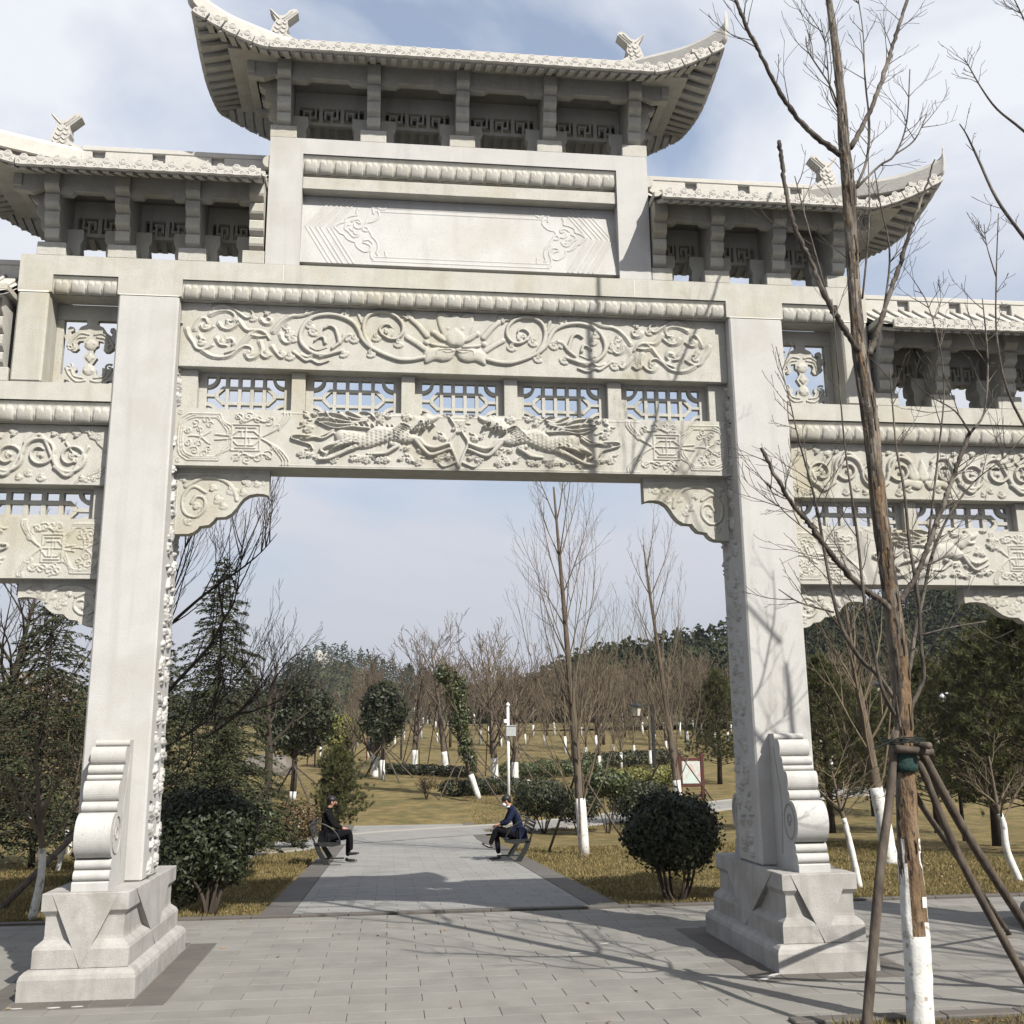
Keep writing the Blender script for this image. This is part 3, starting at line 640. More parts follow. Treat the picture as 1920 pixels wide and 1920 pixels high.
    for op, X, d in ((o_l, xa, -1), (o_r, xc, 1)):
        if not op: continue
        for y in np.arange(YC-ye+.09, YC+ye-.05, p):
            dz = (side_z(y+.02)-side_z(y-.02))/.04; drip(X+d*.008, y, side_z(y)+.012, d*math.pi/2, -math.atan(dz)*d)
    # rafters under the eaves
    b = MB()
    for x in np.arange(xa+.05, xc-.03, .118):
        z = ez(x); inn = (o_r and x > xc-.27) or (o_l and x < xa+.27)
        for sg in (-1, 1):
            y0 = YC+sg*(ye-.02); y1 = YC+sg*(.62 if not inn else .72); zz = lambda y: z*(1-t)**1.5
            t1 = 1-abs(y1-YC)/ye; z1 = z*(1-t1**KC)+t1**KC*zr
            b.add([(x-.032, y0, z-.048), (x+.032, y0, z-.048), (x+.032, y1, z1-.048), (x-.032, y1, z1-.048), (x-.032, y0, z-.085), (x+.032, y0, z-.085), (x+.032, y1, z1-.085), (x-.032, y1, z1-.085)],
                  [(0, 1, 2, 3), (7, 6, 5, 4), (0, 4, 5, 1), (1, 5, 6, 2), (2, 6, 7, 3), (3, 7, 4, 0)] if sg < 0 else [(3, 2, 1, 0), (4, 5, 6, 7), (1, 5, 4, 0), (2, 6, 5, 1), (3, 7, 6, 2), (0, 4, 7, 3)])
    for op, X, d in ((o_l, xa, -1), (o_r, xc, 1)):
        if not op: continue
        for y in np.arange(YC-ye+.10, YC+ye-.06, .15):
            z = side_z(y); x1 = X-d*.34; t1 = .34/abs(X-(x_r1 if d > 0 else x_r0)); z1 = z*(1-t1**KC)+t1**KC*zr
            b.add([(X-d*.02, y-.035, z-.048), (X-d*.02, y+.035, z-.048), (x1, y+.035, z1-.048), (x1, y-.035, z1-.048), (X-d*.02, y-.035, z-.095), (X-d*.02, y+.035, z-.095), (x1, y+.035, z1-.095), (x1, y-.035, z1-.095)],
                  [(0, 1, 2, 3), (7, 6, 5, 4), (0, 4, 5, 1), (1, 5, 6, 2), (2, 6, 7, 3), (3, 7, 4, 0)][::1])
    tag(done('rafters', b, stone, rf), kind='stuff')
    # hip ridges with horns
    for op, X, xr, d in ((o_l, xa, x_r0, -1), (o_r, xc, x_r1, 1)):
        if not op: continue
        for sg in (-1, 1):
            cz = zb+ZE+lift; pts = [(xr, YC, zr+.04), (xr+(X-xr)*.4, YC+sg*ye*.4, zr+(cz-zr)*.62+.05), (xr+(X-xr)*.72, YC+sg*ye*.72, cz+.06), (X, YC+sg*ye, cz+.11), (X+d*.05, YC+sg*(ye+.05), cz+.24), (X+d*.055, YC+sg*(ye+.055), cz+.33)]
            c = catmull(pts, 6); wd = np.linspace(.085, .055, len(c)); b = MB(); nrm = Vector((sg*d*ye, -(X-xr)*1.0*d*d, 0)); nrm.normalize()
            V = []; tv = Vector((X-xr, sg*ye, 0)).normalized(); nv = Vector((-tv.y, tv.x, 0))
            for q, w_ in zip(c, wd):
                q = Vector(q); h = .10 if w_ > .06 else .07
                for a_, z_ in ((-w_*.7, -h), (w_*.7, -h), (w_*.7, h*.5), (w_*.35, h), (-w_*.35, h), (-w_*.7, h*.5)): V.append(tuple(q+nv*a_+Vector((0, 0, z_))))
            n = 6; F = [(i*n+j, i*n+(j+1) % n, (i+1)*n+(j+1) % n, (i+1)*n+j) for i in range(len(c)-1) for j in range(n)]+[tuple(range(n))[::-1], tuple(range((len(c)-1)*n, len(c)*n))]
            b.add(V, F); done('hip_ridge', b, roofst, rf)
    # main ridge: cap rail on spaced blocks
    b = MB(); b.box(x_r0, x_r1, YC-.05, YC+.05, zr+.11, zr+.17, .008); b.box(x_r0+.01, x_r1-.01, YC+.01, YC+.04, zr-.05, zr+.109, 0)
    done('ridge_cap', b, roofst, rf)
    x = x_r0+.02
    while x < x_r1-.1:
        b = MB().box(x, min(x+.52, x_r1), YC-.045, YC+.045, zr-.05, zr+.109, .008); done('ridge_block', b, roofst, rf); x += .66
    # fish
    fx = [f for f in fish]
    for X, d in fx:
        x0 = min(p_[0] for p_ in FISH); xm = max(p_[0] for p_ in FISH); zz = min(p_[1] for p_ in FISH)
        pts = [(X+d*(p_[0]-xm), zr+.0+(p_[1]-zz)) for p_ in FISH]
        ar = sum(pts[i][0]*pts[(i+1) % len(pts)][1]-pts[(i+1) % len(pts)][0]*pts[i][1] for i in range(len(pts)))
        if ar < 0: pts = pts[::-1]
        b = MB().prism(pts, YC-.07, YC+.07); 
        for L_ in FLN:
            for yy in (YC-.071, YC+.071): b.tube([(X+d*(p_[0]-xm), yy, zr+(p_[1]-zz)) for p_ in catmull(L_, 3)], .011, 4)
        fo = done('ridge_fish', b, roofst, rf)
    return rf
roof(8.83, [-2.03, -1.02, 0.0, 1.02, 2.03], -2.97, 2.97, 2.16, (True, True), -1.93, 1.93, '', 1, .385, ((-1.93+.02, 1), (1.93-.02, -1)))
for s in (-1, 1):
    roof(7.27, [2.27, 2.95, 3.69, 4.42], 2.175, 5.46, 4.60, (False, True), 2.18, 4.30, '', s, .385, ((4.28, -1),))
    roof(5.835, [4.87, 5.56, 6.38, 7.20], 4.73, 8.35, 7.5, (False, True), 4.74, 7.2, '', s, .385, ((7.18, -1),))

# ================================================================== CARVED FRIEZES
def px6(*a): pass
# main scroll beam: left half traced, mirrored about the lotus
SX = -.07
R = Relief(-CI, CI, 6.112, 6.846, .0072)
def M2(fn):
    for m in (1, -1): fn(m)
def mp_(p, m): return [(x if m == 1 else 2*SX-x, z) for x, z in p]
VINES = [[(-0.421,6.294),(-0.563,6.263),(-0.69,6.264),(-0.818,6.301),(-0.935,6.354),(-1.034,6.414),(-1.104,6.495),(-1.135,6.578),(-1.195,6.67),(-1.294,6.729),(-1.412,6.759),(-1.528,6.757),(-1.643,6.721),(-1.728,6.639),(-1.772,6.522),(-1.759,6.419),(-1.689,6.338),(-1.592,6.29),(-1.486,6.289),(-1.4,6.317),(-1.323,6.341)],[(-1.005,6.404),(-1.065,6.507),(-1.087,6.621),(-1.069,6.717),(-1.012,6.783),(-0.914,6.813),(-0.816,6.806),(-0.726,6.762),(-0.661,6.68),(-0.655,6.585),(-0.713,6.509),(-0.801,6.501),(-0.88,6.545)],[(-0.88,6.545),(-0.911,6.607),(-0.863,6.662),(-0.804,6.664),(-0.774,6.633)],[(-0.558,6.737),(-0.478,6.666),(-0.388,6.553)],[(-0.605,6.524),(-0.506,6.464),(-0.407,6.394)],[(-1.421,6.369),(-1.345,6.434),(-1.289,6.509),(-1.231,6.532)],[(-1.345,6.434),(-1.366,6.517),(-1.398,6.599),(-1.457,6.628),(-1.514,6.595)],[(-1.499,6.428),(-1.52,6.49),(-1.569,6.488),(-1.616,6.445)],[(-1.914,6.726),(-1.798,6.725),(-1.702,6.75),(-1.607,6.801),(-1.501,6.816)],[(-1.841,6.312),(-1.773,6.263),(-1.704,6.214),(-1.647,6.226),(-1.56,6.188),(-1.455,6.222)],[(-1.334,6.77),(-1.284,6.725),(-1.196,6.691),(-1.136,6.62)],[(-1.149,6.788),(-1.128,6.725),(-1.108,6.673)],[(-0.796,6.807),(-0.717,6.779),(-0.638,6.771)],[(-1.661,6.376),(-1.583,6.342),(-1.479,6.377)],[(-0.926,6.355),(-0.818,6.296),(-0.68,6.249),(-0.524,6.259)]]
VW = [(.026,.022,.030),(.024,.018,.030),(.018,.010,.024),(.028,.034,.022),(.032,.034,.024),(.018,.022,.026),(.024,.012,.028),(.020,.010,.026),(.012,.010,.018),(.020,.010,.022),(.010,.012,.022),(.022,.008,.016),(.010,.012,.018),(.008,.006,.014),(.012,.010,.03)]
FANS = [[(-1.296,6.793),(-1.237,6.79)],[(-1.186,6.492),(-1.17,6.419)],[(-1.303,6.321),(-1.263,6.25)],[(-1.003,6.331),(-0.973,6.259)],[(-0.703,6.457),(-0.692,6.373)],[(-1.67,6.641),(-1.683,6.588)],[(-1.629,6.559),(-1.656,6.516)],[(-0.948,6.521),(-0.938,6.48)],[(-0.598,6.767),(-0.569,6.8)],[(-1.897,6.539),(-1.877,6.498)],[(-1.847,6.478),(-1.864,6.426)],[(-1.878,6.27),(-1.867,6.229)],[(-1.279,6.509),(-1.171,6.471)],[(-0.822,6.579),(-0.743,6.561)]]
LE = [[(-2.988,6.534),(-2.962,6.458),(-2.916,6.39),(-2.877,6.322),(-2.82,6.301),(-2.751,6.327),(-2.703,6.359)],[(-2.805,6.29),(-2.718,6.236),(-2.619,6.22),(-2.514,6.243),(-2.433,6.315),(-2.364,6.36),(-2.299,6.347),(-2.284,6.309),(-2.318,6.28)],[(-2.743,6.714),(-2.646,6.757),(-2.546,6.76),(-2.483,6.709),(-2.509,6.645),(-2.569,6.651)],[(-2.705,6.794),(-2.613,6.821),(-2.52,6.798),(-2.438,6.742),(-2.357,6.687),(-2.294,6.72),(-2.311,6.778),(-2.348,6.793)],[(-2.903,6.537),(-2.879,6.6),(-2.839,6.66),(-2.79,6.658),(-2.774,6.62)],[(-2.835,6.579),(-2.812,6.541),(-2.762,6.539),(-2.708,6.576)],[(-2.646,6.609),(-2.615,6.564),(-2.543,6.547),(-2.488,6.576),(-2.44,6.617)],[(-2.442,6.656),(-2.358,6.55),(-2.258,6.546),(-2.165,6.534),(-2.104,6.451)],[(-2.306,6.494),(-2.258,6.538),(-2.208,6.544),(-2.15,6.511)],[(-2.299,6.49),(-2.219,6.474),(-2.141,6.484)],[(-2.313,6.489),(-2.38,6.394),(-2.447,6.322),(-2.565,6.272)],[(-2.065,6.538),(-2.004,6.626),(-1.934,6.691),(-1.856,6.726),(-1.727,6.755),(-1.583,6.808)],[(-2.203,6.416),(-2.178,6.339),(-2.182,6.27),(-2.131,6.233),(-2.083,6.265)],[(-2.346,6.272),(-2.315,6.219),(-2.252,6.229),(-2.204,6.277)],[(-2.072,6.366),(-2.027,6.298),(-1.967,6.239),(-1.919,6.271)],[(-2.665,6.438),(-2.626,6.37),(-2.555,6.357)],[(-2.551,6.427),(-2.509,6.436),(-2.479,6.398),(-2.499,6.367)],[(-2.85,6.462),(-2.827,6.432),(-2.799,6.425)],[(-2.199,6.673),(-2.169,6.635),(-2.111,6.63),(-2.092,6.677),(-2.129,6.699)],[(-1.754,6.277),(-1.682,6.256),(-1.604,6.297),(-1.552,6.26),(-1.481,6.278)],[(-1.985,6.509),(-1.961,6.44),(-1.902,6.411),(-1.84,6.468)]]
LF = [[(-2.792,6.572),(-2.762,6.527)],[(-2.553,6.613),(-2.537,6.559)],[(-2.293,6.693),(-2.269,6.639)],[(-2.825,6.393),(-2.808,6.34)],[(-2.607,6.409),(-2.584,6.364)],[(-2.318,6.288),(-2.28,6.228)],[(-2.134,6.295),(-2.124,6.233)],[(-1.97,6.3),(-1.953,6.239)],[(-1.924,6.605),(-1.936,6.558)],[(-2.145,6.754),(-2.133,6.801)],[(-1.713,6.771),(-1.692,6.803)]]
LOT = [[(-0.246,6.834),(-0.182,6.842),(-0.121,6.791),(-0.067,6.829),(-0.012,6.796),(0.049,6.835),(0.137,6.828),(0.129,6.699),(0.088,6.591),(0.028,6.483),(-0.16,6.487),(-0.2,6.602),(-0.242,6.653),(-0.256,6.749)],[(-0.081,6.66),(-0.136,6.594),(-0.165,6.529),(-0.16,6.466),(-0.121,6.43),(-0.071,6.425),(-0.011,6.439),(0.033,6.478),(0.046,6.537),(0.018,6.599)],[(-0.417,6.362),(-0.358,6.406),(-0.259,6.418),(-0.16,6.413),(-0.076,6.414),(-0.079,6.353),(-0.12,6.278),(-0.209,6.249),(-0.298,6.261),(-0.401,6.221),(-0.421,6.289)],[(-0.339,6.618),(-0.285,6.607),(-0.2,6.554),(-0.165,6.487),(-0.23,6.495),(-0.304,6.55)],[(-0.358,6.469),(-0.269,6.464),(-0.14,6.437),(-0.21,6.413),(-0.328,6.428)],[(-0.278,6.335),(-0.269,6.378),(-0.18,6.391),(-0.086,6.384),(-0.15,6.356),(-0.209,6.369)]]
CXL = [(-0.071,6.533)][0][0]
for m in (1, -1):
    for p, (a, b_, h) in zip(VINES, VW): R.stroke(mp_(p, m), a, b_, h)
    for q in FANS+LF:
        (x, z), (x2, z2) = mp_(q, m); R.fan(x, z, .064 if q in FANS else .052, math.atan2(z2-z, x2-x), .022)
    for i, p in enumerate(LE):
        R.stroke(mp_(p, m), .034, .016, .014, 'f'); R.stroke(mp_(p, m), .013, .007, .024)
    for i, p in enumerate(LOT):
        q = [((x-CXL)*m+SX, z) for x, z in p]
        if i == 0: R.poly(q, .022, .03)
        elif i == 1: R.poly(q, .042, .06)
        elif i == 2: R.poly(q, .036, .06)
        elif i < 5: R.poly(q, .030, .03)
        else: R.stroke(q, .007, h=.042)
    for u, v in ((-.085, .205), (-.25, .14), (-.33, -.01), (-.27, -.16)):
        x = SX+m*u*.98; z = 6.48+v*.80; R.disc(x, z, .036, .020, 'f'); R.disc(x, z, .022, .012, 'r', .018)
for k in range(-4, 5): R.stroke([(SX, 6.36), (SX+k*.016, 6.44)], .004, .003, .006, cut=True)
so_ = [o for o in gate.children if o.name.startswith('scroll_beam')][0]
R.build('scroll_carving', .15, stone, so_)

def scroll_frieze(x0, x1, z0, z1, y, parent, seed, tri=True):
    """running vine with spirals between two corner clouds"""
    R = Relief(x0, x1, z0, z1, .0085); r = random.Random(seed); zc = (z0+z1)/2-.01; W_ = x1-x0; h = z1-z0; n = 4; a = (W_-.7)/(2*n) ; xm = (x0+x1)/2
    for m in (1, -1):
        for i in range(n):
            cx_ = xm+m*(.12+a*(i+.5)); up = 1 if i % 2 == 0 else -1; rr = h*.27
            t = np.linspace(0, 1, 22); an = (math.pi if m > 0 else 0)+(-up*m)*t*2*math.pi*1.35; q = rr*(1-.70*t**1.2)
            R.stroke(np.stack([cx_+q*np.cos(an), zc+up*.02+q*np.sin(an)], 1), .022, .012, .030, k=2)
            R.stroke([(cx_-m*a*.5, zc+up*h*.20), (cx_, zc+up*h*.33), (cx_+m*a*.5, zc-up*h*.15)], .022, .018, .028)
            R.fan(cx_+m*.03, zc-up*h*.36, .055, -up*1.5, .022); R.fan(cx_-m*.10, zc-up*h*.30, .045, -up*1.9, .02); R.fan(cx_+m*.12, zc+up*h*.36, .045, up*1.2, .02); R.fan(cx_+.01, zc, .045, r.uniform(0, 6), .02)
        R.fan(xm+m*(W_/2-.33), zc-.05, .07, 0 if m > 0 else math.pi, .022); R.stroke([(xm+m*(W_/2-.45), zc+.14), (xm+m*(W_/2-.36), zc+.02), (xm+m*(W_/2-.25), zc-.03)], .014, .006, .02)
        if tri:
            e = xm+m*W_/2; R.poly([(e, z1), (e-m*.36, z1), (e-m*.30, z1-.07), (e-m*.24, z1-.085), (e-m*.22, z1-.14), (e-m*.16, z1-.16), (e-m*.14, z1-.20), (e-m*.05, z1-.28), (e, z1-.29)], .016, .012, False)
            R.curl(e-m*.20, z1-.08, .038, 1, 1.2, .007, .024); R.curl(e-m*.12, z1-.13, .038, 2, 1.2, .007, .024, -1)
            for u, v in ((.10, .10), (.16, .07), (.07, .15), (.22, .05)): R.curl(e-m*u, z0+v, .030, u*30, 1.1, .006, .010)
            R.stroke([(e, z0+.24), (e-m*.12, z0+.14), (e-m*.26, z0+.08), (e-m*.33, z0+.01)], .006, h=.008)
    # lotus-like heart
    for u, q in ((0, .10), (-.11, .075), (.11, .075)): R.poly([(xm+u-.07, zc-.05), (xm+u*1.3, zc+q+.06), (xm+u+.07, zc-.05), (xm+u, zc-.11)], .030, .04)
    R.poly([(xm-.26, zc-.09), (xm-.02, zc-.10), (xm-.06, zc-.20), (xm-.20, zc-.17), (xm-.30, zc-.21)], .03, .04); R.poly([(xm+.26, zc-.09), (xm+.02, zc-.10), (xm+.06, zc-.20), (xm+.20, zc-.17), (xm+.30, zc-.21)], .03, .04)
    return R.build('scroll_carving', y, stone, parent)
for i, o in enumerate([o for o in gate.children if o.name.startswith('side_scroll_beam')]):
    xs_ = [v.co.x for v in o.data.vertices]; x0, x1 = min(xs_), max(xs_); scroll_frieze(x0, x1, 4.773, 5.415, .15, o, i+3)

def medallion(R, xe, d, zc, h, wd):
    """octagon of doubled lines, a knot square and cloud scrolls at the end of a beam; d points inwards"""
    def T(u, v): return (xe+d*u*wd, zc+v*h)
    for e in (0, .035, .065):
        R.stroke([T(*q) for q in ((.44-e*.6, .43-e), (.13+e, .43-e))], .0065, h=.012, k=2); R.stroke([T(*q) for q in ((.44-e*.6, -.43+e), (.13+e, -.43+e))], .0065, h=.012, k=2)
        R.stroke([T(*q) for q in ((.13+e, .43-e), (.045+e*.7, .27-e*.4), (.045+e*.7, -.27+e*.4), (.13+e, -.43+e))], .0065, h=.012, k=3)
        for v in (-1, 1): R.stroke([T(*q) for q in ((.44-e*.6, v*(.43-e)), (.47-e*.5, v*.30), (.56-e*.8, v*(.20-e)), (.57-e*.8, v*.06))], .0065, h=.012, k=3)
    for v in (-1, 1):
        for e in (0, .03, .06):
            R.stroke([T(*q) for q in ((.86, v*.02), (.97-e*.6, v*(.12-e*.3)), (1.06-e, v*(.24-e*.2)), (1.13-e, v*.40), (1.13-e, v*.49))], .007, h=.014)
        for u, w_, r_ in ((.62, .38, .055), (.72, .40, .05), (.82, .36, .055), (.93, .33, .06), (1.0, .20, .045), (.66, .30, .04), (.20, .26, .05), (.30, .31, .045), (.24, .13, .04), (.34, .22, .04), (.13, .12, .04)):
            x, z = T(u, v*w_); R.curl(x, z, r_*.95, u*17+v, 1.2, .0065, .013, d*v)
        R.stroke([T(*q) for q in ((.60, v*.43), (.68, v*.30), (.78, v*.36), (.88, v*.30), (.96, v*.38))], .009, h=.015)
        x, z = T(.05, v*.44); R.curl(x, z, .03, 1, 1.2, .006, .01)
    for a, b_ in ((.60, .62), (.62, .62)): pass
    for q in (((.56, .24), (.84, .24)), ((.56, -.24), (.84, -.24)), ((.56, .24), (.56, -.24)), ((.84, .24), (.84, -.24)), ((.60, .19), (.80, .19)), ((.60, -.19), (.80, -.19)), ((.54, 0), (.62, .12)), ((.62, .12), (.78, .12)), ((.78, .12), (.86, 0)), ((.86, 0), (.78, -.14)), ((.78, -.14), (.62, -.14)), ((.62, -.14), (.54, 0)), ((.58, 0), (.82, 0)), ((.70, .19), (.70, -.19)), ((.66, .12), (.66, 0)), ((.74, 0), (.74, -.14)), ((.40, .05), (.54, .03)), ((.40, -.05), (.54, -.03))):
        R.stroke([T(*q[0]), T(*q[1])], .0075, h=.014, k=2)
    for k in range(5):
        a = k*1.2566+.3; x, z = T(.26, 0); R.stroke([(x, z), (x+.09*math.cos(a)-.02*math.sin(a), z+.09*math.sin(a)+.02*math.cos(a)), (x+.13*math.cos(a+.3), z+.13*math.sin(a+.3))], .010, .005, .013)
    x, z = T(.26, 0); R.disc(x, z, .028, .014)
BEAST = [[(-1.036,5.459),(-0.936,5.511),(-0.817,5.496),(-0.698,5.517),(-0.595,5.461),(-0.526,5.391),(-0.534,5.337),(-0.627,5.312),(-0.712,5.328),(-0.797,5.336),(-0.898,5.302),(-0.999,5.264),(-1.133,5.24),(-1.226,5.273),(-1.318,5.271),(-1.386,5.317),(-1.408,5.396),(-1.356,5.45),(-1.255,5.444),(-1.154,5.429),(-1.086,5.413)],[(-0.621,5.46),(-0.63,5.522),(-0.58,5.578),(-0.546,5.623),(-0.46,5.631),(-0.409,5.663),(-0.349,5.629),(-0.275,5.654),(-0.28,5.603),(-0.34,5.562),(-0.391,5.543),(-0.314,5.534),(-0.348,5.497),(-0.442,5.488),(-0.527,5.439)],[(-1.396,5.379),(-1.322,5.442),(-1.238,5.436),(-1.203,5.366),(-1.251,5.294),(-1.335,5.283)]]
LEGS = [[(-0.577,5.372),(-0.492,5.356),(-0.423,5.292),(-0.321,5.271),(-0.175,5.319)],[(-0.526,5.346),(-0.44,5.242),(-0.354,5.19),(-0.167,5.257)],[(-0.797,5.304),(-0.729,5.285),(-0.796,5.234),(-0.863,5.193),(-0.98,5.18)],[(-1.167,5.269),(-1.266,5.223),(-1.365,5.168),(-1.464,5.122),(-1.563,5.111)],[(-1.319,5.31),(-1.402,5.29),(-1.485,5.267),(-1.55,5.217),(-1.507,5.182)]]
MANE = [[(-1.039,5.61),(-1.107,5.59),(-1.209,5.632),(-1.311,5.674),(-1.447,5.694),(-1.581,5.679)],[(-1.056,5.574),(-1.157,5.571),(-1.293,5.603),(-1.428,5.635),(-1.562,5.632)],[(-1.072,5.556),(-1.207,5.54),(-1.342,5.557),(-1.477,5.581),(-1.594,5.569)],[(-1.139,5.545),(-1.24,5.516),(-1.374,5.512),(-1.509,5.532),(-1.576,5.516)],[(-1.037,5.476),(-1.138,5.483),(-1.239,5.489),(-1.373,5.468),(-1.474,5.483),(-1.61,5.55)],[(-1.379,5.681),(-1.327,5.611),(-1.241,5.56)],[(-1.513,5.678),(-1.478,5.607),(-1.392,5.538)],[(-1.422,5.413),(-1.537,5.349),(-1.671,5.372),(-1.837,5.377),(-1.861,5.341),(-1.769,5.308),(-1.668,5.275),(-1.633,5.223)],[(-1.423,5.44),(-1.571,5.366),(-1.77,5.343)],[(-1.244,5.685),(-1.142,5.67),(-1.04,5.646),(-0.971,5.585)],[(-1.156,5.509),(-1.206,5.525),(-1.239,5.489)]]
CL = [(-1.712,5.601),(-1.734,5.521),(-1.691,5.46),(-1.629,5.621),(-1.598,5.693),(-0.921,5.649),(-0.836,5.616),(-0.92,5.577),(-0.631,5.621),(-0.528,5.579),(-0.426,5.654),(-1.748,5.177),(-1.664,5.161),(-1.581,5.137),(-1.414,5.123),(-1.214,5.119),(-1.147,5.138),(-1.063,5.131),(-0.997,5.159),(-0.929,5.125),(-0.862,5.135),(-0.693,5.139),(-0.591,5.132),(-0.506,5.116),(-0.627,5.255),(-0.474,5.241),(-0.252,5.193),(-0.183,5.159),(-0.286,5.148),(-0.081,5.555),(-0.064,5.465),(-0.099,5.5),(-0.185,5.678),(-0.304,5.405),(-0.236,5.389)]
def beasts(R, mirror_x, xoff=0.0, sc=1.0, zoff=0.0, zc=5.34):
    for m in (1, -1):
        def T(p): return [(mirror_x+((x-(-.06))*sc)*m+xoff, zc+(z-5.34)*sc+zoff) for x, z in p]
        for i, p in enumerate(BEAST): R.poly(T(p), (.050, .046, .056)[i]*sc, .07*sc)
        for p in LEGS: R.stroke(T(p), .030*sc, .018*sc, .042*sc)
        for p in MANE: R.stroke(T(p), .015*sc, .006*sc, .032*sc); 
        for i, (x, z) in enumerate(T(CL)): R.cloud(x, z, (.040+.012*(i % 3))*sc, (i*1.7) % 1.2-.6, .026*sc, 1 if i % 2 else -1)
        for hx, hz, hr in ((-.48, 5.54, .030), (-.40, 5.555, .022), (-.52, 5.50, .028), (-.44, 5.49, .026), (-.35, 5.53, .016), (-.56, 5.46, .026)):
            (q,) = T([(hx, hz)]); R.curl(q[0], q[1], hr*sc, hx*40, 1.2, .008, .066*sc, m)
        for k in range(7):
            R.stroke(T([(-1.32+k*.03, 5.30+.02*(k % 3)), (-1.40+k*.03, 5.25+.01*k), (-1.46+k*.02, 5.20+.02*k)]), .010, .004, .058*sc); R.stroke(T([(-.60-.02*k, 5.50-.02*k), (-.68-.02*k, 5.53-.02*k), (-.74-.02*k, 5.50-.02*k)]), .009, .003, .056*sc)
        # scales on the flank
        for i in range(15):
            for j in range(5):
                x = -.60-.36+i*.052; x = -1.30+i*.048; z = 5.27+j*.035+(.017 if i % 2 else 0)+(i-7)*.004
                (q,) = T([(x, z)]); R.stroke([(q[0]-.014*m, q[1]+.010), (q[0]+.006*m, q[1]), (q[0]-.012*m, q[1]-.012)], .004, .004, .010, cut=True, k=2)
        for i in range(9):
            (q,) = T([(-1.20+i*.055, 5.50-.002*i)]); R.stroke([q, (q[0]-.03*m, q[1]+.04)], .010, .003, .030, k=2)
R = Relief(-CI, CI, 5.022, 5.658, .0072)
MX = [(-0.026,5.342)][0][0]
beasts(R, MX, 0)
for m in (1, -1):
    medallion(R, m*CI, -m, 5.34, .60, 1.06)
    R.stroke([(MX, 5.06), (MX+m*.05, 5.20), (MX+m*.10, 5.34), (MX+m*.03, 5.48), (MX+m*.10, 5.62)], .018, .010, .03)
    R.stroke([(MX+m*.02, 5.12), (MX+m*.16, 5.06), (MX+m*.22, 5.10)], .016, .008, .025)
R.stroke([(-1.95, 5.625), (2.0, 5.625)], .004, h=.006, k=2); R.stroke([(-1.95, 5.045), (2.0, 5.045)], .004, h=.006, k=2)
R.build('beast_carving', .2155, stone, low, full=True)
for i, o in enumerate([o for o in gate.children if o.name.startswith('side_beast_beam')]):
    xs_ = [v.co.x for v in o.data.vertices]; x0, x1 = min(xs_), max(xs_)
    R = Relief(x0, x1, 3.802, 4.428, .0085); xm = (x0+x1)/2
    def T1(p): return [(xm+(x+1.05)*.80*(1 if i else -1), 4.115+(z-5.34)*.95) for x, z in p]
    for k, p in enumerate(BEAST): R.poly(T1(p), (.046, .042, .05)[k], .07)
    for p in LEGS: R.stroke(T1(p), .026, .016, .038)
    for p in MANE: R.stroke(T1(p), .013, .006, .028)
    for k, (x, z) in enumerate(T1(CL)):
        if x0+.7 < x < x1-.7: R.cloud(x, z, .05, (k*1.7) % 1.2-.6, .026, 1 if k % 2 else -1)
    medallion(R, x0, 1, 4.115, .60, .74); medallion(R, x1, -1, 4.115, .60, .74)
    R.build('beast_carving', .2155, stone, o, full=True)

# ================================================================== GROUND, PAVING, HILLS
grass_m = mat('winter_lawn', (0.20, 0.152, 0.070), 0.95, var=(0.105, 0.086, 0.038), scale=1.7, detail=9, bump=0.05, bscale=14, spec=.1, stain=(0.075, 0.075, 0.03), stain_scale=.6)
blade_m = mat('grass_blades', (0.27, 0.205, 0.095), 0.8, island=(0.09, 0.085, 0.03), spec=.15, trans=.25)
soil_m = mat('soil', (0.10, 0.075, 0.05), 0.95, var=(0.06, 0.05, 0.035), scale=6, bump=.02, bscale=20, spec=.1)
hill_m = mat('hill_ground', (0.055, 0.060, 0.032), 0.95, var=(0.10, 0.085, 0.05), scale=.08, detail=8, spec=.1)
kerb_m = mat('kerb_stone', (0.17, 0.165, 0.145), 0.85, var=(0.13, 0.125, 0.105), scale=3, bump=.003, bscale=60)
def paver_mat(name, c0, c1, c2):
    m = mat(name, c0, 0.78, var=c1, scale=2.2, detail=8, bump=.0025, bscale=120, spec=.3, stain=c2, stain_scale=1.3, speck=(tuple(x*.8 for x in c0), 60), coord='Object')
    t = m.node_tree; b = t.nodes['Principled BSDF']; src = b.inputs['Base Color'].links[0].from_socket
    oi = N(t, 'ShaderNodeObjectInfo'); g = N(t, 'ShaderNodeNewGeometry'); a = N(t, 'ShaderNodeMath', operation='ADD'); t.links.new(oi.outputs['Random'], a.inputs[0]); t.links.new(g.outputs['Random Per Island'], a.inputs[1])
    f = N(t, 'ShaderNodeMath', operation='FRACT'); t.links.new(a.outputs[0], f.inputs[0]); r = N(t, 'ShaderNodeMapRange'); r.inputs['To Min'].default_value = .93; r.inputs['To Max'].default_value = 1.06; t.links.new(f.outputs[0], r.inputs[0])
    v = N(t, 'ShaderNodeVectorMath', operation='SCALE'); t.links.new(src, v.inputs[0]); t.links.new(r.outputs[0], v.inputs['Scale']); t.links.new(v.outputs[0], b.inputs['Base Color'])
    for nd in t.nodes:            # texture in world space so alike slabs differ
        if nd.type == 'TEX_NOISE':
            gg = N(t, 'ShaderNodeNewGeometry'); t.links.new(gg.outputs['Position'], nd.inputs['Vector'])
    return m
pave_m = paver_mat('plaza_slabs', (0.205, 0.197, 0.178), (0.182, 0.174, 0.157), (0.150, 0.143, 0.128))
path_m = paver_mat('path_slabs', (0.235, 0.23, 0.217), (0.21, 0.205, 0.192), (0.18, 0.175, 0.163))
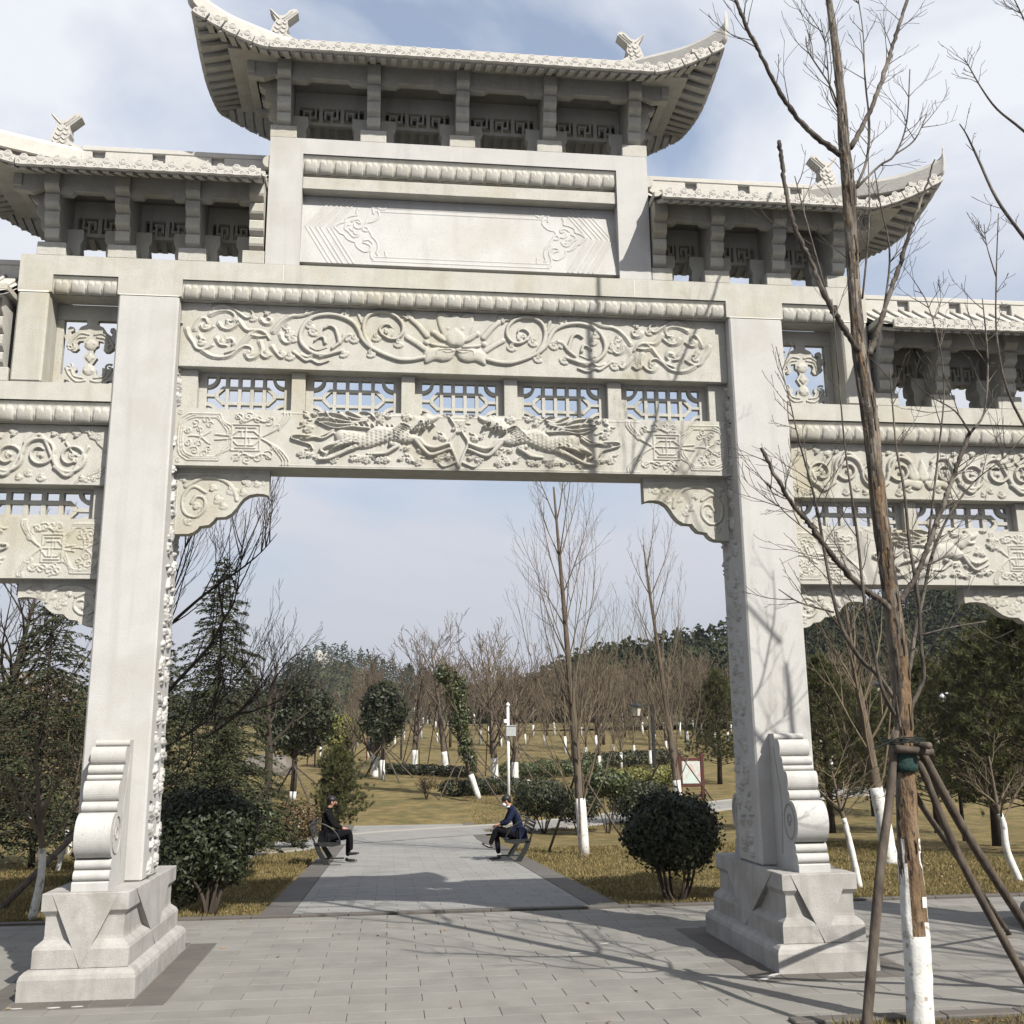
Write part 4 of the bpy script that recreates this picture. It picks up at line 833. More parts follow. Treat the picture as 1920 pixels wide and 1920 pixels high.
dark_m = paver_mat('border_slabs', (0.105, 0.095, 0.085), (0.085, 0.078, 0.07), (0.12, 0.11, 0.095))
def paved(x, y): return y < 3.62 or (abs(x) < 2.4 and y < 28)
# ground sheet
ys = np.concatenate([np.arange(-14, 3, 1.0), np.arange(3, 30, .35), np.arange(30, 60, .8), np.arange(60, 125, 2.5), [140, 170, 220, 300, 420, 650, 1000, 1500]])
xs = np.concatenate([[-1500, -800, -400, -220, -140, -95, -70, -50, -38], np.arange(-30, 30, .6), [32, 40, 52, 70, 95, 140, 220, 400, 800, 1500]])
from mathutils import noise as mn
V = []
for y in ys:
    for x in xs:
        z = terr(x, y)
        if y < 3.62: z = -.06
        elif abs(x) < 2.45 and y < 29: z -= .05
        elif y < 125 and abs(x) < 40: z += .035*mn.noise(Vector((x*.5, y*.5, 0)))+.018*mn.noise(Vector((x*1.7, y*1.7, 3)))-.02
        V.append((x, y, z))
w = len(xs); a = np.arange(len(ys)-1)[:, None]*w+np.arange(w-1)[None, :]; F = np.stack([a, a+1, a+w+1, a+w], -1).reshape(-1, 4)
gnd = tag(obj('ground', np_mesh('ground', np.array(V), F, grass_m, True)), kind='structure')
# paving slab meshes
def slab_me(name, L, Wd, m, T=.05):
    b = MB().box(-L/2+.0018, L/2-.0018, -Wd/2+.0018, Wd/2-.0018, -T, 0, .003); return b.mesh(name, m)
PL, PW = .615, .288
me_p = slab_me('paving_slab', PL, PW, pave_m)
plaza_b = MB().add([(-16, -13, -.052), (16, -13, -.052), (16, 3.46, -.052), (-16, 3.46, -.052)], [(0, 1, 2, 3)])
plaza = tag(obj('plaza', plaza_b.mesh('plaza', soil_m)), kind='structure')
bed = lambda x, y: x > 2.55 and y < -2.50
slabs = []
for k in range(-8, 56):
    y = 1.17+ (7-k)*PW
    if y > 3.46-PW/2: continue
    for j in range(-26, 27):
        x = -.73+PL/2+j*PL+(PL/2 if (k % 2) else 0)
        if bed(x, y): continue
        slabs.append((x, y))
cp = Vector((-.73, -10.7))
vis = lambda x, y: (y > -4.6) and abs((x+.2) - .118*(y+10.68)) < .52*(y+10.68)+.4
near = [q for q in slabs if vis(*q)]; near.sort(key=lambda q: (q[0]-cp.x)**2+(q[1]-cp.y)**2)
near = near[:300]; ns = set(near); rs = random.Random(3)
for x, y in near:
    o = bpy.data.objects.new('paving_slab', me_p); COL.objects.link(o); o.parent = plaza; o.location = (x, y, rs.uniform(-.0016, .0016)); o.rotation_euler = (rs.uniform(-.0025, .0025), rs.uniform(-.0025, .0025), rs.uniform(-.002, .002))
b = MB()
for x, y in slabs:
    if (x, y) in ns: continue
    z = rs.uniform(-.0015, .0015); b.box(x-PL/2+.0025, x+PL/2-.0025, y-PW/2+.0025, y+PW/2-.0025, z-.05, z, .004)
tag(obj('outer_slabs', b.mesh('outer_slabs', pave_m), plaza), kind='stuff')
# darker slabs round the gate feet and along the edges
b = MB()
for cx in (-CC, CC, -7.2, 7.2):
    for i in range(6):
        for sx in (-1, 1): b.box(cx+sx*.645-.145, cx+sx*.645+.145, -1.08+i*.468, -1.08+(i+1)*.468-.005, -.045, .004, .004)
    for i in range(3):
        for yy in (-.935, 1.635+.02): b.box(cx-.495+i*.332, cx-.495+(i+1)*.332-.005, yy-.14, yy+.13, -.045, .0045, .004)
for i in range(-26, 27): b.box(i*.61, i*.61+.604, 3.465, 3.60, -.06, .012, .006)
for i in range(0, 22): b.box(2.35+i*.61, 2.35+i*.61+.604, -2.52, -2.36, -.06, .03, .01)
for i in range(0, 14): b.box(2.35, 2.50, -2.53-(i+1)*.61, -2.53-i*.61-.006, -.06, .03, .01)
obj('border_slabs', b.mesh('border_slabs', dark_m), plaza)
b = MB().add([(2.51, -14, .005), (16, -14, .005), (16, -2.53, .005), (2.51, -2.53, .005)], [(0, 1, 2, 3)]); tag(obj('planting_bed', b.mesh('planting_bed', soil_m)), kind='structure')
# path
fp_b = MB(); yy = [3.6, 22, 28.5]
fp_b.add([p for y in yy for p in ((-2.36, y, terr(0, y)-.045), (2.36, y, terr(0, y)-.045))], [(0, 1, 3, 2), (2, 3, 5, 4)])
fpath = tag(obj('footpath', fp_b.mesh('footpath', soil_m)), kind='structure')
me_q = slab_me('path_slab', .60, .30, path_m, .04); cnt = 0; b = MB()
ang = -math.atan(.038)
for k in range(0, 82):
    y = 3.76+k*.30; z = terr(0, y); th = ang if y < 22 else 0
    for j in range(-4, 5):
        x0 = j*.60+(0 if k % 2 else .30)-.30; x1 = x0+.60; x0 = max(x0, -1.95); x1 = min(x1, 1.95)
        if x1-x0 < .1: continue
        full = (x1-x0) > .59
        if full and cnt < 290:
            o = bpy.data.objects.new('path_slab', me_q); COL.objects.link(o); o.parent = fpath; o.location = ((x0+x1)/2, y, z+rs.uniform(-.0012, .0012)); o.rotation_euler = (th, rs.uniform(-.002, .002), 0); cnt += 1
        else:
            dz = rs.uniform(-.001, .001); c = .0025; v = [(x0+c, y-.1475), (x1-c, y-.1475), (x1-c, y+.1475), (x0+c, y+.1475)]
            b.add([(px_, py_, terr(0, py_)+dz) for px_, py_ in v]+[(px_, py_, terr(0, py_)-.04) for px_, py_ in v], [(0, 1, 2, 3), (0, 4, 5, 1), (1, 5, 6, 2), (2, 6, 7, 3), (3, 7, 4, 0)])
tag(obj('far_slabs', b.mesh('far_slabs', path_m), fpath), kind='stuff')
b = MB()
for k in range(0, 40):
    y0 = 3.615+k*.62; y1 = y0+.614
    for sx in (-1, 1):
        xa_, xb_ = sorted((sx*1.955, sx*2.35)); v = [(xa_, y0), (xb_, y0), (xb_, y1), (xa_, y1)]
        b.add([(px_, py_, terr(0, py_)+.006) for px_, py_ in v]+[(px_, py_, terr(0, py_)-.05) for px_, py_ in v], [(0, 1, 2, 3), (0, 4, 5, 1), (1, 5, 6, 2), (2, 6, 7, 3), (3, 7, 4, 0)])
obj('path_border', b.mesh('path_border', dark_m), fpath)
# the path that crosses beyond the benches
far = [(-6.697,15.747),(-5.402,19.168),(-4.557,21.475),(-3.0,23.348),(-1.219,25.114),(0.943,26.363),(3.48,27.631),(6.729,29.425),(10.234,31.731),(13.98,33.92),(18.58,36.654),(24.585,39.257)]
nearp = [(-5.19,9.189),(-4.461,13.254),(-3.885,15.924),(-3.026,17.751),(-2.055,20.496),(0.449,22.677),(3.084,24.049),(6.12,26.192),(9.478,28.867),(12.992,30.987),(17.245,33.449),(22.693,35.599)]
fa, na = catmull(far, 4), catmull(nearp, 4); V = [(x, y, terr(x, y)+.009) for x, y in na]+[(x, y, terr(x, y)+.009) for x, y in fa]; n = len(fa)
b = MB().add(V, [(i, i+1, n+i+1, n+i) for i in range(n-1)]); cp_ = tag(obj('cross_path', b.mesh('cross_path', path_m)), kind='structure')
for ln in (fa, na):
    b = MB(); ok = [(x, y) for x, y in ln if not (abs(x) < 2.4 and ln is na)]
    for (x0, y0), (x1, y1) in zip(ok[:-1], ok[1:]):
        if math.hypot(x1-x0, y1-y0) > 4.5: continue
        d = np.array((x1-x0, y1-y0)); L_ = np.hypot(*d); d /= L_; nn = np.array((-d[1], d[0]))*.07
        v = [np.array((x0, y0))-nn, np.array((x1, y1))-nn, np.array((x1, y1))+nn, np.array((x0, y0))+nn]
        b.add([(p[0], p[1], terr(p[0], p[1])+.045) for p in v]+[(p[0], p[1], terr(p[0], p[1])-.05) for p in v], [(0, 1, 2, 3), (0, 4, 5, 1), (1, 5, 6, 2), (2, 6, 7, 3), (3, 7, 4, 0)])
    obj('kerb', b.mesh('kerb', mat('pale_kerb', (.27, .26, .235), .85) if 'pale_kerb' not in MATS else MATS['pale_kerb']), cp_)
# lawn blades
def blades(n, reg, seed, h=(.03, .07)):
    r = np.random.RandomState(seed); x0, x1, y0, y1 = reg; X = r.uniform(x0, x1, n); Y = y0+(y1-y0)*r.rand(n)**1.5
    k = np.array([not ((abs(a) < 2.42 and b_ > 3.5)) for a, b_ in zip(X, Y)]); X, Y = X[k], Y[k]; n = len(X)
    cl = np.array([mn.noise(Vector((a*1.3, b_*1.3, 5))) for a, b_ in zip(X, Y)]); hh = (r.uniform(h[0], h[1], n))*(1+cl*.9); a = r.uniform(0, 6.28, n); w_ = .004+.0035*r.rand(n)+.0006*Y.clip(0, 20); z = np.array([terr(0, q) for q in Y])-.012
    if y1 < 0: z[:] = .0
    b0 = np.stack([X-w_*np.cos(a), Y-w_*np.sin(a), z], 1); b1 = np.stack([X+w_*np.cos(a), Y+w_*np.sin(a), z], 1); tp = np.stack([X+r.normal(0, .025, n), Y+r.normal(0, .025, n), z+hh], 1)
    V = np.stack([b0, b1, tp], 1).reshape(-1, 3); return V, np.arange(3*n).reshape(-1, 3)
for i, (n, reg) in enumerate(((52000, (2.42, 11.5, 3.64, 17)), (46000, (-8.5, -2.42, 3.64, 20)), (30000, (-7, 9, 24.5, 44)), (9000, (2.56, 6.5, -4.2, -2.55)))):
    V, F = blades(n, reg, i+1); tag(obj('lawn_grass', np_mesh('lawn_grass', V, F, blade_m)), ['short straw coloured lawn right of the path', 'patchy brown and green lawn left of the path', 'dry yellow lawn beyond the cross path', 'tufts of dry grass in the bed by the peeling tree'][i], 'grass', kind='stuff')

# ---- hills
leaf_far = mat('far_forest', (0.017, 0.024, 0.015), 0.9, island=(0.046, 0.054, 0.030), spec=.1)
leaf_near = mat('near_forest', (0.013, 0.018, 0.010), 0.9, island=(0.042, 0.050, 0.024), spec=.1)
def hill(name, pts, Yr, th, wf, seed, ntree, size, m, dens, label, csz):
    X = np.array([p[0] for p in pts]); Z = np.array([p[2]-th for p in pts]); b0 = terr(0, 200)-1.0
    def hz(x, y):
        zr = np.interp(x, X, Z); f = np.exp(-((y-Yr)/wf)**2); return b0+(zr-b0)*f+.5*mn.noise(Vector((x*.06, y*.06, seed)))*2*f
    xs = np.linspace(X[0]-60, X[-1]+60, 90); ys = np.linspace(Yr-wf*1.7, Yr+wf*1.7, 34); V = [(x, y, hz(x, y) if X[0]-1 <= x <= X[-1]+1 else b0-.5) for y in ys for x in xs]
    w = len(xs); a = np.arange(len(ys)-1)[:, None]*w+np.arange(w-1)[None, :]; F = np.stack([a, a+1, a+w+1, a+w], -1).reshape(-1, 4)
    tag(obj(name, np_mesh(name, np.array(V), F, hill_m, True)), kind='structure')
    r = np.random.RandomState(seed); n = ntree; tx = r.uniform(X[0], X[-1], n); ty = Yr-wf*1.25*r.rand(n)**.8+2; tz = np.array([hz(a_, b_) for a_, b_ in zip(tx, ty)])
    k = dens; s = size*r.uniform(.6, 1.25, n); kind = r.rand(n) < .55
    u = r.rand(n, k); a = r.uniform(0, 6.28, (n, k)); q = np.sqrt(r.rand(n, k))
    prof = np.where(kind[:, None], (1-u)**.8*.32+.03, np.sin(np.pi*np.clip(u*.85+.12, 0, 1))**.7*.46)
    c = np.stack([tx[:, None]+s[:, None]*prof*q*np.cos(a), ty[:, None]+s[:, None]*prof*q*np.sin(a), tz[:, None]+s[:, None]*(.12+.9*u)], -1)
    e = (s[:, None]*csz*r.uniform(.6, 1.5, (n, k)))[..., None]; d1 = r.normal(0, 1, (n, k, 3)); d1 /= np.linalg.norm(d1, axis=-1, keepdims=True); d2 = np.cross(d1, r.normal(0, 1, (n, k, 3))); d2 /= np.linalg.norm(d2, axis=-1, keepdims=True)
    V = np.stack([c-d1*e, c-d2*e*.7, c+d1*e, c+d2*e*.7], 2).reshape(-1, 3)
    tag(obj('forest', np_mesh('forest', V, np.arange(len(V)).reshape(-1, 4), m)), label, 'forest', kind='stuff')
    return hz
P1 = [(-196.48,330.0,11.684),(-135.883,330.0,12.011),(-88.68,330.0,13.289),(-67.82,330.0,15.951),(-53.161,330.0,18.028),(-36.684,330.0,21.304),(-30.223,330.0,28.575),(-20.174,330.0,33.02),(-9.836,330.0,29.917),(0.558,330.0,25.087),(9.206,330.0,23.344),(17.886,330.0,21.252),(28.34,330.0,19.144),(42.321,330.0,14.087),(63.478,330.0,10.504),(136.173,330.0,7.316)]
P2 = [(10.67,165.0,4.244),(18.751,165.0,7.858),(23.317,165.0,10.312),(28.871,165.0,13.333),(34.471,165.0,15.127),(42.01,165.0,16.757),(51.542,165.0,18.04),(56.442,165.0,20.084),(66.241,165.0,21.787),(76.172,165.0,23.138),(85.283,165.0,24.795),(91.625,165.0,27.817),(97.843,165.0,28.829),(107.019,165.0,28.105),(114.445,165.0,29.333),(133.516,165.0,29.664),(164.68,165.0,21.613)]
hill('distant_hill', P1, 330, 3.2, 60, 1, 2600, 5.6, leaf_far, 66, 'hazy wooded hill with a rounded summit seen through the left of the arch', .048)
hill('near_hill', P2, 165, 3.6, 42, 2, 2300, 6.0, leaf_near, 130, 'dark conifer wood covering the slope behind the right pillar', .042)
b = MB(); rr = random.Random(4)      # bare pale rocks below the summit
for (x, y, z) in [(-20.121,308.0,28.454),(-18.798,308.0,26.69),(-20.674,308.0,25.574),(-19.209,308.0,24.294),(-22.377,308.0,29.418)]:
    b.lathe([(1.5, -2), (1.3, 0), (.9, 1.1), (.2, 1.6)], (x, y, z-.4), 7)
tag(obj('summit_rocks', b.mesh('summit_rocks', mat('pale_rock', (.32, .31, .29), .9))), 'pale bare rocks below the top of the distant hill', 'rocks', kind='stuff')

# fallen leaves and crumbs of soil
lit_m = mat('fallen_leaves', (0.16, 0.085, 0.035), 0.8, island=(0.30, 0.22, 0.12))
r = np.random.RandomState(9); n = 1500; X = r.uniform(-8, 10, n); Y = 3.7+13*r.rand(n)**1.6; k = np.abs(X) > 2.4-.5*r.rand(n); k &= ~((np.abs(X) < 2.4) & (Y > 9)); X, Y = X[k], Y[k]
X = np.concatenate([X, r.uniform(-5, 5, 46), r.uniform(2.7, 5.5, 90)]); Y = np.concatenate([Y, r.uniform(-3.5, 3.3, 46), r.uniform(-3.6, -2.6, 90)]); n = len(X)
Z = np.array([terr(0, q) for q in Y])+.012+.03*r.rand(n)*(Y > 3.6); a = r.uniform(0, 6.28, n); s_ = r.uniform(.012, .03, n); u = np.stack([np.cos(a)*s_, np.sin(a)*s_, r.normal(0, .006, n)], 1); v = np.stack([-np.sin(a)*s_*.6, np.cos(a)*s_*.6, r.normal(0, .006, n)], 1); C = np.stack([X, Y, Z], 1)
tag(obj('fallen_leaves', np_mesh('fallen_leaves', np.stack([C-u, C-v, C+u, C+v], 1).reshape(-1, 3), np.arange(4*n).reshape(-1, 4), lit_m)), 'scattered dry brown leaves on the lawns and paving', 'leaves', kind='stuff')

b = MB(); r = random.Random(12)
for (x, y), a, L_, w_ in zip([(2.694,-0.954),(2.822,-0.814),(1.593,0.941),(1.201,0.495),(-3.772,-1.021),(-3.47,-1.038),(-3.283,-1.026)], (.5, .5, .4, 0, 0, .1, .1), (.13, .10, .07, .09, .05, .06, .05), (.02, .018, .012, .01, .012, .015, .01)):
    q = [(x+L_*math.cos(t)*math.cos(a)*r.uniform(.7, 1.1)-w_*math.sin(t)*math.sin(a), y+L_*math.cos(t)*math.sin(a)+w_*math.sin(t)*math.cos(a)*r.uniform(.6, 1.2)) for t in np.linspace(0, 6.28, 12)[:-1]]; b.prism(q, .004, .0085, 'z')
obj('plaster_marks', b.mesh('plaster_marks', mat('spilled_plaster', (.42, .41, .39), .9)), plaza)

# ================================================================== TREES AND SHRUBS
bark = mat('grey_brown_bark', (0.13, 0.105, 0.08), 0.9, var=(0.075, 0.058, 0.042), scale=9, bump=.01, bscale=30, spec=.15, stretch=(1, 1, .25))
bark_d = mat('dark_bark', (0.055, 0.043, 0.034), 0.9, var=(0.035, 0.028, 0.022), scale=9, bump=.01, bscale=30, spec=.15, stretch=(1, 1, .25))
twig_m = mat('pale_twigs', (0.155, 0.125, 0.085), 0.85, var=(0.10, 0.078, 0.052), scale=3, spec=.2)
twig_b = mat('brown_twigs', (0.085, 0.066, 0.050), 0.9, var=(0.12, 0.092, 0.066), scale=2, spec=.15)
lime = mat('whitewash', (0.62, 0.62, 0.60), 0.85, var=(0.50, 0.50, 0.47), scale=14, bump=.004, bscale=50, speck=((0.30, 0.27, 0.22), 12))
pole_m = mat('brown_poles', (0.105, 0.085, 0.066), 0.85, var=(0.05, 0.038, 0.03), scale=14, bump=.006, bscale=40, stretch=(1, 1, .3))
tie_m = mat('dark_ties', (0.012, 0.018, 0.016), 0.8)
leaf_dk = mat('glossy_dark_leaves', (0.008, 0.012, 0.005), 0.54, island=(0.034, 0.042, 0.017), spec=.3)
leaf_md = mat('mid_green_leaves', (0.018, 0.030, 0.009), 0.5, island=(0.062, 0.076, 0.022), spec=.4)
leaf_rd = mat('reddish_leaves', (0.045, 0.035, 0.015), 0.55, island=(0.13, 0.085, 0.035), spec=.35)
leaf_yl = mat('yellow_green_leaves', (0.07, 0.085, 0.02), 0.55, island=(0.17, 0.16, 0.04), spec=.35)
needle = mat('conifer_needles', (0.014, 0.022, 0.010), 0.75, island=(0.052, 0.056, 0.022), spec=.25)
needle_p = mat('pine_needles', (0.020, 0.030, 0.010), 0.7, island=(0.090, 0.088, 0.026), spec=.25)

def grow(b, p, d, L, r, depth, rng, up=.25, kids=5, ang=.6, ratio=.55, wig=.12, n=5, rmin=.0025, start=.25, mi=0, gnarl=0):
    """a branch polyline with side branches, added to b as tapered tubes"""
    k = max(3, int(4+L*1.2)); pts = [Vector(p)]; d = Vector(d).normalized(); dirs = [d.copy()]
    for i in range(k):
        d = (d+Vector((rng.gauss(0, wig), rng.gauss(0, wig), rng.gauss(0, wig*.7)+up*.25))).normalized(); pts.append(pts[-1]+d*(L/k)); dirs.append(d.copy())
    rad = [max(rmin, r*(1-i/k*.82)) for i in range(k+1)]
    b.tube([tuple(q) for q in pts], rad, n if r > .012 else (4 if r > .006 else 3), mi, cap=False)
    if depth <= 0: return
    m = max(1, int(round(kids*rng.uniform(.75, 1.25))))
    for j in range(m):
        t = start+(1-start)*(j+rng.uniform(.1, .9))/m; i = min(k-1, int(t*k)); f = t*k-i; q = pts[i].lerp(pts[i+1], min(1, f)); dd = dirs[i]
        ax = dd.cross(Vector((rng.gauss(0, 1), rng.gauss(0, 1), rng.gauss(0, 1)))).normalized(); nd = (Matrix.Rotation(ang*rng.uniform(.7, 1.3), 3, ax) @ dd)
        grow(b, q, nd, L*ratio*rng.uniform(.7, 1.15)*(1.15-.5*t), max(rmin, rad[i]*.62), depth-1, rng, up, max(2, kids-1), ang, ratio, wig*1.15, n, rmin, .2, mi)
def stakes(b, x, y, z0, r, h, rng, n=3, spread=.9, rad=.028, a0=None):
    a0 = rng.uniform(0, 6.28) if a0 is None else a0
    for i in range(n):
        a = a0+i*6.283/n; c, s_ = math.cos(a), math.sin(a)
        b.append(MB().tube([(x+c*spread, y+s_*spread, terr(x+c*spread, y+s_*spread)-.02), (x+c*r*1.3, y+s_*r*1.3, z0+h+.08)], [rad, rad*.85], 6))
def add_stakes(root, parts, m=None):
    for q in parts: obj('stake', q.mesh('stake', m or pole_m), root)
def bare_tree(base, trunk_pts, radii, label, seed, h_white=0.0, crown=None, group=None, staked=0, sp=.9, twig=None, bk=None, stem_h=1.0):
    """trunk_pts absolute points; crown = dict(start fraction, kids, length, ...)"""
    rng = random.Random(seed); root = empty('bare_tree', tuple(base), label, 'tree', group); tp = catmull([tuple(q) for q in trunk_pts], 5); rr = np.interp(np.linspace(0, 1, len(tp)), np.linspace(0, 1, len(radii)), radii)
    rr = rr*(1+.06*np.array([rng.uniform(-1, 1) for _ in rr])); b = MB(); b.tube(tp, rr, 10); tk = obj('trunk', b.mesh('trunk', bk or bark, True), root)
    if h_white:
        k = [i for i in range(len(tp)) if tp[i][2] <= base[2]+h_white]; k = k+[min(len(tp)-1, k[-1]+1)]
        sub = tp[k]; q = sub[-2]+(sub[-1]-sub[-2])*max(0.02, min(1, (base[2]+h_white-sub[-2][2])/max(.01, sub[-1][2]-sub[-2][2]))); sub = np.vstack([sub[:-1], q]); b = MB(); b.tube(sub, np.interp(np.linspace(0, 1, len(sub)), np.linspace(0, 1, len(k)), rr[k])+.004, 10); obj('whitewash', b.mesh('whitewash', lime, True), tk)
    c = dict(start=.3, kids=14, L=2.5, depth=2, ang=.55, up=.5, r=.03, sub=5, ratio=.55, wig=.10, rmin=.003); c.update(crown or {}); b = MB()
    for i in range(c['kids']):
        t = c['start']+(1-c['start'])*((i+rng.random())/c['kids']); j = min(len(tp)-2, int(t*(len(tp)-1))); q = tp[j]; d = Vector(tp[j+1]-tp[j]).normalized(); a = i*2.4+rng.uniform(-.5, .5)
        hd = Vector((math.cos(a), math.sin(a), 0)); nd = (d*math.cos(c['ang'])+hd*math.sin(c['ang']*rng.uniform(.8, 1.3))).normalized()
        grow(b, q, nd, c['L']*rng.uniform(.7, 1.15)*(1.15-.55*t), max(c['rmin'], min(c['r'], rr[j]*.55)), c['depth'], rng, c['up'], c['sub'], .5, c['ratio'], c['wig'], 5, c['rmin'])
    obj('crown', b.mesh('crown', twig or twig_m, True), root)
    if staked:
        L = []; zb = terr(base[0], base[1]); top = tp[np.argmin(abs(tp[:, 2]-(zb+stem_h)))]; 
        for i in range(staked):
            a = rng.uniform(0, .6)+i*6.283/staked; c_, s_ = math.cos(a), math.sin(a); fx, fy = base[0]+c_*sp, base[1]+s_*sp
            L.append(MB().tube([(fx, fy, terr(fx, fy)-.03), (top[0]+c_*.06, top[1]+s_*.06, zb+stem_h+.1)], [.032, .026], 6))
        add_stakes(root, L)
    return root
def leaves(n, fn, size, rng, asp=.45, fold=.18, flat=0.0):
    """n leaf quads (two triangles folded on the midrib); fn(rng,n) -> centres, outward normals"""
    C, Nn = fn(rng, n); n = len(C); d = rng.normal(0, 1, (n, 3)); 
    if flat: d[:, 2] *= (1-flat)
    nn = Nn+rng.normal(0, .55, (n, 3)); nn /= np.linalg.norm(nn, axis=1, keepdims=True); d -= nn*(d*nn).sum(1, keepdims=True); d /= np.linalg.norm(d, axis=1, keepdims=True)+1e-9; s_ = np.cross(nn, d); e = (size*rng.uniform(.6, 1.3, n))[:, None]
    tip = C+d*e; bs = C-d*e; L_ = C+s_*e*asp+nn*e*fold; R_ = C-s_*e*asp+nn*e*fold
    V = np.stack([bs, R_, tip, L_], 1).reshape(-1, 3); return V, np.arange(4*n).reshape(-1, 4)
def blob_fn(cs, inner=.55):
    """cs: list of (cx,cy,cz,rx,ry,rz)"""
    cs = np.array(cs, float); wgt = (cs[:, 3]*cs[:, 4]*cs[:, 5])**(.67); wgt /= wgt.sum()
    def f(rng, n):
        k = rng.choice(len(cs), n, p=wgt); d = rng.normal(0, 1, (n, 3)); d /= np.linalg.norm(d, axis=1, keepdims=True); q = inner+(1-inner)*rng.rand(n)**.6
        bump = 1+.10*np.sin(d[:, 0]*7+k)*np.cos(d[:, 2]*6+d[:, 1]*5)
        return cs[k, :3]+d*cs[k, 3:]*(q*bump)[:, None], d
    return f
def shrub(name, base, cs, n, size, m, label, cat='shrub', seed=1, stems=7, stem_r=.022, stem_h=.8, group=None, inner=.5, asp=.45, stem_m=None, spread=.25, loose=0):
    rng = np.random.RandomState(seed); root = empty(name, tuple(base), label, cat, group); V, F = leaves(n, blob_fn(cs, inner), size, rng, asp)
    if loose:
        V2, F2 = leaves(loose, blob_fn([(c[0], c[1], c[2], c[3]*1.20, c[4]*1.20, c[5]*1.20) for c in cs], .84), size*1.1, rng, asp); F = np.vstack([F, F2+len(V)]); V = np.vstack([V, V2])
    obj('foliage', np_mesh('foliage', V, F, m), root); b = MB(); r2 = random.Random(seed)
    for i in range(stems):
        a = i*2.4; c = cs[i % len(cs)]; tx, ty = c[0]+c[3]*.5*math.cos(a), c[1]+c[4]*.5*math.sin(a); p0 = (base[0]+.05*math.cos(a), base[1]+.05*math.sin(a), base[2]-.03)
        b.tube(catmull([p0, (p0[0]+(tx-p0[0])*spread, p0[1]+(ty-p0[1])*spread, base[2]+stem_h*.5), (tx, ty, c[2]+c[5]*.2)], 4), np.linspace(stem_r, stem_r*.4, 9), 6)
    obj('stems', b.mesh('stems', stem_m or bark_d, True), root); return root
def conifer(base, H, R0, label, seed, m=needle, droop=.25, nb=110, per=80, size=.055, group=None, name='cedar_tree', bare=.06, lean=(0, 0), thin=1.0):
    """tiers of drooping boughs clothed in short needle sprays"""
    rng = np.random.RandomState(seed); root = empty(name, tuple(base), label, 'tree', group); x0, y0, z0 = base; tk = MB().tube([(x0, y0, z0-.05), (x0+lean[0]*.4, y0+lean[1]*.4, z0+H*.5), (x0+lean[0], y0+lean[1], z0+H)], [.035*H/3, .022*H/3, .006], 8); obj('trunk', tk.mesh('trunk', bark_d, True), root)
    b = MB(); Cs = []; Ds = []
    for i in range(nb):
        t = bare+(1-bare)*(i+rng.rand())/nb; a = i*2.399+rng.normal(0, .3); L = R0*(1-t)**.8*rng.uniform(.7, 1.15)+.10; z = z0+H*t; cx, cy = x0+lean[0]*t, y0+lean[1]*t; u = np.linspace(0, 1, 6)
        X = cx+L*u*math.cos(a); Y = cy+L*u*math.sin(a); Z = z+L*(.30*u-droop*2.0*u*u)*(1.0 if t < .8 else .3)+L*.1*u; P = np.stack([X, Y, Z], 1); b.tube(P, np.linspace(.012*L+.004, .003, 6), 3, cap=False)
        k = max(6, int(per*L/R0*thin)); w = rng.rand(k)**.7; C = np.stack([np.interp(w, u, X), np.interp(w, u, Y), np.interp(w, u, Z)], 1); sd = rng.normal(0, 1, k)*L*.17*(1.1-w*.7); C[:, 0] += -math.sin(a)*sd; C[:, 1] += math.cos(a)*sd; C[:, 2] += rng.normal(0, .02, k)-abs(sd)*.35
        Cs.append(C); dd = np.stack([math.cos(a)*.6-math.sin(a)*np.sign(sd)*.7, math.sin(a)*.6+math.cos(a)*np.sign(sd)*.7, -.35+rng.normal(0, .3, k)], 1)+rng.normal(0, .25, (k, 3)); Ds.append(dd)
    obj('boughs', b.mesh('boughs', bark_d, True), root); C = np.concatenate(Cs); D = np.concatenate(Ds); D /= np.linalg.norm(D, axis=1, keepdims=True); n = len(C); s_ = np.cross(D, rng.normal(0, 1, (n, 3))); s_ /= np.linalg.norm(s_, axis=1, keepdims=True); e = (size*rng.uniform(.6, 1.4, n))[:, None]
    V = np.stack([C-D*e*.6, C+s_*e*.28, C+D*e*1.2, C-s_*e*.28], 1).reshape(-1, 3); obj('foliage', np_mesh('foliage', V, np.arange(4*n).reshape(-1, 4), m), root); return root
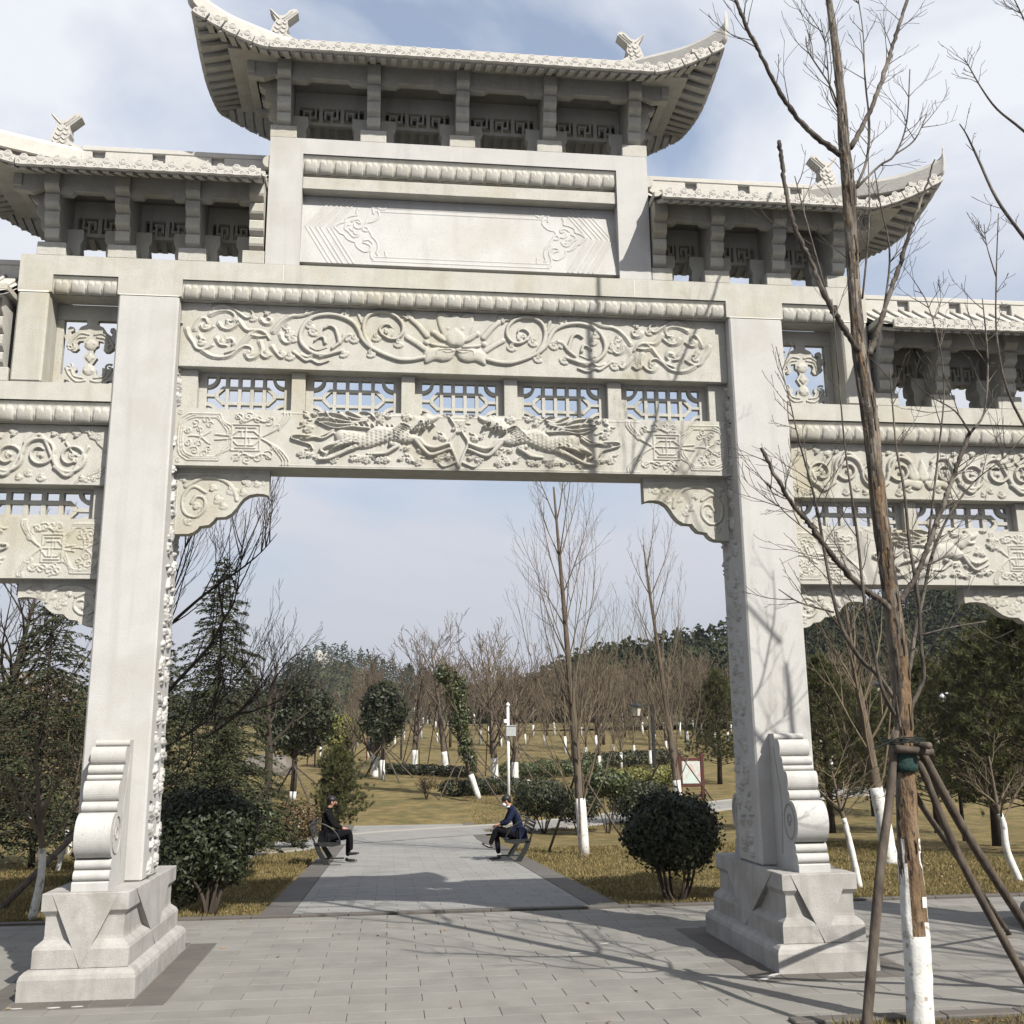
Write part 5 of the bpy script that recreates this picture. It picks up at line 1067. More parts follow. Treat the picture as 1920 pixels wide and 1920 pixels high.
def pine(base, H, R0, label, seed, nb=70, tufts=9, needles=26, group=None, L=.11, m=None, bare=.12):
    """open crown of needle tufts at the twig ends"""
    rng = np.random.RandomState(seed); r2 = random.Random(seed); root = empty('pine_tree', tuple(base), label, 'tree', group); x0, y0, z0 = base; bend = r2.uniform(-.12, .12)
    tk = MB().tube([(x0, y0, z0-.05), (x0+bend, y0, z0+H*.4), (x0+bend*.5, y0, z0+H)], [.024*H, .016*H, .012], 8); obj('trunk', tk.mesh('trunk', bark_d, True), root); b = MB(); C = []; A = []
    for i in range(nb):
        t = bare+(1-bare)*(i+rng.rand())/nb; a = i*2.399+rng.normal(0, .3); Lb = R0*math.sin(math.pi*min(1, .30+.68*t))**.8*rng.uniform(.55, 1.1)*(1.0 if t < .85 else .6)+.08; el = .15+.75*t; p0 = np.array((x0+bend*.7, y0, z0+H*t*.95)); d = np.array((math.cos(a)*math.cos(el), math.sin(a)*math.cos(el), math.sin(el)*.8)); p1 = p0+d*Lb*.6; p2 = p0+d*Lb+np.array((0, 0, .12*Lb)); b.tube([p0, p1, p2], [.010+.006*Lb, .007, .004], 4, cap=False)
        for j in range(tufts):
            w = .35+.65*rng.rand(); q = p0+(p2-p0)*w+rng.normal(0, .10*Lb+.03, 3); C.append(q); A.append(d*.6+np.array((0, 0, .8))+rng.normal(0, .35, 3)); b.tube([p0+(p2-p0)*w*.85, q], [.004, .003], 3, cap=False)
    obj('branches', b.mesh('branches', bark_d, True), root); C = np.array(C); A = np.array(A); A /= np.linalg.norm(A, axis=1, keepdims=True); n = len(C); C = np.repeat(C, needles, 0)+rng.normal(0, .018, (n*needles, 3)); A = np.repeat(A, needles, 0)+rng.normal(0, .62, (n*needles, 3)); A /= np.linalg.norm(A, axis=1, keepdims=True)
    s_ = np.cross(A, rng.normal(0, 1, A.shape)); s_ /= np.linalg.norm(s_, axis=1, keepdims=True); e = L*rng.uniform(.6, 1.15, len(C))[:, None]; wd = .009
    V = np.stack([C-s_*wd, C+s_*wd, C+A*e], 1).reshape(-1, 3); obj('foliage', np_mesh('foliage', V, np.arange(len(V)).reshape(-1, 3), m or needle_p), root); return root
def G3(p): return (p[0], p[1], terr(p[0], p[1]))

# ---- the peeling tree in front of the right pillar
peel_o = mat('orange_inner_bark', (0.175, 0.115, 0.062), 0.85, var=(0.085, 0.054, 0.032), scale=17, bump=.03, bscale=34, stretch=(1, 1, .30), speck=((0.03, 0.02, 0.014), 34), stain=(0.23, 0.165, 0.10), stain_scale=6)
peel_p = mat('pale_outer_bark', (0.21, 0.185, 0.15), 0.85, var=(0.095, 0.075, 0.055), scale=16, bump=.02, bscale=38, stretch=(1, 1, .25), speck=((0.04, 0.03, 0.022), 24))
limb_m = mat('mottled_limb_bark', (0.085, 0.070, 0.056), 0.85, var=(0.030, 0.025, 0.021), scale=15, bump=.014, bscale=45, stretch=(1, 1, .4), stain=(0.20, 0.18, 0.15), stain_scale=5)
TR = [(3.265,-2.68,-0.037,0.1),(3.287,-2.68,0.467,0.1014),(3.291,-2.68,0.889,0.0985),(3.303,-2.68,1.4,0.0875),(3.341,-2.68,2.049,0.0848),(3.36,-2.68,2.467,0.0858),(3.356,-2.68,2.982,0.0956),(3.333,-2.68,3.51,0.0815),(3.31,-2.68,3.961,0.0757),(3.298,-2.68,4.706,0.0772),(3.264,-2.68,5.282,0.0759),(3.263,-2.68,5.876,0.0677),(3.281,-2.68,6.54,0.0665),(3.297,-2.68,7.066,0.0697),(3.289,-2.68,7.387,0.063),(3.3,-2.68,7.879,0.049),(3.291,-2.68,8.325,0.0445),(3.27,-2.68,8.836,0.0375),(3.261,-2.68,9.243,0.0328),(3.259,-2.68,10.081,0.0232)]
LIMBS = [[(3.253,-2.68,7.266,0.0314),(2.979,-2.78,7.379,0.0263),(2.751,-2.88,7.517,0.0236),(2.556,-2.98,7.727,0.0211),(2.369,-3.08,8.012,0.0186),(2.225,-3.18,8.19,0.0185),(2.15,-3.18,8.451,0.0163),(2.013,-3.28,8.786,0.0116)],
 [(3.341,-2.68,7.347,0.0266),(3.58,-2.58,7.733,0.0223),(3.798,-2.48,8.165,0.0228),(4.013,-2.38,8.66,0.0207),(4.13,-2.38,8.967,0.0183),(4.295,-2.28,9.333,0.0186),(4.513,-2.18,9.968,0.0136)],
 [(3.282,-2.68,5.321,0.0346),(3.174,-2.73,5.454,0.0298),(3.034,-2.78,5.649,0.0275),(2.929,-2.83,5.794,0.0251),(2.789,-2.88,6.1,0.0251),(2.695,-2.93,6.253,0.025),(2.606,-2.98,6.471,0.0205),(2.569,-2.98,6.745,0.0206),(2.558,-2.98,6.998,0.0207),(2.547,-2.98,7.183,0.0185)],
 [(3.334,-2.68,5.358,0.0323),(3.459,-2.63,5.565,0.0257),(3.585,-2.58,5.858,0.0237),(3.754,-2.53,6.212,0.0241),(3.932,-2.48,6.62,0.0196),(4.084,-2.43,6.941,0.0149),(4.223,-2.38,7.213,0.0101),(4.324,-2.38,7.471,0.0076)],
 [(3.35,-2.68,3.112,0.0371),(3.191,-2.78,3.208,0.0302),(3.027,-2.83,3.295,0.0279),(2.813,-2.93,3.462,0.0255),(2.671,-2.98,3.611,0.0233),(2.535,-3.03,3.776,0.0211),(2.402,-3.08,3.9,0.0189),(2.231,-3.18,4.118,0.0166),(2.13,-3.18,4.345,0.0146)],
 [(3.424,-2.68,3.209,0.0285),(3.532,-2.63,3.341,0.0265),(3.646,-2.58,3.471,0.0246),(3.78,-2.53,3.691,0.0249),(3.908,-2.48,3.912,0.0229),(4.036,-2.43,4.124,0.0232),(4.155,-2.38,4.326,0.0211),(4.259,-2.38,4.548,0.0213),(4.407,-2.33,4.794,0.0192)]]
SHOOTS = [[(3.389,-2.58,2.344,0.0216),(3.113,-2.78,2.61,0.0191),(2.951,-2.88,2.708,0.0189),(2.801,-2.98,2.865,0.0166),(2.738,-2.98,3.039,0.0146),(2.692,-2.98,3.325,0.0126),(2.662,-2.98,3.611,0.0127),(2.635,-2.98,3.888,0.0106),(2.593,-2.98,4.142,0.0086),(2.482,-3.08,4.444,0.0064),(2.421,-3.08,4.828,0.0043),(2.346,-3.08,5.237,0.0033)],
 [(3.368,-2.58,2.217,0.0194),(3.1,-2.88,2.467,0.0146),(3.057,-2.88,2.753,0.0126),(3.012,-2.88,3.142,0.0127),(2.999,-2.88,3.695,0.0108),(2.928,-2.98,4.077,0.0086),(2.908,-2.98,4.484,0.0065),(2.907,-2.98,5.062,0.0055),(2.859,-3.08,5.678,0.0044)],
 [(3.406,-2.68,2.34,0.0214),(3.566,-2.58,2.51,0.0174),(3.611,-2.58,2.63,0.0175),(3.612,-2.58,2.87,0.0154),(3.626,-2.58,3.184,0.0155),(3.607,-2.58,3.552,0.0134),(3.595,-2.58,3.762,0.0135),(3.594,-2.58,4.189,0.0114),(3.563,-2.58,4.509,0.0092),(3.562,-2.58,4.84,0.0069),(3.57,-2.58,5.281,0.0047)],
 [(3.521,-2.48,2.607,0.0199),(3.589,-2.43,2.742,0.0178),(3.679,-2.38,3.002,0.0181),(3.787,-2.38,3.316,0.0137),(3.881,-2.38,3.613,0.0138),(4.07,-2.28,3.904,0.0117),(4.212,-2.28,4.114,0.0095),(4.503,-2.18,4.389,0.0072),(4.785,-2.18,4.595,0.0049),(5.119,-2.08,4.878,0.005)],
 [(3.352,-2.63,5.902,0.0094),(3.454,-2.58,6.34,0.0096),(3.518,-2.58,6.763,0.0073),(3.557,-2.58,7.302,0.0049),(3.606,-2.58,7.969,0.005),(3.594,-2.58,8.652,0.0038)], [(3.362,-2.68,6.953,0.0144),(3.541,-2.58,7.302,0.0122),(3.629,-2.53,7.724,0.01),(3.654,-2.48,8.212,0.0076),(3.68,-2.48,8.735,0.0051),(3.662,-2.48,9.148,0.0052)],
 [(3.367,-2.68,6.953,0.0144),(3.692,-2.53,7.286,0.0099),(3.877,-2.48,7.438,0.01),(4.085,-2.38,7.852,0.0076),(4.176,-2.38,8.437,0.0052)], [(3.877,-2.48,7.438,0.0075),(4.148,-2.38,7.674,0.0076),(4.361,-2.28,8.028,0.0052)],
 [(3.265,-2.68,7.766,0.0098),(3.152,-2.78,7.909,0.0073),(3.013,-2.83,8.083,0.0072),(2.924,-2.88,8.177,0.0048),(2.915,-2.88,8.313,0.0036)], [(3.257,-2.68,7.738,0.0073),(3.198,-2.68,7.955,0.0074),(3.173,-2.73,8.279,0.0061),(3.156,-2.73,8.457,0.0049),(3.116,-2.78,8.602,0.0037)],
 [(3.446,-2.58,5.425,0.0117),(3.619,-2.53,5.958,0.0096),(3.731,-2.48,6.456,0.0097),(3.684,-2.48,6.935,0.0074),(3.662,-2.48,7.26,0.005)], [(2.949,-2.78,5.892,0.0092),(2.865,-2.83,6.188,0.0092),(2.767,-2.88,6.559,0.0069),(2.663,-2.98,6.852,0.0046)],
 [(3.78,-2.53,3.691,0.0113),(3.974,-2.48,4.446,0.0093),(4.137,-2.43,5.104,0.0071),(4.175,-2.38,5.58,0.0061),(4.085,-2.38,6.045,0.0049),(3.99,-2.38,6.12,0.0037)], [(4.375,-2.38,4.767,0.0143),(4.592,-2.28,4.991,0.0097),(4.706,-2.23,5.397,0.0099),(4.765,-2.18,5.734,0.0075),(4.773,-2.18,6.164,0.005)], [(4.375,-2.38,4.767,0.0119),(4.251,-2.38,4.974,0.0072),(3.986,-2.43,5.099,0.0059),(3.778,-2.48,5.275,0.0047)],
 [(2.702,-2.98,3.081,0.0083),(2.414,-3.03,3.148,0.0062),(2.23,-3.08,3.244,0.0041)], [(3.625,-2.58,2.949,0.0066),(4.037,-2.38,3.039,0.0068),(4.393,-2.28,3.097,0.0046)], [(2.667,-2.98,3.624,0.0063),(2.46,-3.03,3.762,0.0053),(2.284,-3.08,3.899,0.0042),(2.182,-3.13,4.078,0.0031)]]
TB = (TR[0][0], TR[0][1], 0.0)
t0 = empty('peeling_tree', TB, 'slender bare tree with orange peeling bark and whitewashed foot, nearest the camera', 'tree')
tr = [(x, y, max(z, -.03), r) for x, y, z, r in TR]; tr[0] = (TR[0][0], TR[0][1], -.04, TR[0][3])
c = catmull([q[:3] for q in tr], 12); rr = np.interp(np.linspace(0, 1, len(c)), np.linspace(0, 1, len(tr)), [q[3] for q in tr])*np.interp(c[:, 2], [0, 1, 2.5, 12], [1, .95, .86, .84])
rng = random.Random(8); V = []; nseg = 30; MI = []
for i, (p, r_) in enumerate(zip(c, rr)):
    for j in range(nseg):
        a = j*2*math.pi/nseg; f = mn.noise(Vector((math.cos(a)*1.6, math.sin(a)*1.6, p[2]*1.8)))
        scar = math.cos(a+1.30+.35*math.sin(p[2]*1.7)) > .35+.5*mn.noise(Vector((p[2]*2.2, 3, 1)))+max(0, 1.45-p[2])*.75 and .62 < p[2]
        rad = r_*(1+.10*f+.10*mn.noise(Vector((math.cos(a)*5, math.sin(a)*5, p[2]*7))))*(.86 if scar else 1.02); V.append((p[0]+rad*math.cos(a), p[1]+rad*math.sin(a), p[2]))
F = []; n = len(c)
for i in range(n-1):
    for j in range(nseg):
        F.append((i*nseg+j, i*nseg+(j+1) % nseg, (i+1)*nseg+(j+1) % nseg, (i+1)*nseg+j)); z = c[i][2]; a = (j+.5)*2*math.pi/nseg
        scar = math.cos(a+1.30+.35*math.sin(z*1.7)) > .35+.5*mn.noise(Vector((z*2.2, 3, 1)))+max(0, 1.45-z)*.75 and .62 < z
        q_ = mn.noise(Vector((math.cos(a)*2.1, math.sin(a)*2.1, z*1.6)))
        MI.append(2 if (z < 1.10-.10*math.sin(a*3)+.28*mn.noise(Vector((math.cos(a)*4, math.sin(a)*4, z*3))) and not scar) else (1 if (scar and (z < 2.75 or (z < 4.2 and q_ > .0))) or (z > 3.0 and q_ > .36) else (3 if z > 2.2 and mn.noise(Vector((math.cos(a)*3.3, math.sin(a)*3.3, z*3.1+9))) > -.08 else 0)))
obj('trunk', np_mesh('trunk', np.array(V), np.array(F), [peel_p, peel_o, lime, limb_m], True, MI), t0)
b = MB()                        # torn strips of bark standing off the trunk
for k in range(70):
    i = rng.randrange(27, n-30); a = rng.uniform(-2.9, .2); p = c[i]; r_ = rr[i]; L_ = rng.uniform(.07, .24); w_ = rng.uniform(.004, .013); o_ = rng.uniform(.002, .016)
    pts = []
    for t in (0, .5, 1):
        for s_ in (-1, 1): aa = a+s_*w_/r_/2; q = r_*1.02+o_*t*t*2; pts.append((p[0]+q*math.cos(aa), p[1]+q*math.sin(aa), p[2]+L_*(t-.5)*rng.choice([1, 1])))
    inn = [(x-(x-p[0])*.06, y-(y-p[1])*.06, z) for x, y, z in pts]
    b.add(pts+inn, [(0, 1, 3, 2), (2, 3, 5, 4), (6, 8, 9, 7), (8, 10, 11, 9), (0, 2, 8, 6), (2, 4, 10, 8), (1, 7, 9, 3), (3, 9, 11, 5), (4, 5, 11, 10), (0, 6, 7, 1)])
tag(obj('bark_flakes', b.mesh('bark_flakes', bark), t0), kind='stuff')
for L_ in LIMBS:
    b = MB(); cc = catmull([q[:3] for q in L_], 9); q = np.interp(np.linspace(0, 1, len(cc)), np.linspace(0, 1, len(L_)), [w[3] for w in L_]); cc = cc+np.array([[rng.gauss(0, .004), rng.gauss(0, .004), 0] for _ in cc]); b.tube(cc, q*.9*(1+.13*np.array([rng.uniform(-1, 1) for _ in q])+.16*np.array([rng.random() < .06 for _ in q])), 9); obj('limb', b.mesh('limb', limb_m, True), t0)
b = MB(); tw = random.Random(21)
for L_ in SHOOTS:
    cc = catmull([q[:3] for q in L_], 4); q = np.interp(np.linspace(0, 1, len(cc)), np.linspace(0, 1, len(L_)), [w[3] for w in L_]); b.tube(cc, np.maximum(q, .0035), 6)
for L_ in LIMBS[:2]+LIMBS[4:]+SHOOTS+[TR[9:17]]:
    cc = catmull([q[:3] for q in L_], 4); m_ = max(3, int(len(cc)*.42))
    for k in range(m_):
        i = tw.randrange(int(len(cc)*.25), len(cc)-1); d = Vector(cc[i+1]-cc[i]).normalized(); ax = Vector((tw.gauss(0, .35), 1, tw.gauss(0, .3))); nd = Matrix.Rotation(tw.choice([-1, 1])*tw.uniform(.45, .95), 3, ax) @ d
        grow(b, cc[i], nd, tw.uniform(.18, .62), .0055, 1, tw, .35, 3, .55, .5, .13, 3, .0022)
obj('twigs', b.mesh('twigs', limb_m, True), t0)
# poles, crossbars and binding
COLR = (3.32,-2.68,2.016)
POLES = [[(2.71,-2.95,0.052), (2.962,-2.85,1.111), (3.139,-2.75,1.647), (3.253,-2.72,2.174)],
         [(4.617,-2.0,0.556), (3.932,-2.4,1.366), (3.442,-2.68,2.073)], [(4.349,-2.35,0.212), (3.808,-2.5,1.172), (3.473,-2.62,1.944)], [(4.526,-1.2,1.001), (3.556,-2.4,1.623), (3.43,-2.5,1.88)]]
st = empty('tree_stakes', (TB[0], TB[1], 0), 'four brown poles lashed round the peeling tree with crossbars and green wrapping', 'tree support')
for i, P_ in enumerate(POLES):
    P_ = [Vector(q) for q in P_]
    lo, hi = P_[0], P_[1]; t = lo.z/(hi.z-lo.z); P_ = [lo-(hi-lo)*(t+.02)]+P_ if lo.z > 0 else [Vector((lo.x, lo.y, -.02))]+P_[1:]
    b = MB(); cc = catmull([tuple(q) for q in P_], 6); q = np.linspace((.042, .037, .037, .027)[i], (.030, .036, .030, .024)[i], len(cc)); b.tube(cc, q*(1+.05*np.array([rng.uniform(-1, 1) for _ in q])), 9); obj('pole', b.mesh('pole', pole_m, True), st)
cx_, cy_, cz_ = COLR
b = MB().tube([(cx_-.12, cy_-.13, cz_+.02), (cx_+.19, cy_-.10, cz_-.01)], [.032, .030], 8); obj('crossbar', b.mesh('crossbar', pole_m, True), st)
b = MB().tube([(cx_+.12, cy_-.20, cz_+.04), (cx_+.06, cy_+.25, cz_+.05)], [.028, .028], 8); obj('crossbar', b.mesh('crossbar', pole_m, True), st)
b = MB().lathe([(.098, -.14), (.104, -.10), (.104, .02), (.097, .05)], (cx_, cy_, cz_-.02), 14); obj('wrapping', b.mesh('wrapping', mat('green_wrap', (0.012, 0.035, 0.030), .8, bump=.01, bscale=30), True), st)
b = MB()
for k in range(4): b.tube([(cx_+.14*math.cos(a)*(1+.08*k), cy_+.14*math.sin(a), cz_+.06+.012*k+.01*math.sin(3*a)) for a in np.linspace(0, 6.283, 15)], .005, 4)
b.tube([(cx_+.05, cy_-.1, cz_+.07), (cx_-.10, cy_-.14, cz_+.10), (cx_-.30, cy_-.12, cz_+.02)], .006, 4); obj('wire', b.mesh('wire', tie_m), st)

# ---- shrubs near the gate
def cs_from(*a): return a
x, y = (-3.021,3.709); z = terr(x, y)
shrub('large_shrub', (x, y+.2, z), [(x-.12, y+.55, z+.90, .58, .6, .55), (x-.40, y+.5, z+.62, .5, .5, .55), (x+.22, y+.45, z+1.10, .36, .45, .34), (x-.30, y+.9, z+1.22, .55, .6, .36), (x+.16, y+.4, z+.62, .32, .4, .30), (x-.05, y+.5, z+1.38, .22, .3, .16)], 15000, .037, leaf_dk, 'large dark glossy leaved shrub growing just behind the left pedestal', seed=3, stems=9, stem_r=.03, stem_h=.6, loose=1100)
x, y = (3.167,3.851); z = terr(x, y)
shrub('ball_bush', (x, y, z), [(x, y, z+.92, .62, .64, .50), (x+.05, y, z+.72, .54, .52, .36), (x-.30, y, z+.86, .40, .45, .34), (x+.28, y, z+1.02, .36, .4, .36), (x-.12, y, z+1.20, .36, .4, .24)], 13000, .038, leaf_dk, 'dark clipped ball shaped bush on forked stems left of the right pillar', 'bush', seed=5, stems=11, stem_r=.028, stem_h=.4, inner=.62, spread=.5, loose=1000)
def rb(px, w, h, m, label, n=3200, size=.05, cat='bush', seed=1, name='round_bush', low=.0, **k):
    x, y = px; z = terr(x, y); w_ = w/2; shrub(name, (x, y, z), [(x, y, z+low+(h-low)*.55, w_, w_*.9, (h-low)*.47), (x-w_*.35, y+.1, z+low+(h-low)*.45, w_*.6, w_*.6, (h-low)*.38), (x+w_*.38, y, z+low+(h-low)*.48, w_*.58, w_*.55, (h-low)*.40)], n, size, m, label, cat, seed=seed, **k)
rb((-3.993,15.783), 1.45, 1.35, leaf_md, 'fresh green rounded bush behind the large dark shrub', 4200, .05, seed=6)
rb((-3.27,19.321), 1.5, 1.25, leaf_rd, 'reddish brown rounded bush left of the seated man in black', 4200, .048, seed=7)
rb((4.256,23.703), 2.1, 1.75, leaf_dk, 'dark bush with bare lower stems behind the man in the blue jacket', 4800, .055, seed=8, low=.35)
rb((5.234,22.841), 1.5, 1.5, leaf_dk, 'small dark bush hidden behind the whitewashed tree', 2600, .055, seed=9, low=.2)
rb((6.249,23.194), 1.6, 2.0, leaf_md, 'flat topped green bush on branching stems right of the whitewashed tree', 3600, .055, seed=10, low=1.0)
rb((8.212,26.617), 2.6, 1.55, leaf_dk, 'broad dark bush behind the ball shaped bush', 5200, .06, seed=11)
def hedge(p0, p1, d, h, m, label, n, size, seed):
    x0, y0 = p0; x1, y1 = p1; k = max(3, int(math.hypot(x1-x0, y1-y0)/.9)); cs = []; r2 = random.Random(seed)
    for i in range(k+1):
        t = i/k; x = x0+(x1-x0)*t; y = y0+(y1-y0)*t; cs.append((x, y, terr(x, y)+h*.5, .75, d/2, h*.52*r2.uniform(.9, 1.1)))
    shrub('hedge', (x0, y0, terr(x0, y0)), cs, n, size, m, label, 'hedge', seed=seed, stems=6, inner=.6, stem_h=.3)
hedge(*[(2.148,37.327),(4.984,37.854)], 1.3, .72, leaf_dk, 'low dark green hedge behind the white camera pole', 3600, .07, 12)
hedge(*[(-0.721,49.025),(3.269,46.492)], 1.5, .55, leaf_dk, 'low hedge at the far edge of the dry lawn', 3200, .08, 13)
hedge(*[(9.814,38.951),(12.997,39.99)], 2.2, 1.0, leaf_yl, 'yellow green clipped hedge in front of the red notice board', 4200, .075, 14)
hedge(*[(5.678,44.873),(10.276,46.585)], 3.0, .9, leaf_md, 'mid green clipped hedge behind the white camera pole', 4600, .08, 15)
hedge(*[(10.757,50.686),(16.492,52.913)], 3.0, .9, leaf_dk, 'dark green far hedge below the brown slope', 3600, .09, 16)

# ---- whitewashed bare trees
def up_tree(px, Hpx, label, seed, r, hw, crown, staked=0, lean=0.0, group=None, sp=.9, stem_h=1.0, frac=.8, **k):
    x, y = px; z = terr(x, y); d = y+10.68; H_ = Hpx*d/1935.0; pts = [(x, y, z-.05), (x-.02+lean*.15, y, z+H_*.2), (x+lean*.5, y, z+H_*.5), (x+lean, y, z+H_*frac)]
    return bare_tree((x, y, z), pts, [r*1.15, r, r*.62, r*.2], label, seed, hw, crown, group, staked, sp, stem_h=stem_h, **k)
up_tree((3.778,13.948), 700, 'bare tree with a half whitewashed trunk right of the blue jacketed man', 31, .115, 1.25, dict(start=.14, kids=32, L=4.3, ang=.46, up=.5, depth=2, sub=5, r=.018, wig=.055, ratio=.42), 3, -.55, sp=1.25, stem_h=1.75, frac=.98)
up_tree((11.197,32.476), 500, 'bare upright tree with a white foot beside the red notice board', 32, .15, 1.0, dict(start=.16, kids=24, L=5.0, ang=.55, up=.65, depth=2, sub=5, r=.026, wig=.055, ratio=.42, rmin=.005), 3, -1.1, sp=2.2, stem_h=2.3, frac=.98)
x, y = (8.894,9.256); z = terr(x, y)
bare_tree((x, y, z), [(x, y, z-.05), (x-.05, y, z+.6), (x-.16, y, z+1.45), (x-.25, y, z+2.5), (x-.40, y, z+3.8), (x-.5, y, z+5.4)], [.16, .14, .115, .085, .06, .02], 'leaning tree with a thick whitewashed trunk behind the peeling tree', 33, 1.42, dict(start=.35, kids=16, L=3.0, ang=.6, up=.6, depth=2, sub=4, r=.03, wig=.07))
x, y = (9.037,5.282); z = terr(x, y)
bare_tree((x, y, z), [(x+.05, y, z-.05), (x-.12, y, z+.45), (x-.13, y, z+.85), (x-.20, y, z+1.15), (x-.25, y, z+1.9)], [.055, .05, .045, .035, .01], 'thin crooked whitewashed sapling at the right edge', 34, 1.02, dict(start=.5, kids=9, L=1.1, ang=.8, up=.1, depth=2, sub=4, r=.02))
x, y = (6.389,5.135); z = terr(x, y)
bare_tree((x, y, z), [(x, y, z-.05), (x-.08, y, z+.5), (x-.16, y, z+.95), (x-.22, y, z+1.2), (x-.30, y, z+1.7)], [.048, .044, .036, .03, .01], 'thin leaning whitewashed sapling just right of the pedestal', 35, 1.0, dict(start=.55, kids=10, L=1.2, ang=.9, up=.05, depth=2, sub=4, r=.02))
x, y = (-5.213,3.59); z = terr(x, y)+.0
bare_tree((x, y+.25, z), [(x, y+.25, z-.05), (x+.07, y+.25, z+.45), (x+.06, y+.25, z+.85), (x-.02, y+.25, z+1.3), (x-.15, y+.25, z+2.3)], [.05, .045, .042, .035, .012], 'thin bent sapling with a whitewashed foot at the far left', 36, .86, dict(start=.5, kids=12, L=1.5, ang=.8, up=.25, depth=2, sub=4, r=.02))
for i, (px, lb) in enumerate((((-7.537,12.758), 'slender whitewashed sapling in front of the left conifers'), ((-9.16,19.157), 'second slender whitewashed sapling, further back on the left'))):
    x, y = px; z = terr(x, y); bare_tree((x, y, z), [(x, y, z-.05), (x+.12, y, z+.6), (x+.2, y, z+1.4), (x+.3, y, z+2.4)], [.05, .045, .03, .012], lb, 37+i, .8, dict(start=.4, kids=9, L=1.4, ang=.8, up=.2, depth=1, sub=4, r=.02), group='saplings left of the gate')
b = MB().tube([(-6.243,5.0,-0.296), (-5.432,6.5,0.897)], [.05, .045], 8); tag(obj('leaning_pole', b.mesh('leaning_pole', pole_m, True)), 'dark round pole leaning diagonally at the far left edge', 'pole')
x, y = (3.219,36.362); z = terr(x, y)
iv = bare_tree((x, y, z), [(x, y, z-.05), (x-.45, y, z+1.3), (x-.9, y, z+3.0), (x-1.1, y, z+5.0), (x-1.6, y, z+6.2)], [.13, .115, .095, .07, .025], 'leaning tree wrapped in ivy with a white foot, braced by poles', 41, 1.0, dict(start=.3, kids=10, L=3.0, ang=.5, up=.4, depth=2, sub=4, r=.04, rmin=.006), None, 4, 1.9, stem_h=2.0)
V, F = leaves(3600, blob_fn([(x-.6, y, z+2.2, .35, .35, .8), (x-.85, y, z+3.4, .5, .5, .9), (x-1.0, y, z+4.6, .6, .55, .8), (x-1.5, y, z+5.4, .55, .5, .5), (x-.3, y, z+1.5, .25, .25, .5)], .2), .085, np.random.RandomState(4)); obj('ivy', np_mesh('ivy', V, F, leaf_md), iv)
for i, (px, Hp, ln, lb) in enumerate((((0.718,51.121), 235, .4, 'tall bare park tree with a white foot, leftmost of the propped group'), ((2.451,49.479), 262, -.9, 'tall bare park tree with a sinuous trunk in the propped group'), ((4.762,44.432), 250, -.5, 'bare park tree with a white foot just left of the camera pole'), ((-1.489,47.158), 120, .1, 'small propped tree with a white foot near the round evergreen'), ((5.516,42.101), 190, .1, 'bare propped tree just right of the camera pole'))):
    up_tree(px, Hp, lb, 51+i, .165, 1.1, dict(start=.34, kids=17, L=4.2, ang=.75, up=.45, depth=3, sub=4, r=.055, rmin=.009, ratio=.5, wig=.12), 4, ln, 'propped park trees beyond the lawn', 2.6, 4.0 if Hp > 200 else 1.8, .85, twig=twig_b)
# evergreens beyond the left lawn
def broad_tree(px, Hpx, wpx, lb, seed, n, m=leaf_dk, stem=.33, size=.10, staked=4, hw=.5):
    x, y = px; z = terr(x, y); s_ = (y+10.68)/1935.0; H_ = Hpx*s_; w_ = wpx*s_/2; root = empty('evergreen_tree', (x, y, z), lb, 'tree'); rng = np.random.RandomState(seed)
    b = MB().tube([(x, y, z-.05), (x+.05, y, z+H_*stem*.6), (x, y, z+H_*.7)], [.15, .13, .05], 9); tk = obj('trunk', b.mesh('trunk', bark_d, True), root)
    b = MB().tube([(x, y, z-.04), (x+.02, y, z+hw)], [.158, .148], 9); obj('whitewash', b.mesh('whitewash', lime, True), tk); b = MB(); r2 = random.Random(seed)
    for i in range(9): a = i*2.4; b.tube([(x, y, z+H_*stem), (x+w_*.35*math.cos(a), y+w_*.35*math.sin(a), z+H_*(stem+.15)), (x+w_*.7*math.cos(a), y+w_*.7*math.sin(a), z+H_*(.55+.3*r2.random()))], [.07, .05, .015], 5, cap=False)
    obj('limbs', b.mesh('limbs', bark_d, True), root); cs = [(x, y, z+H_*.68, w_*.92, w_*.8, H_*.30)]
    for i in range(9): a = i*.7; cs.append((x+w_*.55*math.cos(a), y+w_*.4*math.sin(i*1.9), z+H_*(.66+.20*math.sin(a)), w_*.42, w_*.42, H_*.15))
    V, F = leaves(n, blob_fn(cs, .35), size, rng); obj('foliage', np_mesh('foliage', V, F, m), root)
    L = []
    for i in range(staked):
        a = .5+i*6.283/max(1, staked); fx, fy = x+math.cos(a)*1.9, y+math.sin(a)*1.9; L.append(MB().tube([(fx, fy, terr(fx, fy)-.02), (x, y, z+H_*stem*.85)], [.045, .035], 6))
    add_stakes(root, L)
broad_tree((-4.907,36.757), 216, 160, 'round crowned dark evergreen tree propped by poles on the far left lawn', 61, 8500, size=.10, hw=.35)
broad_tree((-1.103,45.333), 178, 95, 'sparser evergreen tree right of the round crowned one', 62, 4200, leaf_dk, .40, .12, 4, 1.0)
broad_tree((-3.546,52.971), 95, 80, 'pale green round tree behind the pine bush', 63, 2600, leaf_yl, .2, .12, 0, .3)
x, y = (-2.412,25.395); pine((x, y, terr(x, y)), 2.75, 1.05, 'bushy green pine behind the seated man in black', 64, 95, 12, 26, L=.13)
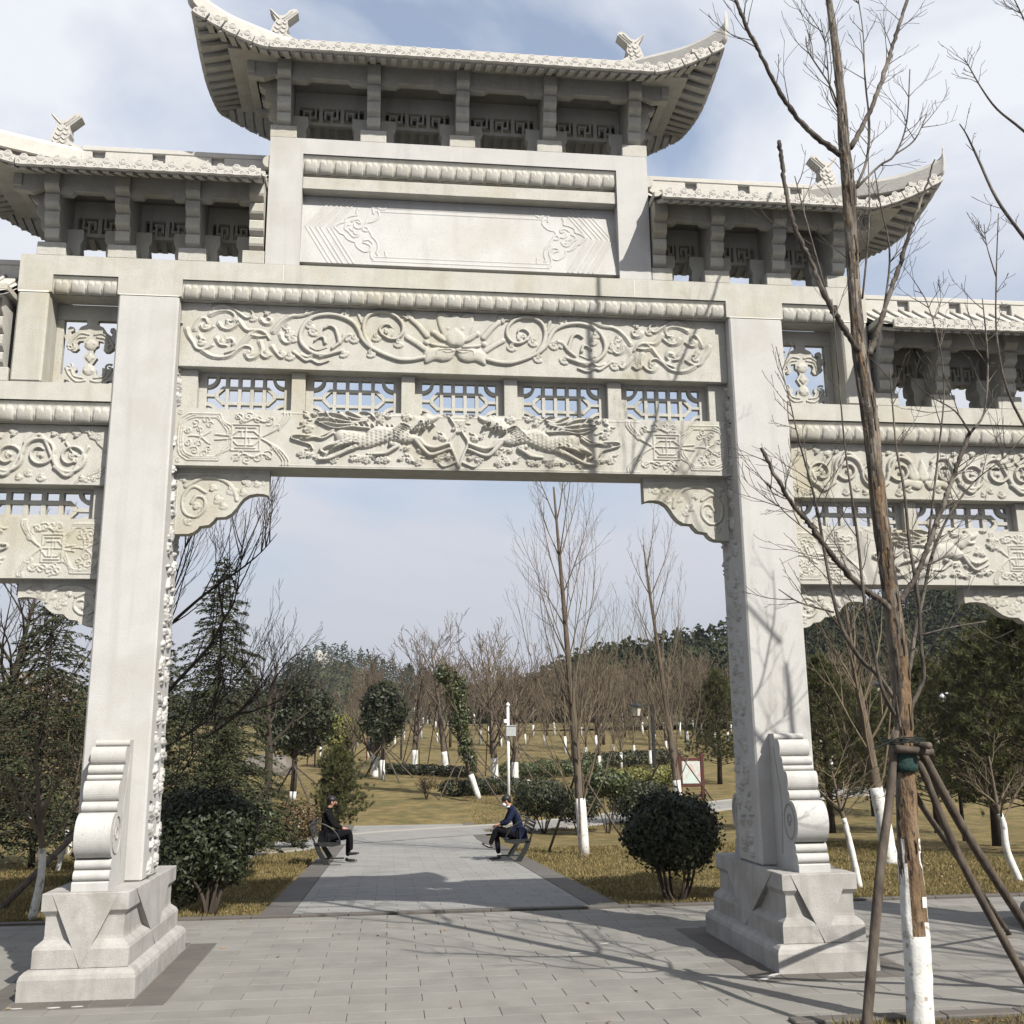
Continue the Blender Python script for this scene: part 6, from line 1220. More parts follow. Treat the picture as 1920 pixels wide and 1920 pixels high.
# left conifers
x, y = (-4.476,12.798); conifer((x, y, terr(x, y)), 6.6, 1.95, 'tall drooping cedar just right of the left pillar', 71, nb=190, per=260, size=.05)
x, y = (-4.769,10.8); conifer((x-.35, y-1.0, terr(x, y)), 4.6, 1.6, 'lower cedar pressed against the left pillar', 72, nb=140, per=210, size=.05)
x, y = (-6.27,26.777); conifer((x, y, terr(x, y)), 4.0, 1.25, 'yellowish cedar behind the green rounded bush', 73, needle_p, nb=130, per=190, size=.055)
x, y = (-7.591,11.679); conifer((x-.6, y+1.5, terr(x, y)), 6.2, 2.4, 'tall open cedar left of the left pillar', 74, nb=170, per=190, size=.058)
x, y = (-11.315,28.029); conifer((x+.2, y, terr(x, y)), 6.0, 1.8, 'dense cedar close behind the left pillar', 75, nb=150, per=190, size=.06)
x, y = (-10.338,15.58); conifer((x, y, terr(x, y)), 5.0, 2.6, 'broad dark cedar at the left edge', 76, nb=140, per=190, size=.06)
x, y = (-13.908,31.117); broad_tree((x, y), 260, 300, 'brown leaved broad tree far behind the left cedars', 77, 5200, leaf_rd, .15, .12, 0, .3)
# right pines
for i, (px, H_, R_, lb) in enumerate((((13.112,21.775), 5.6, 2.0, 'bright green pine between the right pillar and the peeling tree'), ((17.569,28.162), 5.0, 1.9, 'pine directly behind the peeling tree'), ((15.933,20.443), 5.4, 2.1, 'dark pine right of the peeling tree'), ((13.783,13.716), 5.2, 2.0, 'large pine near the right edge'), ((13.132,10.837), 5.6, 2.2, 'pine cut by the right edge'), ((15.554,40.62), 5.2, 2.0, 'pine peeping out left of the right pillar'))):
    x, y = px; z = terr(x, y); s_ = 1.0; pine((x, y, z), H_*(1.0 if i != 5 else 1.1), R_, lb, 81+i, 125, 15, 22, group='pines behind the right side of the gate', L=.17, bare=.16)
# big bare tree whose branches reach in from behind the left pillar
x, y = (-5.622,11.067); z = terr(x, y); rt = empty('bare_tree', (x, y, z), 'spreading bare tree whose black branches reach right from behind the left pillar', 'tree'); rng = random.Random(91)
b = MB().tube(catmull([(x, y, z-.05), (x+.05, y, z+1.2), (x+.15, y, z+2.6), (x+.1, y, z+4.0)], 4), np.linspace(.16, .09, 13), 10); obj('trunk', b.mesh('trunk', bark_d, True), rt); b = MB(); LS = [
 [(-4.571,5.5,3.298,0.0328),(-4.213,5.5,3.778,0.0275),(-3.729,5.5,4.268,0.0229),(-3.386,5.5,4.559,0.0185),(-3.075,5.5,4.787,0.0157),(-2.763,5.5,5.067,0.0091),(-2.529,5.5,5.367,0.0046)], [(-4.436,5.5,2.434,0.0325),(-3.935,5.5,3.058,0.0273),(-3.494,5.5,3.577,0.0227),(-3.279,5.5,4.024,0.0184),(-3.133,5.5,4.312,0.0123),(-3.065,5.5,4.938,0.0079),(-3.019,5.5,5.703,0.0046)],
 [(-4.506,5.5,2.903,0.0207),(-4.155,5.5,4.103,0.0154),(-3.966,5.5,4.929,0.0107),(-3.768,5.5,5.691,0.0062)], [(-4.654,5.5,3.377,0.0208),(-4.998,5.5,3.857,0.0153),(-5.422,5.5,4.341,0.0121),(-5.913,5.5,4.664,0.0089)], [(-4.443,5.5,1.971,0.0149),(-3.884,5.5,2.196,0.0119),(-3.368,5.5,2.66,0.0088),(-3.077,5.5,3.134,0.0061),(-2.854,5.5,3.455,0.0045)], [(-4.44,5.5,1.364,0.0117),(-3.852,5.5,1.658,0.0087),(-3.571,5.5,2.116,0.006),(-3.203,5.5,2.502,0.0044),(-2.819,5.5,2.656,0.0032)]]
for L_ in LS:
    cc = catmull([q[:3] for q in L_], 4); q = np.interp(np.linspace(0, 1, len(cc)), np.linspace(0, 1, len(L_)), [w[3] for w in L_]); b.tube(cc, q, 6)
    for k in range(12):
        i = rng.randrange(3, len(cc)-2); d = Vector(cc[i+1]-cc[i]).normalized(); nd = (Matrix.Rotation(rng.choice([-1, .4, -1])*rng.uniform(.3, .9), 3, Vector((rng.gauss(0, .3), 1, 0))) @ d); grow(b, cc[i], nd, rng.uniform(.7, 1.9), .011, 2, rng, .6, 4, .5, .5, .06, 4, .003)
obj('branches', b.mesh('branches', bark_d, True), rt)
x, y = (-5.391,31.478); z = terr(x, y); bare_tree((x, y, z), [(x, y, z-.05), (x, y, z+2.2), (x-.1, y, z+4.0), (x+.2, y, z+5.8)], [.16, .14, .10, .04], 'gnarled bare tree rising above the round crowned evergreen', 92, 0, dict(start=.40, kids=13, L=3.6, ang=.85, up=.5, depth=3, sub=4, r=.07, rmin=.006, wig=.16), bk=bark_d, twig=bark_d)
x, y = (-10.802,19.753); z = terr(x, y); bare_tree((x-1.5, y+2, z), [(x-1.5, y+2, z-.05), (x-1.3, y+2, z+3.0), (x-1.0, y+2, z+5.0), (x-.6, y+2, z+7.4)], [.16, .13, .10, .03], 'fine twigged bare tree above the left cedars', 93, 0, dict(start=.35, kids=22, L=4.2, ang=.8, up=.3, depth=3, sub=4, r=.05, rmin=.005, wig=.10), bk=bark_d, twig=bark_d)
# trees outside the right edge: their branches hang into the picture and shade the paving
ft = bare_tree((5.75, -3.4, 0), [(5.75, -3.4, -.05), (5.7, -3.4, 1.6), (5.65, -3.3, 3.4), (5.5, -3.2, 6.2)], [.085, .07, .05, .02], 'bare street tree just outside the right edge whose twigs hang into view', 95, 1.0, dict(start=.6, kids=6, L=1.6, ang=.5, up=.6, depth=1, sub=3, r=.015, wig=.07))
b = MB()
for L_ in ([(5.333,-3.2,5.248,0.0268),(4.918,-3.2,5.71,0.0202),(4.556,-3.2,6.255,0.0159),(4.356,-3.2,6.593,0.0137),(4.23,-3.2,6.964,0.0115),(4.146,-3.2,7.205,0.0069),(4.093,-3.2,7.305,0.0046)], [(5.463,-3.2,6.425,0.0207),(5.036,-3.2,6.91,0.0162),(4.686,-3.2,7.271,0.0116),(4.462,-3.2,7.47,0.0093),(4.338,-3.2,7.672,0.007),(4.259,-3.2,7.852,0.0059),(4.207,-3.2,7.966,0.0035)], [(5.101,-3.2,7.752,0.0142),(4.902,-3.2,8.169,0.0095),(4.83,-3.2,8.404,0.0072),(4.756,-3.2,8.625,0.0048)], [(4.606,-3.2,4.128,0.0172),(4.272,-3.2,4.749,0.0109),(4.2,-3.2,5.302,0.0088),(4.26,-3.2,5.875,0.0067),(4.351,-3.2,6.467,0.0045)], [(4.26,-3.2,5.875,0.0067),(4.209,-3.2,6.164,0.0045),(4.208,-3.2,6.361,0.0034)]):
    cc = catmull([q[:3] for q in L_], 4); q = np.interp(np.linspace(0, 1, len(cc)), np.linspace(0, 1, len(L_)), [w[3] for w in L_]); b.tube(cc, np.maximum(q, .0035), 6)
    for k in range(9):
        i = tw.randrange(4, len(cc)-2); d = Vector(cc[i+1]-cc[i]).normalized(); grow(b, cc[i], Matrix.Rotation(tw.choice([-1, 1])*tw.uniform(.5, .9), 3, Vector((0, 1, 0))) @ d, tw.uniform(.08, .30), .004, 1, tw, .2, 2, .5, .5, .12, 3, .0022)
obj('hanging_branches', b.mesh('hanging_branches', limb_m, True), ft)
bare_tree((9.3, -6.2, 0), [(9.3, -6.2, -.05), (9.2, -6.2, 3.2), (9.0, -6.1, 6.4), (8.8, -6.0, 10.4)], [.12, .10, .07, .03], 'bare street tree right of the camera shading the paving', 96, 1.0, dict(start=.3, kids=18, L=3.4, ang=.7, up=.45, depth=2, sub=3, r=.03, wig=.07))
bare_tree((11.5, -7.0, 0), [(11.5, -7.0, -.05), (11.4, -7.0, 3.0), (11.2, -6.9, 6.0), (11.0, -6.8, 9.4)], [.12, .10, .07, .03], 'further bare street tree right of the camera beside the plaza', 97, 1.0, dict(start=.3, kids=14, L=3.4, ang=.7, up=.45, depth=2, sub=3, r=.03, wig=.07))
# far saplings on the slope: five kinds of tree copied
protos = []
for k in range(6):
    root = empty('park_sapling', (0, 0, 0), 'young whitewashed park tree on the brown slope', 'tree', 'young whitewashed trees on the far slope'); rng = random.Random(300+k); H_ = 4.0+k*.5
    b = MB().tube([(0, 0, -.1), (.05, 0, H_*.35), (.1*rng.uniform(-1, 1), 0, H_*.75)], [.085, .065, .022], 6); tk = obj('trunk', b.mesh('trunk', bark, True), root)
    b = MB().tube([(0, 0, -.08), (.03, 0, .95)], [.096, .082], 7); obj('whitewash', b.mesh('whitewash', lime, True), tk); b = MB()
    for i in range(18):
        t = .2+.75*(i+rng.random())/18; a = i*2.4; grow(b, (.04*t, 0, H_*.75*t), (math.cos(a)*.5, math.sin(a)*.5, .85), H_*.42*(1.2-.6*t), .026, 2, rng, .5, 4, .5, .5, .09, 3, .011)
    obj('crown', b.mesh('crown', twig_b if k % 2 else twig_m, True), root); protos.append(root)
spots = [(15.423,58.258),(14.255,59.519),(13.904,63.631),(11.568,63.012),(9.126,45.924),(10.559,45.643),(12.748,50.331),(20.271,71.752),(18.809,62.761),(21.921,68.119),(26.043,78.226),(23.945,67.885),(11.085,70.026),(10.078,73.441),(7.838,70.566),(6.482,74.028),(5.116,79.4),(3.184,76.807),(2.033,82.487),(0.512,80.296),(-0.337,72.006),(16.608,84.17),(19.643,89.324),(22.089,90.875),(22.946,86.739),(26.47,92.235),(25.852,84.247),(29.924,93.736),(14.495,86.347),(12.291,84.863),(10.579,86.998),(8.377,87.451),(27.992,83.804),(30.992,89.222),(14.451,50.134),(-5.365,61.661),(-6.865,67.104),(-11.106,62.612),(-3.221,72.505),(-2.025,74.851),(11.486,54.535),(-2.157,61.146),(-2.787,49.264),(25.947,70.757),(27.491,56.299),(30.96,60.752),(34.992,65.959),(32.931,55.389),(40.449,65.005),(43.286,67.743),(40.41,59.21),(45.464,64.104),(23.393,45.289),(30.245,47.685),(33.329,49.05)]
rsp = random.Random(77); extra = []
for k in range(22):
    extra.append((rsp.uniform(-2, 62), rsp.uniform(86, 118)))
pl = []; allsp = list(spots)+extra; cxs = np.array([(q[0]+.7306, q[1]+10.68) for q in allsp])
def where(x, y):
    u = (x+.7306)/(y+10.68); d = y+10.68
    side = 'left of the camera pole' if u < -.02 else 'behind the propped trees' if u < .06 else 'behind the camera pole' if u < .13 else 'behind the vase shaped tree' if u < .23 else 'beside the notice board' if u < .33 else 'past the right pillar' if u < .42 else 'between the right pines'
    far_ = 'low on the slope' if d < 66 else 'halfway up the slope' if d < 98 else 'near the slope top'
    return side, far_
for i, (x, y) in enumerate(allsp):
    if i < 6: r_ = protos[i]
    else: r_ = copy_tree(protos[i % 6])
    a_, b_ = where(x, y); r_['label'] = 'young whitewashed tree ' + b_ + ', ' + a_; r_['group'] = 'young whitewashed trees ' + b_ + ' ' + a_
    r_.location = (x, y, terr(x, y)-.02); r_.rotation_euler = (0, 0, rsp.uniform(0, 6.28)); s_ = rsp.uniform(.8, 1.25); r_.scale = (s_, s_, s_); pl.append(r_)

# taller bare trees without whitewash that thicken the slope
rb_ = random.Random(41); bl = []
for k in range(84):
    y = rb_.uniform(62, 124); x = -.73+(y+10.68)*rb_.uniform(.02, .58); bl.append((x, y))
bg_ = []
for i in range(5):
    root = empty('slope_tree', (0, 0, 0), 'unpainted bare brown tree', 'tree'); ch = {c.name.split('.')[0]: c for c in protos[i].children}
    for nm in ('trunk', 'crown'):
        c_ = ch[nm].copy(); COL.objects.link(c_); c_.parent = root
    bg_.append(root)
for i, (x, y) in enumerate(bl):
    r_ = bg_[i] if i < 5 else copy_tree(bg_[i % 5]); a_, b_ = where(x, y)
    r_['label'] = 'unpainted bare brown tree ' + b_ + ', ' + a_; r_['group'] = 'bare brown trees ' + b_ + ' ' + a_
    s_ = rb_.uniform(1.0, 1.5); r_.location = (x, y, terr(x, y)-.05); r_.rotation_euler = (0, 0, rb_.uniform(0, 6.28)); r_.scale = (s_*1.1, s_*1.1, s_)

# ================================================================== BENCHES, PEOPLE, FURNITURE
cloth_k = mat('black_cloth', (0.006, 0.006, 0.007), 1.0, var=(0.010, 0.010, 0.011), scale=20, bump=.004, bscale=30, spec=.04)
cloth_n = mat('navy_cloth', (0.010, 0.013, 0.032), 0.8, var=(0.014, 0.018, 0.042), scale=12, bump=.004, bscale=30, spec=.06)
trouser = mat('dark_trousers', (0.007, 0.007, 0.009), 1.0, var=(0.011, 0.011, 0.013), scale=14, spec=.04)
skin_m = mat('skin', (0.42, 0.235, 0.155), 0.55, var=(0.36, 0.19, 0.13), scale=10, spec=.35)
hair_m = mat('black_hair', (0.006, 0.005, 0.005), 0.5, spec=.4, bump=.004, bscale=120)
shoe_m = mat('black_leather', (0.008, 0.007, 0.007), 0.3, spec=.5)
mask_m = mat('white_mask', (0.66, 0.70, 0.74), 0.8)
metal_d = mat('dark_bench_metal', (0.018, 0.020, 0.020), 0.42, metal=.3, spec=.4, var=(0.03, 0.032, 0.03), scale=20)
white_p = mat('white_paint', (0.72, 0.73, 0.74), 0.45, var=(0.64, 0.65, 0.66), scale=5)
grey_b = mat('grey_cabinet', (0.34, 0.36, 0.36), 0.5, var=(0.28, 0.30, 0.30), scale=8)
black_p = mat('black_paint', (0.015, 0.015, 0.015), 0.5); red_p = mat('dark_red_frame', (0.075, 0.018, 0.014), 0.6, var=(0.05, 0.013, 0.01), scale=9)
glass_l = mat('lamp_glass', (0.45, 0.43, 0.36), 0.4)
def bench(loc, rz, label):
    """local frame: sitter faces +x, bench runs along y"""
    r = empty('bench', loc, label, 'bench', 'dark park benches facing each other across the path', rz)
    def part(n, b, sm=False): 
        o = bpy.data.objects.new(n, b.mesh(n, metal_d, sm)); COL.objects.link(o); o.parent = r; return o
    for i in range(6): part('seat_slat', MB().box(-.02+i*.078, .048+i*.078, -.70, .70, .425-.012*math.sin(i*.6), .447-.012*math.sin(i*.6), .004))
    for i in range(4): part('back_slat', MB().box(-.115-i*.022, -.095-i*.022, -.70, .70, .56+i*.075, .62+i*.075, .004))
    for y in (-.72, .72):
        part('side_frame', MB().tube([(q[0], y, q[1]) for q in catmull([(-.20, .80), (-.08, .865), (.10, .85), (.30, .74), (.43, .58), (.47, .45)], 4)], .016, 6), True)
        part('side_frame', MB().tube([(q[0], y, q[1]) for q in catmull([(-.19, .86), (-.13, .66), (-.06, .47)], 4)], .018, 6), True)
        q = [(-.10, .47), (.02, .485), (.28, .48), (.49, .46), (.47, .42), (.30, .39), (.06, .40), (-.06, .42)]
        part('arm_plate', MB().prism(q[::-1], y-.022, y+.022))
        q = [(-.08, .44), (.03, .44), (.08, .30), (.26, .04), (.14, .02), (-.02, .28)]
        part('bench_leg', MB().prism(q, y-.022, y+.022)); part('foot_plate', MB().box(.00, .50, y-.04, y+.04, 0.0, .03, .006))
    return r
def skinned(name, chains, m, parent, sub=2):
    """chains of (x,y,z,radius) grown into one surface; chains share joints when their points coincide"""
    V = []; E_ = []; Rr = []; idx = {}
    for c in chains:
        last = None
        for (x, y, z, r) in c:
            k = (round(x, 3), round(y, 3), round(z, 3))
            if k not in idx: idx[k] = len(V); V.append((x, y, z)); Rr.append(r)
            if last is not None and last != idx[k]: E_.append((last, idx[k]))
            last = idx[k]
    me = bpy.data.meshes.new(name); me.from_pydata(V, E_, []); o = bpy.data.objects.new(name, me); COL.objects.link(o)
    sk = o.modifiers.new('skin', 'SKIN'); sk.use_smooth_shade = True
    for i, r in enumerate(Rr): me.skin_vertices[0].data[i].radius = (r, r) if not isinstance(r, tuple) else r
    me.skin_vertices[0].data[0].use_root = True
    sb = o.modifiers.new('sub', 'SUBSURF'); sb.levels = sub; sb.render_levels = sub
    dg = bpy.context.evaluated_depsgraph_get(); dg.update(); em = bpy.data.meshes.new_from_object(o.evaluated_get(dg)); bpy.data.objects.remove(o)
    em.materials.clear(); em.materials.append(m); em.polygons.foreach_set('use_smooth', [True]*len(em.polygons)); em.name = name
    q = bpy.data.objects.new(name, em); COL.objects.link(q); q.parent = parent; return q
def ell(b, c, r, n=14, k=9, cut=None, M=None):
    V = []; 
    for i in range(k+1):
        t = math.pi*i/k
        for j in range(n):
            a = 2*math.pi*j/n; p = Vector((r[0]*math.sin(t)*math.cos(a), r[1]*math.sin(t)*math.sin(a), r[2]*math.cos(t)))
            if M: p = M @ p
            V.append((c[0]+p.x, c[1]+p.y, c[2]+p.z))
    b.add(V, [(i*n+j, (i+1)*n+j, (i+1)*n+(j+1) % n, i*n+(j+1) % n) for i in range(k) for j in range(n)])
def person(loc, rz, label, J, coat, mask, head_dir):
    """J: joint positions in the sitter's frame (+x forward)"""
    r = empty('person', loc, label, 'person', None, rz); H_ = Vector(J['head']); hd = Vector(head_dir).normalized(); nk = Vector(J['neck'])
    up = (H_-nk).normalized(); up = Vector((-hd.z*.4, 0, 1)).normalized(); side = up.cross(hd).normalized(); up = hd.cross(side).normalized()
    def at(f, s_, u): p = H_+hd*f+side*s_+up*u; return (p.x, p.y, p.z)
    # body: neck, skull and face, arms to hands with five fingers
    ch = [[(*J['chest'], .09), (*nk, .052), (*at(-.01, 0, -.06), .058), (*at(0, 0, 0), .092), (*at(-.012, 0, .055), .086), (*at(-.01, 0, .095), .05)], [(*at(0, 0, 0), .092), (*at(.045, 0, -.055), .048)]]
    for s_ in ('L', 'R'):
        w = Vector(J['wrist'+s_]); e = Vector(J['elbow'+s_]); d = (w-e).normalized(); kn = Vector(J['kn'+s_+'_hand']); pal = w+(kn-w)*.55
        ch.append([(*J['chest'], .09), (*J['sh'+s_], .055), (*e, .040), (*w, .028), (*pal, .034)])
        sd = Vector((0, 1, 0)) if abs(d.y) < .7 else Vector((1, 0, 0)); dn = (kn-w).normalized(); sd = (sd-dn*sd.dot(dn)).normalized(); nn = dn.cross(sd)
        for q in range(4):
            o = sd*(.027-.018*q); l = (.062, .072, .068, .052)[q]; a = pal+o+dn*.03; b_ = a+dn*l*.6-Vector((0, 0, .010)); c = b_+dn*l*.35-Vector((0, 0, .026)); ch.append([(*pal, .034), (*a, .0115), (*b_, .0095), (*c, .0075)])
        a = w+(pal-w)*.4+sd*.034; b_ = a+dn*.035+sd*.018; ch.append([(*w, .028), (*a, .013), (*b_, .011), (*(b_+dn*.025-Vector((0, 0, .008))), .009)])
    bd = skinned('body', ch, skin_m, r)
    b = MB(); M = Matrix((hd, side, up)).transposed(); ell(b, at(.092, 0, -.012), (.014, .011, .022), 8, 6, None, M)
    for s_ in (-1, 1): ell(b, at(-.005, s_*.083, -.008), (.020, .009, .032), 8, 6, None, M)
    def local(n, b, m, par=r, sm=True):
        o = bpy.data.objects.new(n, b.mesh(n, m, sm)); COL.objects.link(o); o.parent = par; return o
    local('face_features', b, skin_m, bd)
    b = MB()
    for s_ in (-1, 1): ell(b, at(.083, s_*.031, .015), (.007, .013, .006), 8, 5, None, M)
    local('eyes', b, hair_m, bd)
    b = MB(); ell(b, at(-.026, 0, .042), (.108, .098, .090), 16, 10, None, M); ell(b, at(-.062, 0, -.004), (.054, .080, .078), 12, 8, None, M)
    for s_ in (-1, 1): ell(b, at(-.010, s_*.072, .03), (.040, .018, .045), 8, 6, None, M)
    local('hair', b, hair_m)
    if mask:
        b = MB(); ell(b, at(.058, 0, -.050), (.050, .066, .052), 12, 8, None, M); local('mask', b, mask_m)
    else:
        b = MB(); ell(b, at(.088, 0, -.052), (.008, .022, .006), 8, 5, None, M); local('mouth', b, mat('lips', (.25, .10, .08), .5) if 'lips' not in MATS else MATS['lips'], bd)
    hp = J['hip']; c0 = Vector(J['chest']); mid = (Vector(hp)+c0)*.5+Vector(J.get('belly', (0, 0, 0)))
    ch = [[(*hp, (.175, .135)), (*mid, (.165, .120)), (*c0, (.185, .115)), (*(c0+(nk-c0)*.65), (.125, .095)), (*(nk+(H_-nk)*.15), (.075, .075))]]
    for s_ in ('L', 'R'):
        e = Vector(J['elbow'+s_]); w = Vector(J['wrist'+s_]); ch.append([(*c0, (.185, .115)), (*J['sh'+s_], .078), (*((Vector(J['sh'+s_])+e)*.5), .066), (*e, .058), (*(e+(w-e)*.5), .052), (*(e+(w-e)*.93), .044)])
        k_ = Vector(J['knee'+s_]); h_ = Vector(J['hp'+s_]); 
    ct = skinned('jacket', ch, coat, r)
    b = MB()      # jacket skirt falling over the seat
    hp = Vector(hp); pts = [(hp.x-.15, hp.z+.12), (hp.x-.19, hp.z-.02), (hp.x-.20, hp.z-.125), (hp.x-.02, hp.z-.12), (hp.x+.13, hp.z-.03), (hp.x+.13, hp.z+.12)]; V = []
    for y, f in ((-.165, .90), (-.18, 1), (.18, 1), (.165, .90)): V += [(hp.x+(x-hp.x)*f, y, hp.z+(z-hp.z)*f) for x, z in catmull(pts, 3, True)]
    n = 18; b.add(V, [(i*n+j, (i+1)*n+j, (i+1)*n+(j+1) % n, i*n+(j+1) % n) for i in range(3) for j in range(n)]+[tuple(range(n)), tuple(range(3*n, 4*n))[::-1]]); local('jacket_hem', b, coat, ct)
    if coat is not cloth_k or True:
        b = MB(); ell(b, tuple(nk+Vector((.004, 0, -.012))), (.070, .074, .030), 14, 6); local('collar', b, mask_m if mask else coat, ct)
    ch = []
    for s_ in ('L', 'R'):
        h_ = Vector(J['hp'+s_]); k_ = Vector(J['knee'+s_]); a_ = Vector(J['ankle'+s_]); ch.append([(*J['hip'], .14), (*h_, .098), (*((h_+k_)*.5), .088), (*k_, .070), (*((k_+a_)*.5), .062), (*(k_+(a_-k_)*.95), .050)])
    skinned('trousers', ch, trouser, r)
    for s_ in ('L', 'R'):
        a_ = Vector(J['ankle'+s_]); t_ = Vector(J['toe'+s_]); d = (t_-a_); hl = a_-d.normalized()*.055; hl.z = a_.z-.055 if abs(t_.z-.03) < .02 else a_.z-.05
        skinned('shoe', [[(*a_, .042), (*hl, .036), (*(hl+(t_-hl)*.45), (.044, .034)), (*(hl+(t_-hl)*.8), (.046, .028)), (*t_, (.034, .020))]], shoe_m, r)
    return r
LZ = terr(0, 13.0)
bench((-2.20, 13.05, LZ+.005), 0.0, 'dark curved metal bench left of the path under the man in black')
bench((2.20, 12.75, LZ+.012), math.pi, 'dark curved metal bench right of the path under the man in navy')
person((-2.02, 12.85, LZ+.01), 0.0, 'person in a black coat sitting cross legged on the left bench', dict(
    hip=(0, 0, .565), hpL=(.06, .10, .545), hpR=(.06, -.10, .545), kneeR=(.47, -.09, .66), ankleR=(.50, -.02, .235), toeR=(.68, -.02, .20), kneeL=(.44, .10, .53), ankleL=(.43, .10, .10), toeL=(.64, .10, .035),
    chest=(-.02, 0, 1.01), belly=(-.05, 0, 0), neck=(.02, 0, 1.15), head=(.075, 0, 1.27), shL=(-.01, .19, 1.06), shR=(-.01, -.19, 1.06), elbowL=(.10, .23, .82), elbowR=(.12, -.23, .80), wristL=(.30, .10, .70), wristR=(.32, -.10, .72), knL_hand=(.39, .02, .69), knR_hand=(.41, -.03, .71)), cloth_k, False, (1, 0, -.12))
person((2.02, 12.62, LZ+.012), math.pi, 'person in a navy jacket and white face mask sitting cross legged, looking down', dict(
    hip=(-.04, 0, .565), hpL=(.04, .10, .545), hpR=(.04, -.10, .545), kneeL=(.42, .06, .67), ankleL=(.56, .0, .31), toeL=(.74, -.01, .36), kneeR=(.40, -.10, .53), ankleR=(.36, -.10, .10), toeR=(.58, -.10, .035),
    chest=(.05, 0, .99), belly=(-.08, 0, 0), neck=(.125, 0, 1.125), head=(.205, 0, 1.235), shL=(.06, .19, 1.04), shR=(.06, -.19, 1.04), elbowL=(.20, .22, .80), elbowR=(.18, -.22, .80), wristL=(.36, .10, .75), wristR=(.36, -.08, .74), knL_hand=(.45, .03, .74), knR_hand=(.45, -.03, .72)), cloth_n, True, (1, 0, -.42))

# ---- camera pole
x, y = (4.178,33.121); z = terr(x, y)
r = empty('camera_pole', (x, y, z), 'white camera pole with a grey box, behind the man in navy', 'pole')
obj('pole', MB().tube([(x, y, z-.1), (x, y, z+4.05)], [.065, .055], 12).mesh('pole', white_p, True), r)
obj('control_box', MB().box(x-.12, x+.30, y-.26, y-.07, z+2.80, z+3.22, .02).mesh('control_box', grey_b), r); obj('box_lid', MB().box(x-.15, x+.33, y-.29, y-.05, z+3.22, z+3.26, .01).mesh('box_lid', grey_b), r)
obj('camera_housing', MB().box(x-.20, x-.06, y-.30, y+.10, z+3.34, z+3.50, .02).mesh('camera_housing', white_p), r); obj('pole_cap', MB().lathe([(.075, 0), (.085, .06), (.05, .12), (.01, .15)], (x, y, z+4.05), 12).mesh('pole_cap', white_p, True), r)
# small grey post by the hedge
x, y = (4.991,36.901); z = terr(x, y); rp = empty('garden_light', (x+.5, y, z), 'short grey bollard light beside the camera pole', 'bollard'); obj('post', MB().tube([(x+.5, y, z-.02), (x+.5, y, z+.62)], .04, 8).mesh('post', grey_b, True), rp); obj('lamp_head', MB().lathe([(.07, 0), (.09, .03), (.05, .07)], (x+.5, y, z+.62), 10).mesh('lamp_head', grey_b, True), rp)
def park_lamp(px, h, lb, arm=1):
    x, y = px; z = terr(x, y); r = empty('park_lamp', (x, y, z), lb, 'lamp post'); obj('post', MB().box(x-.07, x+.07, y-.07, y+.07, z-.1, z+h, .01).mesh('post', black_p), r)
    obj('arm', MB().box(min(x, x-arm*1.1), max(x, x-arm*1.1), y-.05, y+.05, z+h-.10, z+h-.02, .008).mesh('arm', black_p), r)
    lx = x-arm*.8; l_ = obj('lantern', MB().lathe([(.17, -.42), (.24, -.06), (.24, -.02)], (lx, y, z+h-.14), 4).mesh('lantern', glass_l), r)
    b = MB().lathe([(.40, 0), (.30, .07), (.05, .18)], (lx, y, z+h-.12), 4); b.lathe([(.19, 0), (.19, .04)], (lx, y, z+h-.60), 4)
    for k in range(4): a = k*math.pi/2; b.tube([(lx+.175*math.cos(a), y+.175*math.sin(a), z+h-.56), (lx+.245*math.cos(a), y+.245*math.sin(a), z+h-.13)], .014, 4)
    obj('lantern_frame', b.mesh('lantern_frame', black_p), l_)
park_lamp((11.894,39.107), 3.95, 'black lamp post with a square lantern left of the red notice board')
park_lamp((0.024,58.539), 3.6, 'black lamp post among the propped trees in the distance', -1)
x, y = (17.824,19.441); park_lamp((x+1.1, y+9), 5.0, 'square lantern half hidden in the right hand pines')
# dome camera on a bracket among the pines
P0 = Vector((14.194,16.0,3.318)); r = empty('dome_camera_pole', (P0.x, P0.y, terr(P0.x, P0.y)), 'white dome camera on a bent arm among the right hand pines', 'camera')
obj('pole', MB().tube([(P0.x+.05, P0.y, terr(0, P0.y)-.1), (P0.x+.05, P0.y, P0.z+.05)], .05, 8).mesh('pole', black_p, True), r); obj('arm', MB().tube([(P0.x+.05, P0.y, P0.z), (P0.x-.02, P0.y, P0.z), (P0.x-.18, P0.y, P0.z-.02)], .022, 6).mesh('arm', white_p, True), r)
obj('dome', MB().lathe([(.02, .10), (.07, .06), (.09, 0), (.085, -.08), (.05, -.13), (.01, -.15)][::-1], (P0.x-.18, P0.y-.02, P0.z-.12), 12).mesh('dome', white_p, True), r)
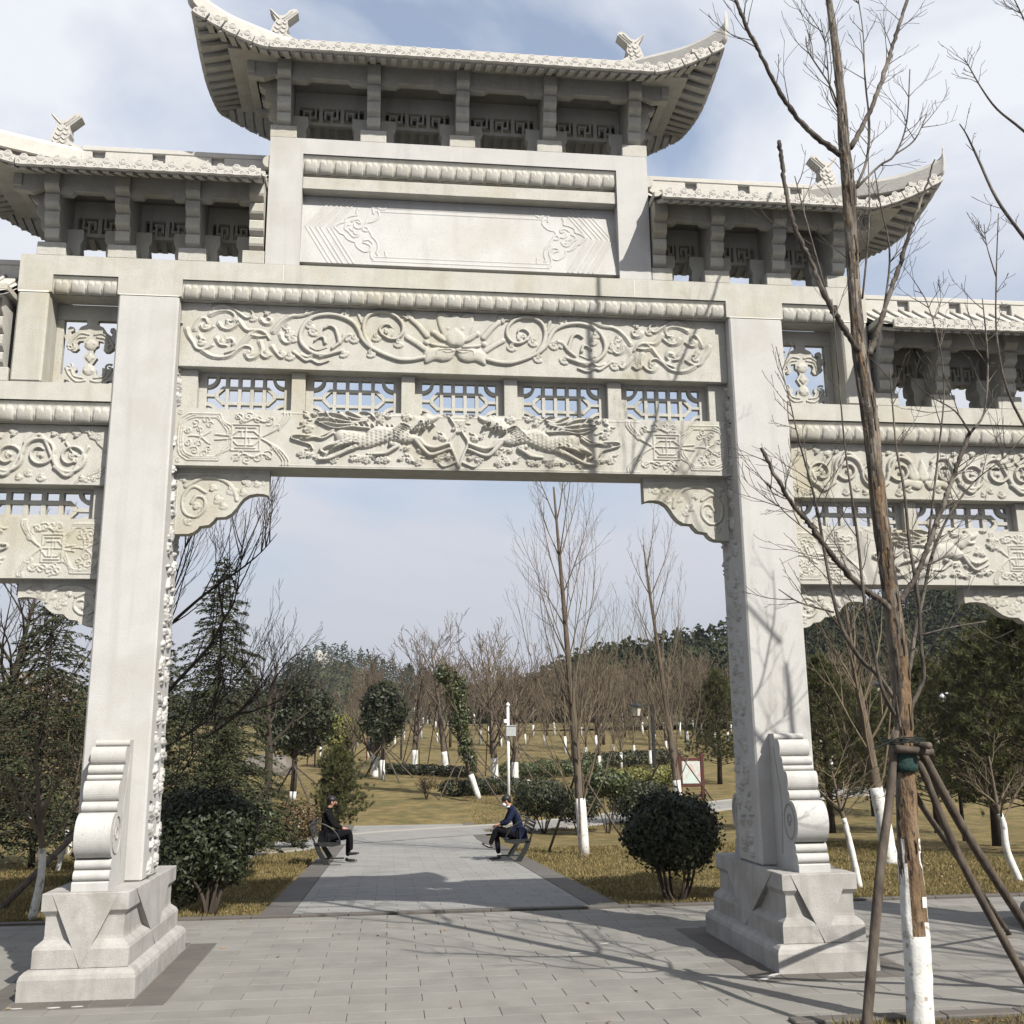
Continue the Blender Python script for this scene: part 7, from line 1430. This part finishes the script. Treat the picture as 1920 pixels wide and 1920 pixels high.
# notice board
x, y = (12.356,34.562); z = terr(x, y)-.05; r = empty('notice_board', (x, y, z), 'dark red framed notice board with a white panel behind the white footed tree', 'sign')
for dx in (-.50, .50): obj('post', MB().box(x+dx-.07, x+dx+.07, y-.07, y+.07, z-.1, z+1.95, .01).mesh('post', red_p), r)
for zz in (.62, 1.72): obj('rail', MB().box(x-.43, x+.43, y-.05, y+.05, z+zz-.06, z+zz+.06, .01).mesh('rail', red_p), r)
panel_m = mat('printed_panel', (0.44, 0.46, 0.46), 0.5, var=(0.42, 0.50, 0.46), scale=2.2, stain=(0.45, 0.20, 0.16), stain_scale=2.4)
obj('panel', MB().box(x-.40, x+.40, y-.055, y-.02, z+.70, z+1.64, .004).mesh('panel', panel_m), r)
for k, (px, lb) in enumerate((((-5.389,53.933), 'small brown notice frame behind the pine bush'), ((-1.912,55.834), 'small brown notice post near the sparser evergreen'))):
    x, y = px; z = terr(x, y); r = empty('notice_sign', (x, y, z), lb, 'sign')
    for dx in (-.22, .22): obj('post', MB().box(x+dx-.04, x+dx+.04, y-.04, y+.04, z-.1, z+1.45, .006).mesh('post', red_p), r)
    obj('panel', MB().box(x-.2, x+.2, y-.03, y+.03, z+.75, z+1.35, .006).mesh('panel', black_p), r)
# boulder
x, y = (-7.309,49.325); z = terr(x, y); bm = bmesh.new(); bmesh.ops.create_icosphere(bm, subdivisions=3, radius=1)
for v in bm.verts: f = 1+.28*mn.noise(v.co*1.4); v.co = Vector((x+v.co.x*1.55*f, y+v.co.y*.9*f, z+.35+v.co.z*.72*f))
me = bpy.data.meshes.new('boulder'); bm.to_mesh(me); bm.free(); me.materials.append(mat('boulder_stone', (.15, .135, .115), .9, var=(.09, .08, .07), scale=2, bump=.02, bscale=6)); tag(obj('boulder', me), 'large grey boulder lying on the far left lawn', 'rock')
# small bare shrubs on the dry lawn
x, y = (0.904,35.897); z = terr(x, y); r = empty('bare_shrub', (x, y, z), 'small bare reddish shrub standing alone on the dry lawn', 'shrub'); b = MB(); rng = random.Random(5)
for i in range(7): grow(b, (x, y, z), (math.cos(i*2.4)*.5, math.sin(i*2.4)*.5, 1), .75, .02, 2, rng, .3, 5, .7, .6, .15, 4, .008)
obj('stems', b.mesh('stems', bark_d, True), r); V, F = leaves(340, blob_fn([(x+.1, y, z+.75, .6, .5, .35)], .2), .05, np.random.RandomState(2)); obj('foliage', np_mesh('foliage', V, F, leaf_rd), r)
# litter on the paving
b = MB()
# ---- air between here and the hills
hv = bpy.data.materials.new('haze'); hv.use_nodes = True; t = hv.node_tree; t.nodes.clear(); pv = N(t, 'ShaderNodeVolumePrincipled'); pv.inputs['Color'].default_value = (0.86, 0.90, 1.0, 1); pv.inputs['Density'].default_value = 0.00016; pv.inputs['Anisotropy'].default_value = 0.2
om = N(t, 'ShaderNodeOutputMaterial'); t.links.new(pv.outputs[0], om.inputs['Volume'])
b = MB().box(-700, 700, -40, 520, -3, 75, 0); hz_o = obj('haze', b.mesh('haze', hv)); tag(hz_o, kind='stuff')
